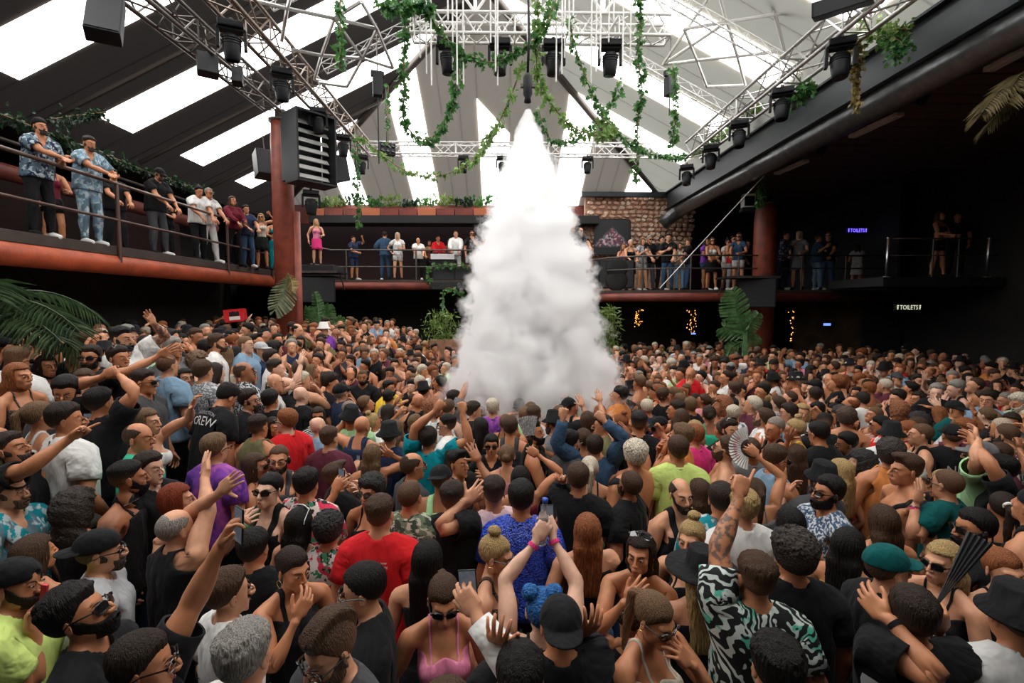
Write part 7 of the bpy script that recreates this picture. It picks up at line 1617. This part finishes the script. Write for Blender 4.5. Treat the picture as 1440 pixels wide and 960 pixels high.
TN = dict(dgrey='dark grey', lblue='light blue', lgrey='pale grey', dgreen='dark green')
GN = dict(tee='T-shirt', vtee='open shirt', tank='tank top', sleeveless='sleeveless top', camisole='strappy top', bra='bikini top', bandeau='bandeau top')
anchors = []
cut_at = (' with ', ' seen ', ' facing ', ',', ' in front', ' right ', ' left ', ' looking ', ' raising ', ' holding ', ' behind ', ' beside ', ' stretching ', ' at the ', ' gazing ', ' among ', ' hidden', ' raises', ' pointing')
sh_ = {}
for h in HEROES:
    s = h['label']
    for c in cut_at:
        i = s.find(c)
        if i > 8: s = s[:i]
    sh_.setdefault(s, []).append(h)
for s, l in sh_.items():
    if len(l) == 1 and 3 <= len(s.split()) <= 8: anchors.append((s, project(l[0]['obj'].location+Vector((0, 0, 1.6))), l[0]['xy'][1]))
TIGHT = {}
USED = {h['label'] for h in HEROES}
def auto_label(sex, hair, hc, top, pos):
    q = project((pos[0], pos[1], pos[2]+1.62)); Y = pos[1]; t = 'shirtless' if not top else None
    hw = HW[hair].format(HN[hc]); base = ('man' if sex == 'm' else 'woman')+' with '+hw
    wear_ = (f"in a {TN.get(top[2], top[2])} {GN.get(top[0], top[0])}" if top[1] == 'plain' else f"in a patterned {GN.get(top[0], top[0])}") if top else ''
    base = ('shirtless ' if not top else '')+base+(' '+wear_ if top else '')
    near = sorted(anchors, key=lambda a: (a[1][0]-q[0])**2+((a[1][1]-q[1])*1.5)**2)
    for s, p, ya in near:
        rel = 'behind the' if Y-ya > .25 and abs(p[0]-q[0]) < 45 else ('in front of the' if ya-Y > .25 and abs(p[0]-q[0]) < 45 else ('right of the' if q[0] > p[0] else 'left of the'))
        for bb in (base, ('man ' if sex == 'm' else 'woman ')+('with '+hw if not wear_ else wear_), ('man' if sex == 'm' else 'woman')+' with '+hw):
            lab = f'{bb}, {rel} {s}'
            if len(lab.split()) <= 16 and lab not in USED and bb not in TIGHT.get(s, ()): USED.add(lab); TIGHT.setdefault(s, set()).add(bb); return lab
    lab = base+', deep in the crowd'; USED.add(lab); return lab
def free(x, y, r):
    return all((x-a)**2+(y-b)**2 > (r+c-.08)**2/1.0 for a, b, c in TAKEN)
TAKEN += [(-5.68, 13, .55), (8.28, 15.7, .6), (-1.9, 16.4, .8), (-1.2, 16.4, .6), (3.2, 15.0, .5)]
spots = [(rs.uniform(-9, 12), rs.uniform(1.6, 17)) for _ in range(30000)]
spots = [s for s in spots if abs(project((s[0], s[1], 1.6))[0]-720) < 790]; spots.sort(key=lambda s: round(s[1]*4)); NG = 0; GMAX = 318-len(PEOPLE)
FAR = []
for x, y in spots:
    z = fz(x, y); pr_ = project((x, y, z+1.75))
    if y < 2.6 and pr_[1] < 1200 and pr_[1] > 1030: continue
    r = .27 if y < 3.6 else (.17 if y < 7 else .20)
    if x < -7.9 or (13.6 < y and -.2 < x < 1.0 and y > 15.6): continue
    if y > 8 and (x < -8.2 or (x > 8.0 and y > 15)): continue
    if not free(x, y, r): continue
    if math.hypot(x-.6, y-9.0) < .8: continue
    TAKEN.append((x, y, r+.08))
    sex = 'm' if rs.rand() < .63 else 'f'; sk, hair, hc, top, acc = outfit(sex); v = rs.randint(14)
    face = math.atan2(9.0-y, .6-x)+math.pi/2 if y < 8.2 else math.atan2(-2-y, 0-x)+math.pi/2
    face += rs.normal()*.55
    if NG >= GMAX:
        if rs.rand() < .85: v = LOW[sex][rs.randint(len(LOW[sex]))]
        FAR.append((x, y, z, face, sex, sk, hair, hc, top, v)); continue
    if y < 3.6:
        v = LOW[sex][rs.randint(len(LOW[sex]))]
        if top and rs.rand() < .7: top = (top[0], 'plain', 'black')
    NG += 1; lod = 1 if y < 4.6 else 2; fd = math.degrees(face) % 360; front = fd < 130 or fd > 230
    hgt = (rs.uniform(.95, 1.06) if sex == 'm' else rs.uniform(.90, .99))
    sp = dict(sex=sex, lod=lod, pose=VAR[sex, v], key=(sex, v, lod), skin=sk, hair=hair, hairc=hc, top=top, acc=acc, face=front and y < 7, label=auto_label(sex, hair, hc, top, (x, y, z)), bottom=('trousers', 'denim', 'denim') if rs.rand() < .4 else ('trousers', 'plain', 'black'))
    make_person(x, y, z, face, hgt, sp)
# ---------------------------------------------------------------- everybody farther back: one mass of small figures
TPL = {}
def template(sex, v, top, hair):
    key = (sex, v, top[0] if top else None, hair)
    if key in TPL: return TPL[key]
    GM, G = pose(VAR[sex, v]); parts = []
    b = BODY[sex, 3]; parts.append((skin(b.V, b.W, GM), b.T, b.V, 0))
    if top: g = GARM[sex, top[0], 3]; parts.append((skin(g.V, g.W, GM), g.T, g.V, 1))
    g = GARM[sex, 'trousers', 3]; parts.append((skin(g.V, g.W, GM), g.T, g.V, 2))
    if hair != 'bald':
        st = 'short' if hair in HATS else hair; k2 = ('far', st)
        if k2 not in TPL: hv, ht = arrays(wear(st, 2)); TPL[k2] = decimate(hv, ht, 260)
        hv, ht = TPL[k2]; parts.append((hv@G['hea'][:3, :3].T+G['hea'][:3, 3], ht, hv, 3))
        if hair in HATS:
            k3 = ('far', hair)
            if k3 not in TPL: hv, ht = arrays(wear(hair, 2)); TPL[k3] = decimate(hv, ht, 220)
            hv, ht = TPL[k3]; parts.append((hv@G['hea'][:3, :3].T+G['hea'][:3, 3], ht, hv, 4))
    TPL[key] = parts; return parts
vv, tt, rr_, cc, mm_ = [], [], [], [], []; off = 0
for x, y, z, face, sex, sk, hair, hc, top, v in FAR:
    s = rs.uniform(.93, 1.06) if sex == 'm' else rs.uniform(.88, .98); Rz_ = np.array(Matrix.Rotation(face, 3, 'Z'))
    for V, T, rest, sl in template(sex, v, top, hair):
        vv.append((V@Rz_.T)*s+[x, y, z]); tt.append(T+off); off += len(V); rr_.append(rest)
        c = (SKINC[sk], TOPC[top[2]] if top else (0, 0, 0), TOPC['black'] if hash((x, 1)) % 3 else TOPC['denim'], HAIRC[hc], TOPC['black'])[sl]
        cc.append(np.tile(np.array([*c, 1.0], np.float32), (len(V), 1))); mm_.append(np.full(len(T), (0, 1, 1, 2, 1)[sl], np.int32))
me = raw_mesh('crowd', np.concatenate(vv), np.concatenate(tt)); restattr(me, np.concatenate(rr_))
ca = me.attributes.new('Col', 'FLOAT_COLOR', 'POINT'); ca.data.foreach_set('color', np.concatenate(cc).ravel())
for nm, rough, kd in (('skin_far', .5, 'skin_col'), ('cloth_far', .85, 'cloth_col'), ('hair_far', .6, 'hair_col')): me.materials.append(objcolor_mat(nm, rough, kd))
me.polygons.foreach_set('material_index', np.concatenate(mm_))
tag(link('crowd', me), 'mass of distant dancers filling the back of the room', 'crowd', None, 'stuff')
# ---------------------------------------------------------------- things held up in hands
def prop_root(name, label, cat, p, Mr):
    r = empty(name, p); r.rotation_mode = 'QUATERNION'; r.rotation_quaternion = Matrix([list(map(float, x)) for x in Mr]).to_quaternion(); tag(r, label, cat); return r
M_SCREEN = plain('phone_screen', (.10, .115, .14), .12, noise=.5, scale=40, emit=.35); M_GLASSG = plain('bottle_green', (.012, .10, .03), .12); M_CLEAR = plain('clear_plastic', (.55, .60, .66), .12); M_CLEAR.node_tree.nodes['Principled BSDF'].inputs['Transmission Weight'].default_value = .75
M_CAPB = plain('blue_cap', (.03, .10, .45), .4); M_CRATE = plain('crate_red', (.55, .012, .015), .45); M_LABEL = plain('label_white', (.7, .7, .66), .6); M_FANB = plain('fan_black', (.014, .014, .015), .6); M_FANS = plain('fan_silver', (.50, .50, .51), .5, noise=.6, scale=60); M_FANW = plain('fan_white', (.72, .70, .68), .6); M_FANR = plain('fan_red', (.50, .02, .03), .6)
def basis(up, nrm):
    up = up/np.linalg.norm(up); nrm = nrm-up*(nrm@up); nrm /= np.linalg.norm(nrm); return np.stack([np.cross(-nrm, up)*-1 if False else np.cross(up, nrm)*-1, -nrm, up], 1)
def B3(up, front):      # columns: right, away (+y), up;  'front' is the direction the -y face looks at
    up = np.array(up, float); up /= np.linalg.norm(up); f = np.array(front, float); f = f-up*(f@up); f /= np.linalg.norm(f); y = -f; x = np.cross(y, up); return np.stack([x, y, up], 1)
CAMP = np.array([0, 0, CZ])
def phone(label, p, up, front):
    r = prop_root('phone', label, 'phone', p, B3(up, front)); MB().box((0, 0, .02), (.037, .0045, .076)).build('body', M_BLK, r, bevel=.004); MB().box((0, -.0052, .02), (.0335, .0008, .071)).build('screen', M_SCREEN, r)
    m = MB()
    for dx, dz in ((-.02, .08), (-.02, .062), (-.006, .08)): m.lathe([(.007, 0), (.007, .003), (0, .003)], (dx, .0045, dz), 10, [[1, 0, 0], [0, 0, -1], [0, 1, 0]])
    m.build('camera_lens', M_LENS, r)
def bottle(label, p, up, mat, name='beer_bottle', clear=False):
    r = prop_root(name, label, 'bottle', p, B3(up, [0, -1, .01] if abs(up[1]) < .9 else [1, 0, 0]))
    MB().lathe([(.0, -.10), (.029, -.10), (.031, -.09), (.031, .03), (.026, .06), (.014, .09), (.012, .135), (.014, .137), (.014, .145), (0, .145)], n=16).build('glass' if not clear else 'body', mat, r, True)
    MB().lathe([(.0315, -.07), (.0317, -.06), (.0317, .01), (.0315, .015)], n=16).build('label', M_LABEL if clear else plain('beer_label', (.05, .16, .07), .5), r, True)
    if clear: MB().lathe([(.016, .125), (.016, .15), (0, .152)], n=14).build('cap', M_CAPB, r, True)
def fan(label, p, up, front, rad, a0, a1, m1, m2, nrib=16, lett=None):
    r = prop_root('hand_fan', label, 'fan', p, B3(up, front))
    for k in range(nrib):
        t0, t1 = a0+(a1-a0)*k/nrib, a0+(a1-a0)*(k+1)/nrib; tm = (t0+t1)/2; P = lambda t, q, y: (q*math.sin(t), y, q*math.cos(t))
        m = MB(); s1 = 1 if m2 and k >= nrib*.55 else 0; m.add([P(t0, rad*.42, 0), P(tm, rad*.42, -.006), P(tm, rad, -.012), P(t0, rad, 0)], [(0, 1, 2, 3)], s1); m.add([P(tm, rad*.42, -.006), P(t1, rad*.42, 0), P(t1, rad, 0), P(tm, rad, -.012)], [(0, 1, 2, 3)], s1); m.build('fan_leaf', [m1, m2 or m1], r)
        b = MB(); b.tube([P(tm, .0, .004), P(tm, rad*.95, .002)], .0028, 4); b.build('rib', M_FANB, r)
    MB().lathe([(0, -.012), (.008, -.012), (.008, .012), (0, .012)], n=8, rot=[[1, 0, 0], [0, 0, 1], [0, -1, 0]]).build('rivet', M_SILVER, r)
    if lett:
        V, T = text_arrays(lett, rad*.24); Q = []
        for u, v, _ in V: t = (a0+a1)/2+u/(rad*.72); Q.append(((rad*.72+v)*math.sin(t), -.016, (rad*.72+v)*math.cos(t)))
        MB().add(Q, T).build('lettering', M_FANR, r)
for kind, owner, G, base, rot, sc, s, rz in PROPS:
    p, F, Pm = hand_world(G, base, rot, sc, s, .085, .035); lab = 'the '+owner
    for c in cut_at:
        i = lab.find(c)
        if i > 10: lab = lab[:i]
    head = base+rot@((G['hea'][:3, :3]@HC+G['hea'][:3, 3])*sc); toward = head-p; toward[2] *= .3
    if kind in ('phone', 'phonebottle'):
        up = np.array([0, 0, 1.0])+.15*F; phone('black phone raised by '+lab, p, up, toward if np.linalg.norm(toward) > .05 else -rot@np.array([0, 1, 0]))
    if kind == 'phonebottle':
        p2, F2, _ = hand_world(G, base, rot, sc, 'L', .085, .035); bottle('clear water bottle with blue cap held up by '+lab, p2, [0.1, 0, 1], M_CLEAR, 'water_bottle', True)
    if kind == 'bottle':
        drink = np.linalg.norm(head-p) < .32; up = (head-p)*np.array([1, 1, .4])+[0, 0, .05] if drink else np.array([.1, 0, 1.0]); bottle('green beer bottle held by '+lab, p, up, M_GLASSG)
    if kind == 'crate':
        r = prop_root('crate', 'red plastic bottle crate with a white label held above the crowd', 'crate', p+np.array([.22, 0, .04]), B3([-.1, 0, 1], [.3, -1, 0])); w, d, h = .20, .15, .14; m = MB()
        for q in (-1, 1): m.box((q*w, 0, 0), (.012, d, h)); m.box((0, q*d, -.05), (w, .012, h-.05)); m.box((0, q*d, h-.02), (w, .012, .02)); m.box((q*w*.75, q*d, h-.06), (w*.25, .012, .05)); m.box((-q*w*.75, q*d, h-.06), (w*.25, .012, .05))
        m.box((0, 0, -h), (w, d, .01)); m.build('body', M_CRATE, r); MB().box((.01, -d-.014, -.065), (.11, .002, .04)).build('label', M_LABEL, r); MB().box((.01, -d-.014, .03), (.10, .002, .045)).build('slot', M_BLK, r)
        m = MB(); [m.box((x, 0, 0), (.005, d, h*.8)) for x in (-.1, 0, .1)]; m.build('divider', M_CRATE, r)
    if kind == 'fan': fan('half-open black and silver folding fan in the middle of the crowd', p, [-.25, 0, 1], CAMP-p, .30, -.22, .42, M_FANS, M_FANB, 9)
    if kind == 'whitefan': fan('open white folding fan with red lettering', p, [-1, 0, .12], CAMP-p, .175, -1.55, 1.45, M_FANW, M_FANW, 20, 'CARNIVAL')
    if kind == 'foldedfan': fan('half-closed black fan with white edge held up at the lower right', p, [.62, .15, .8], CAMP-p, .40, -.10, .14, M_FANB, M_FANB, 5); 
    if kind == 'redstick':
        r = prop_root('folded_fan', 'slim red folded fan held by the bearded man at the left edge', 'fan', p, B3([.2, 0, 1], [0, -1, 0])); MB().box((0, 0, .03), (.012, .006, .11), None, 0, 1.2).build('blade', M_FANR, r, bevel=.002)
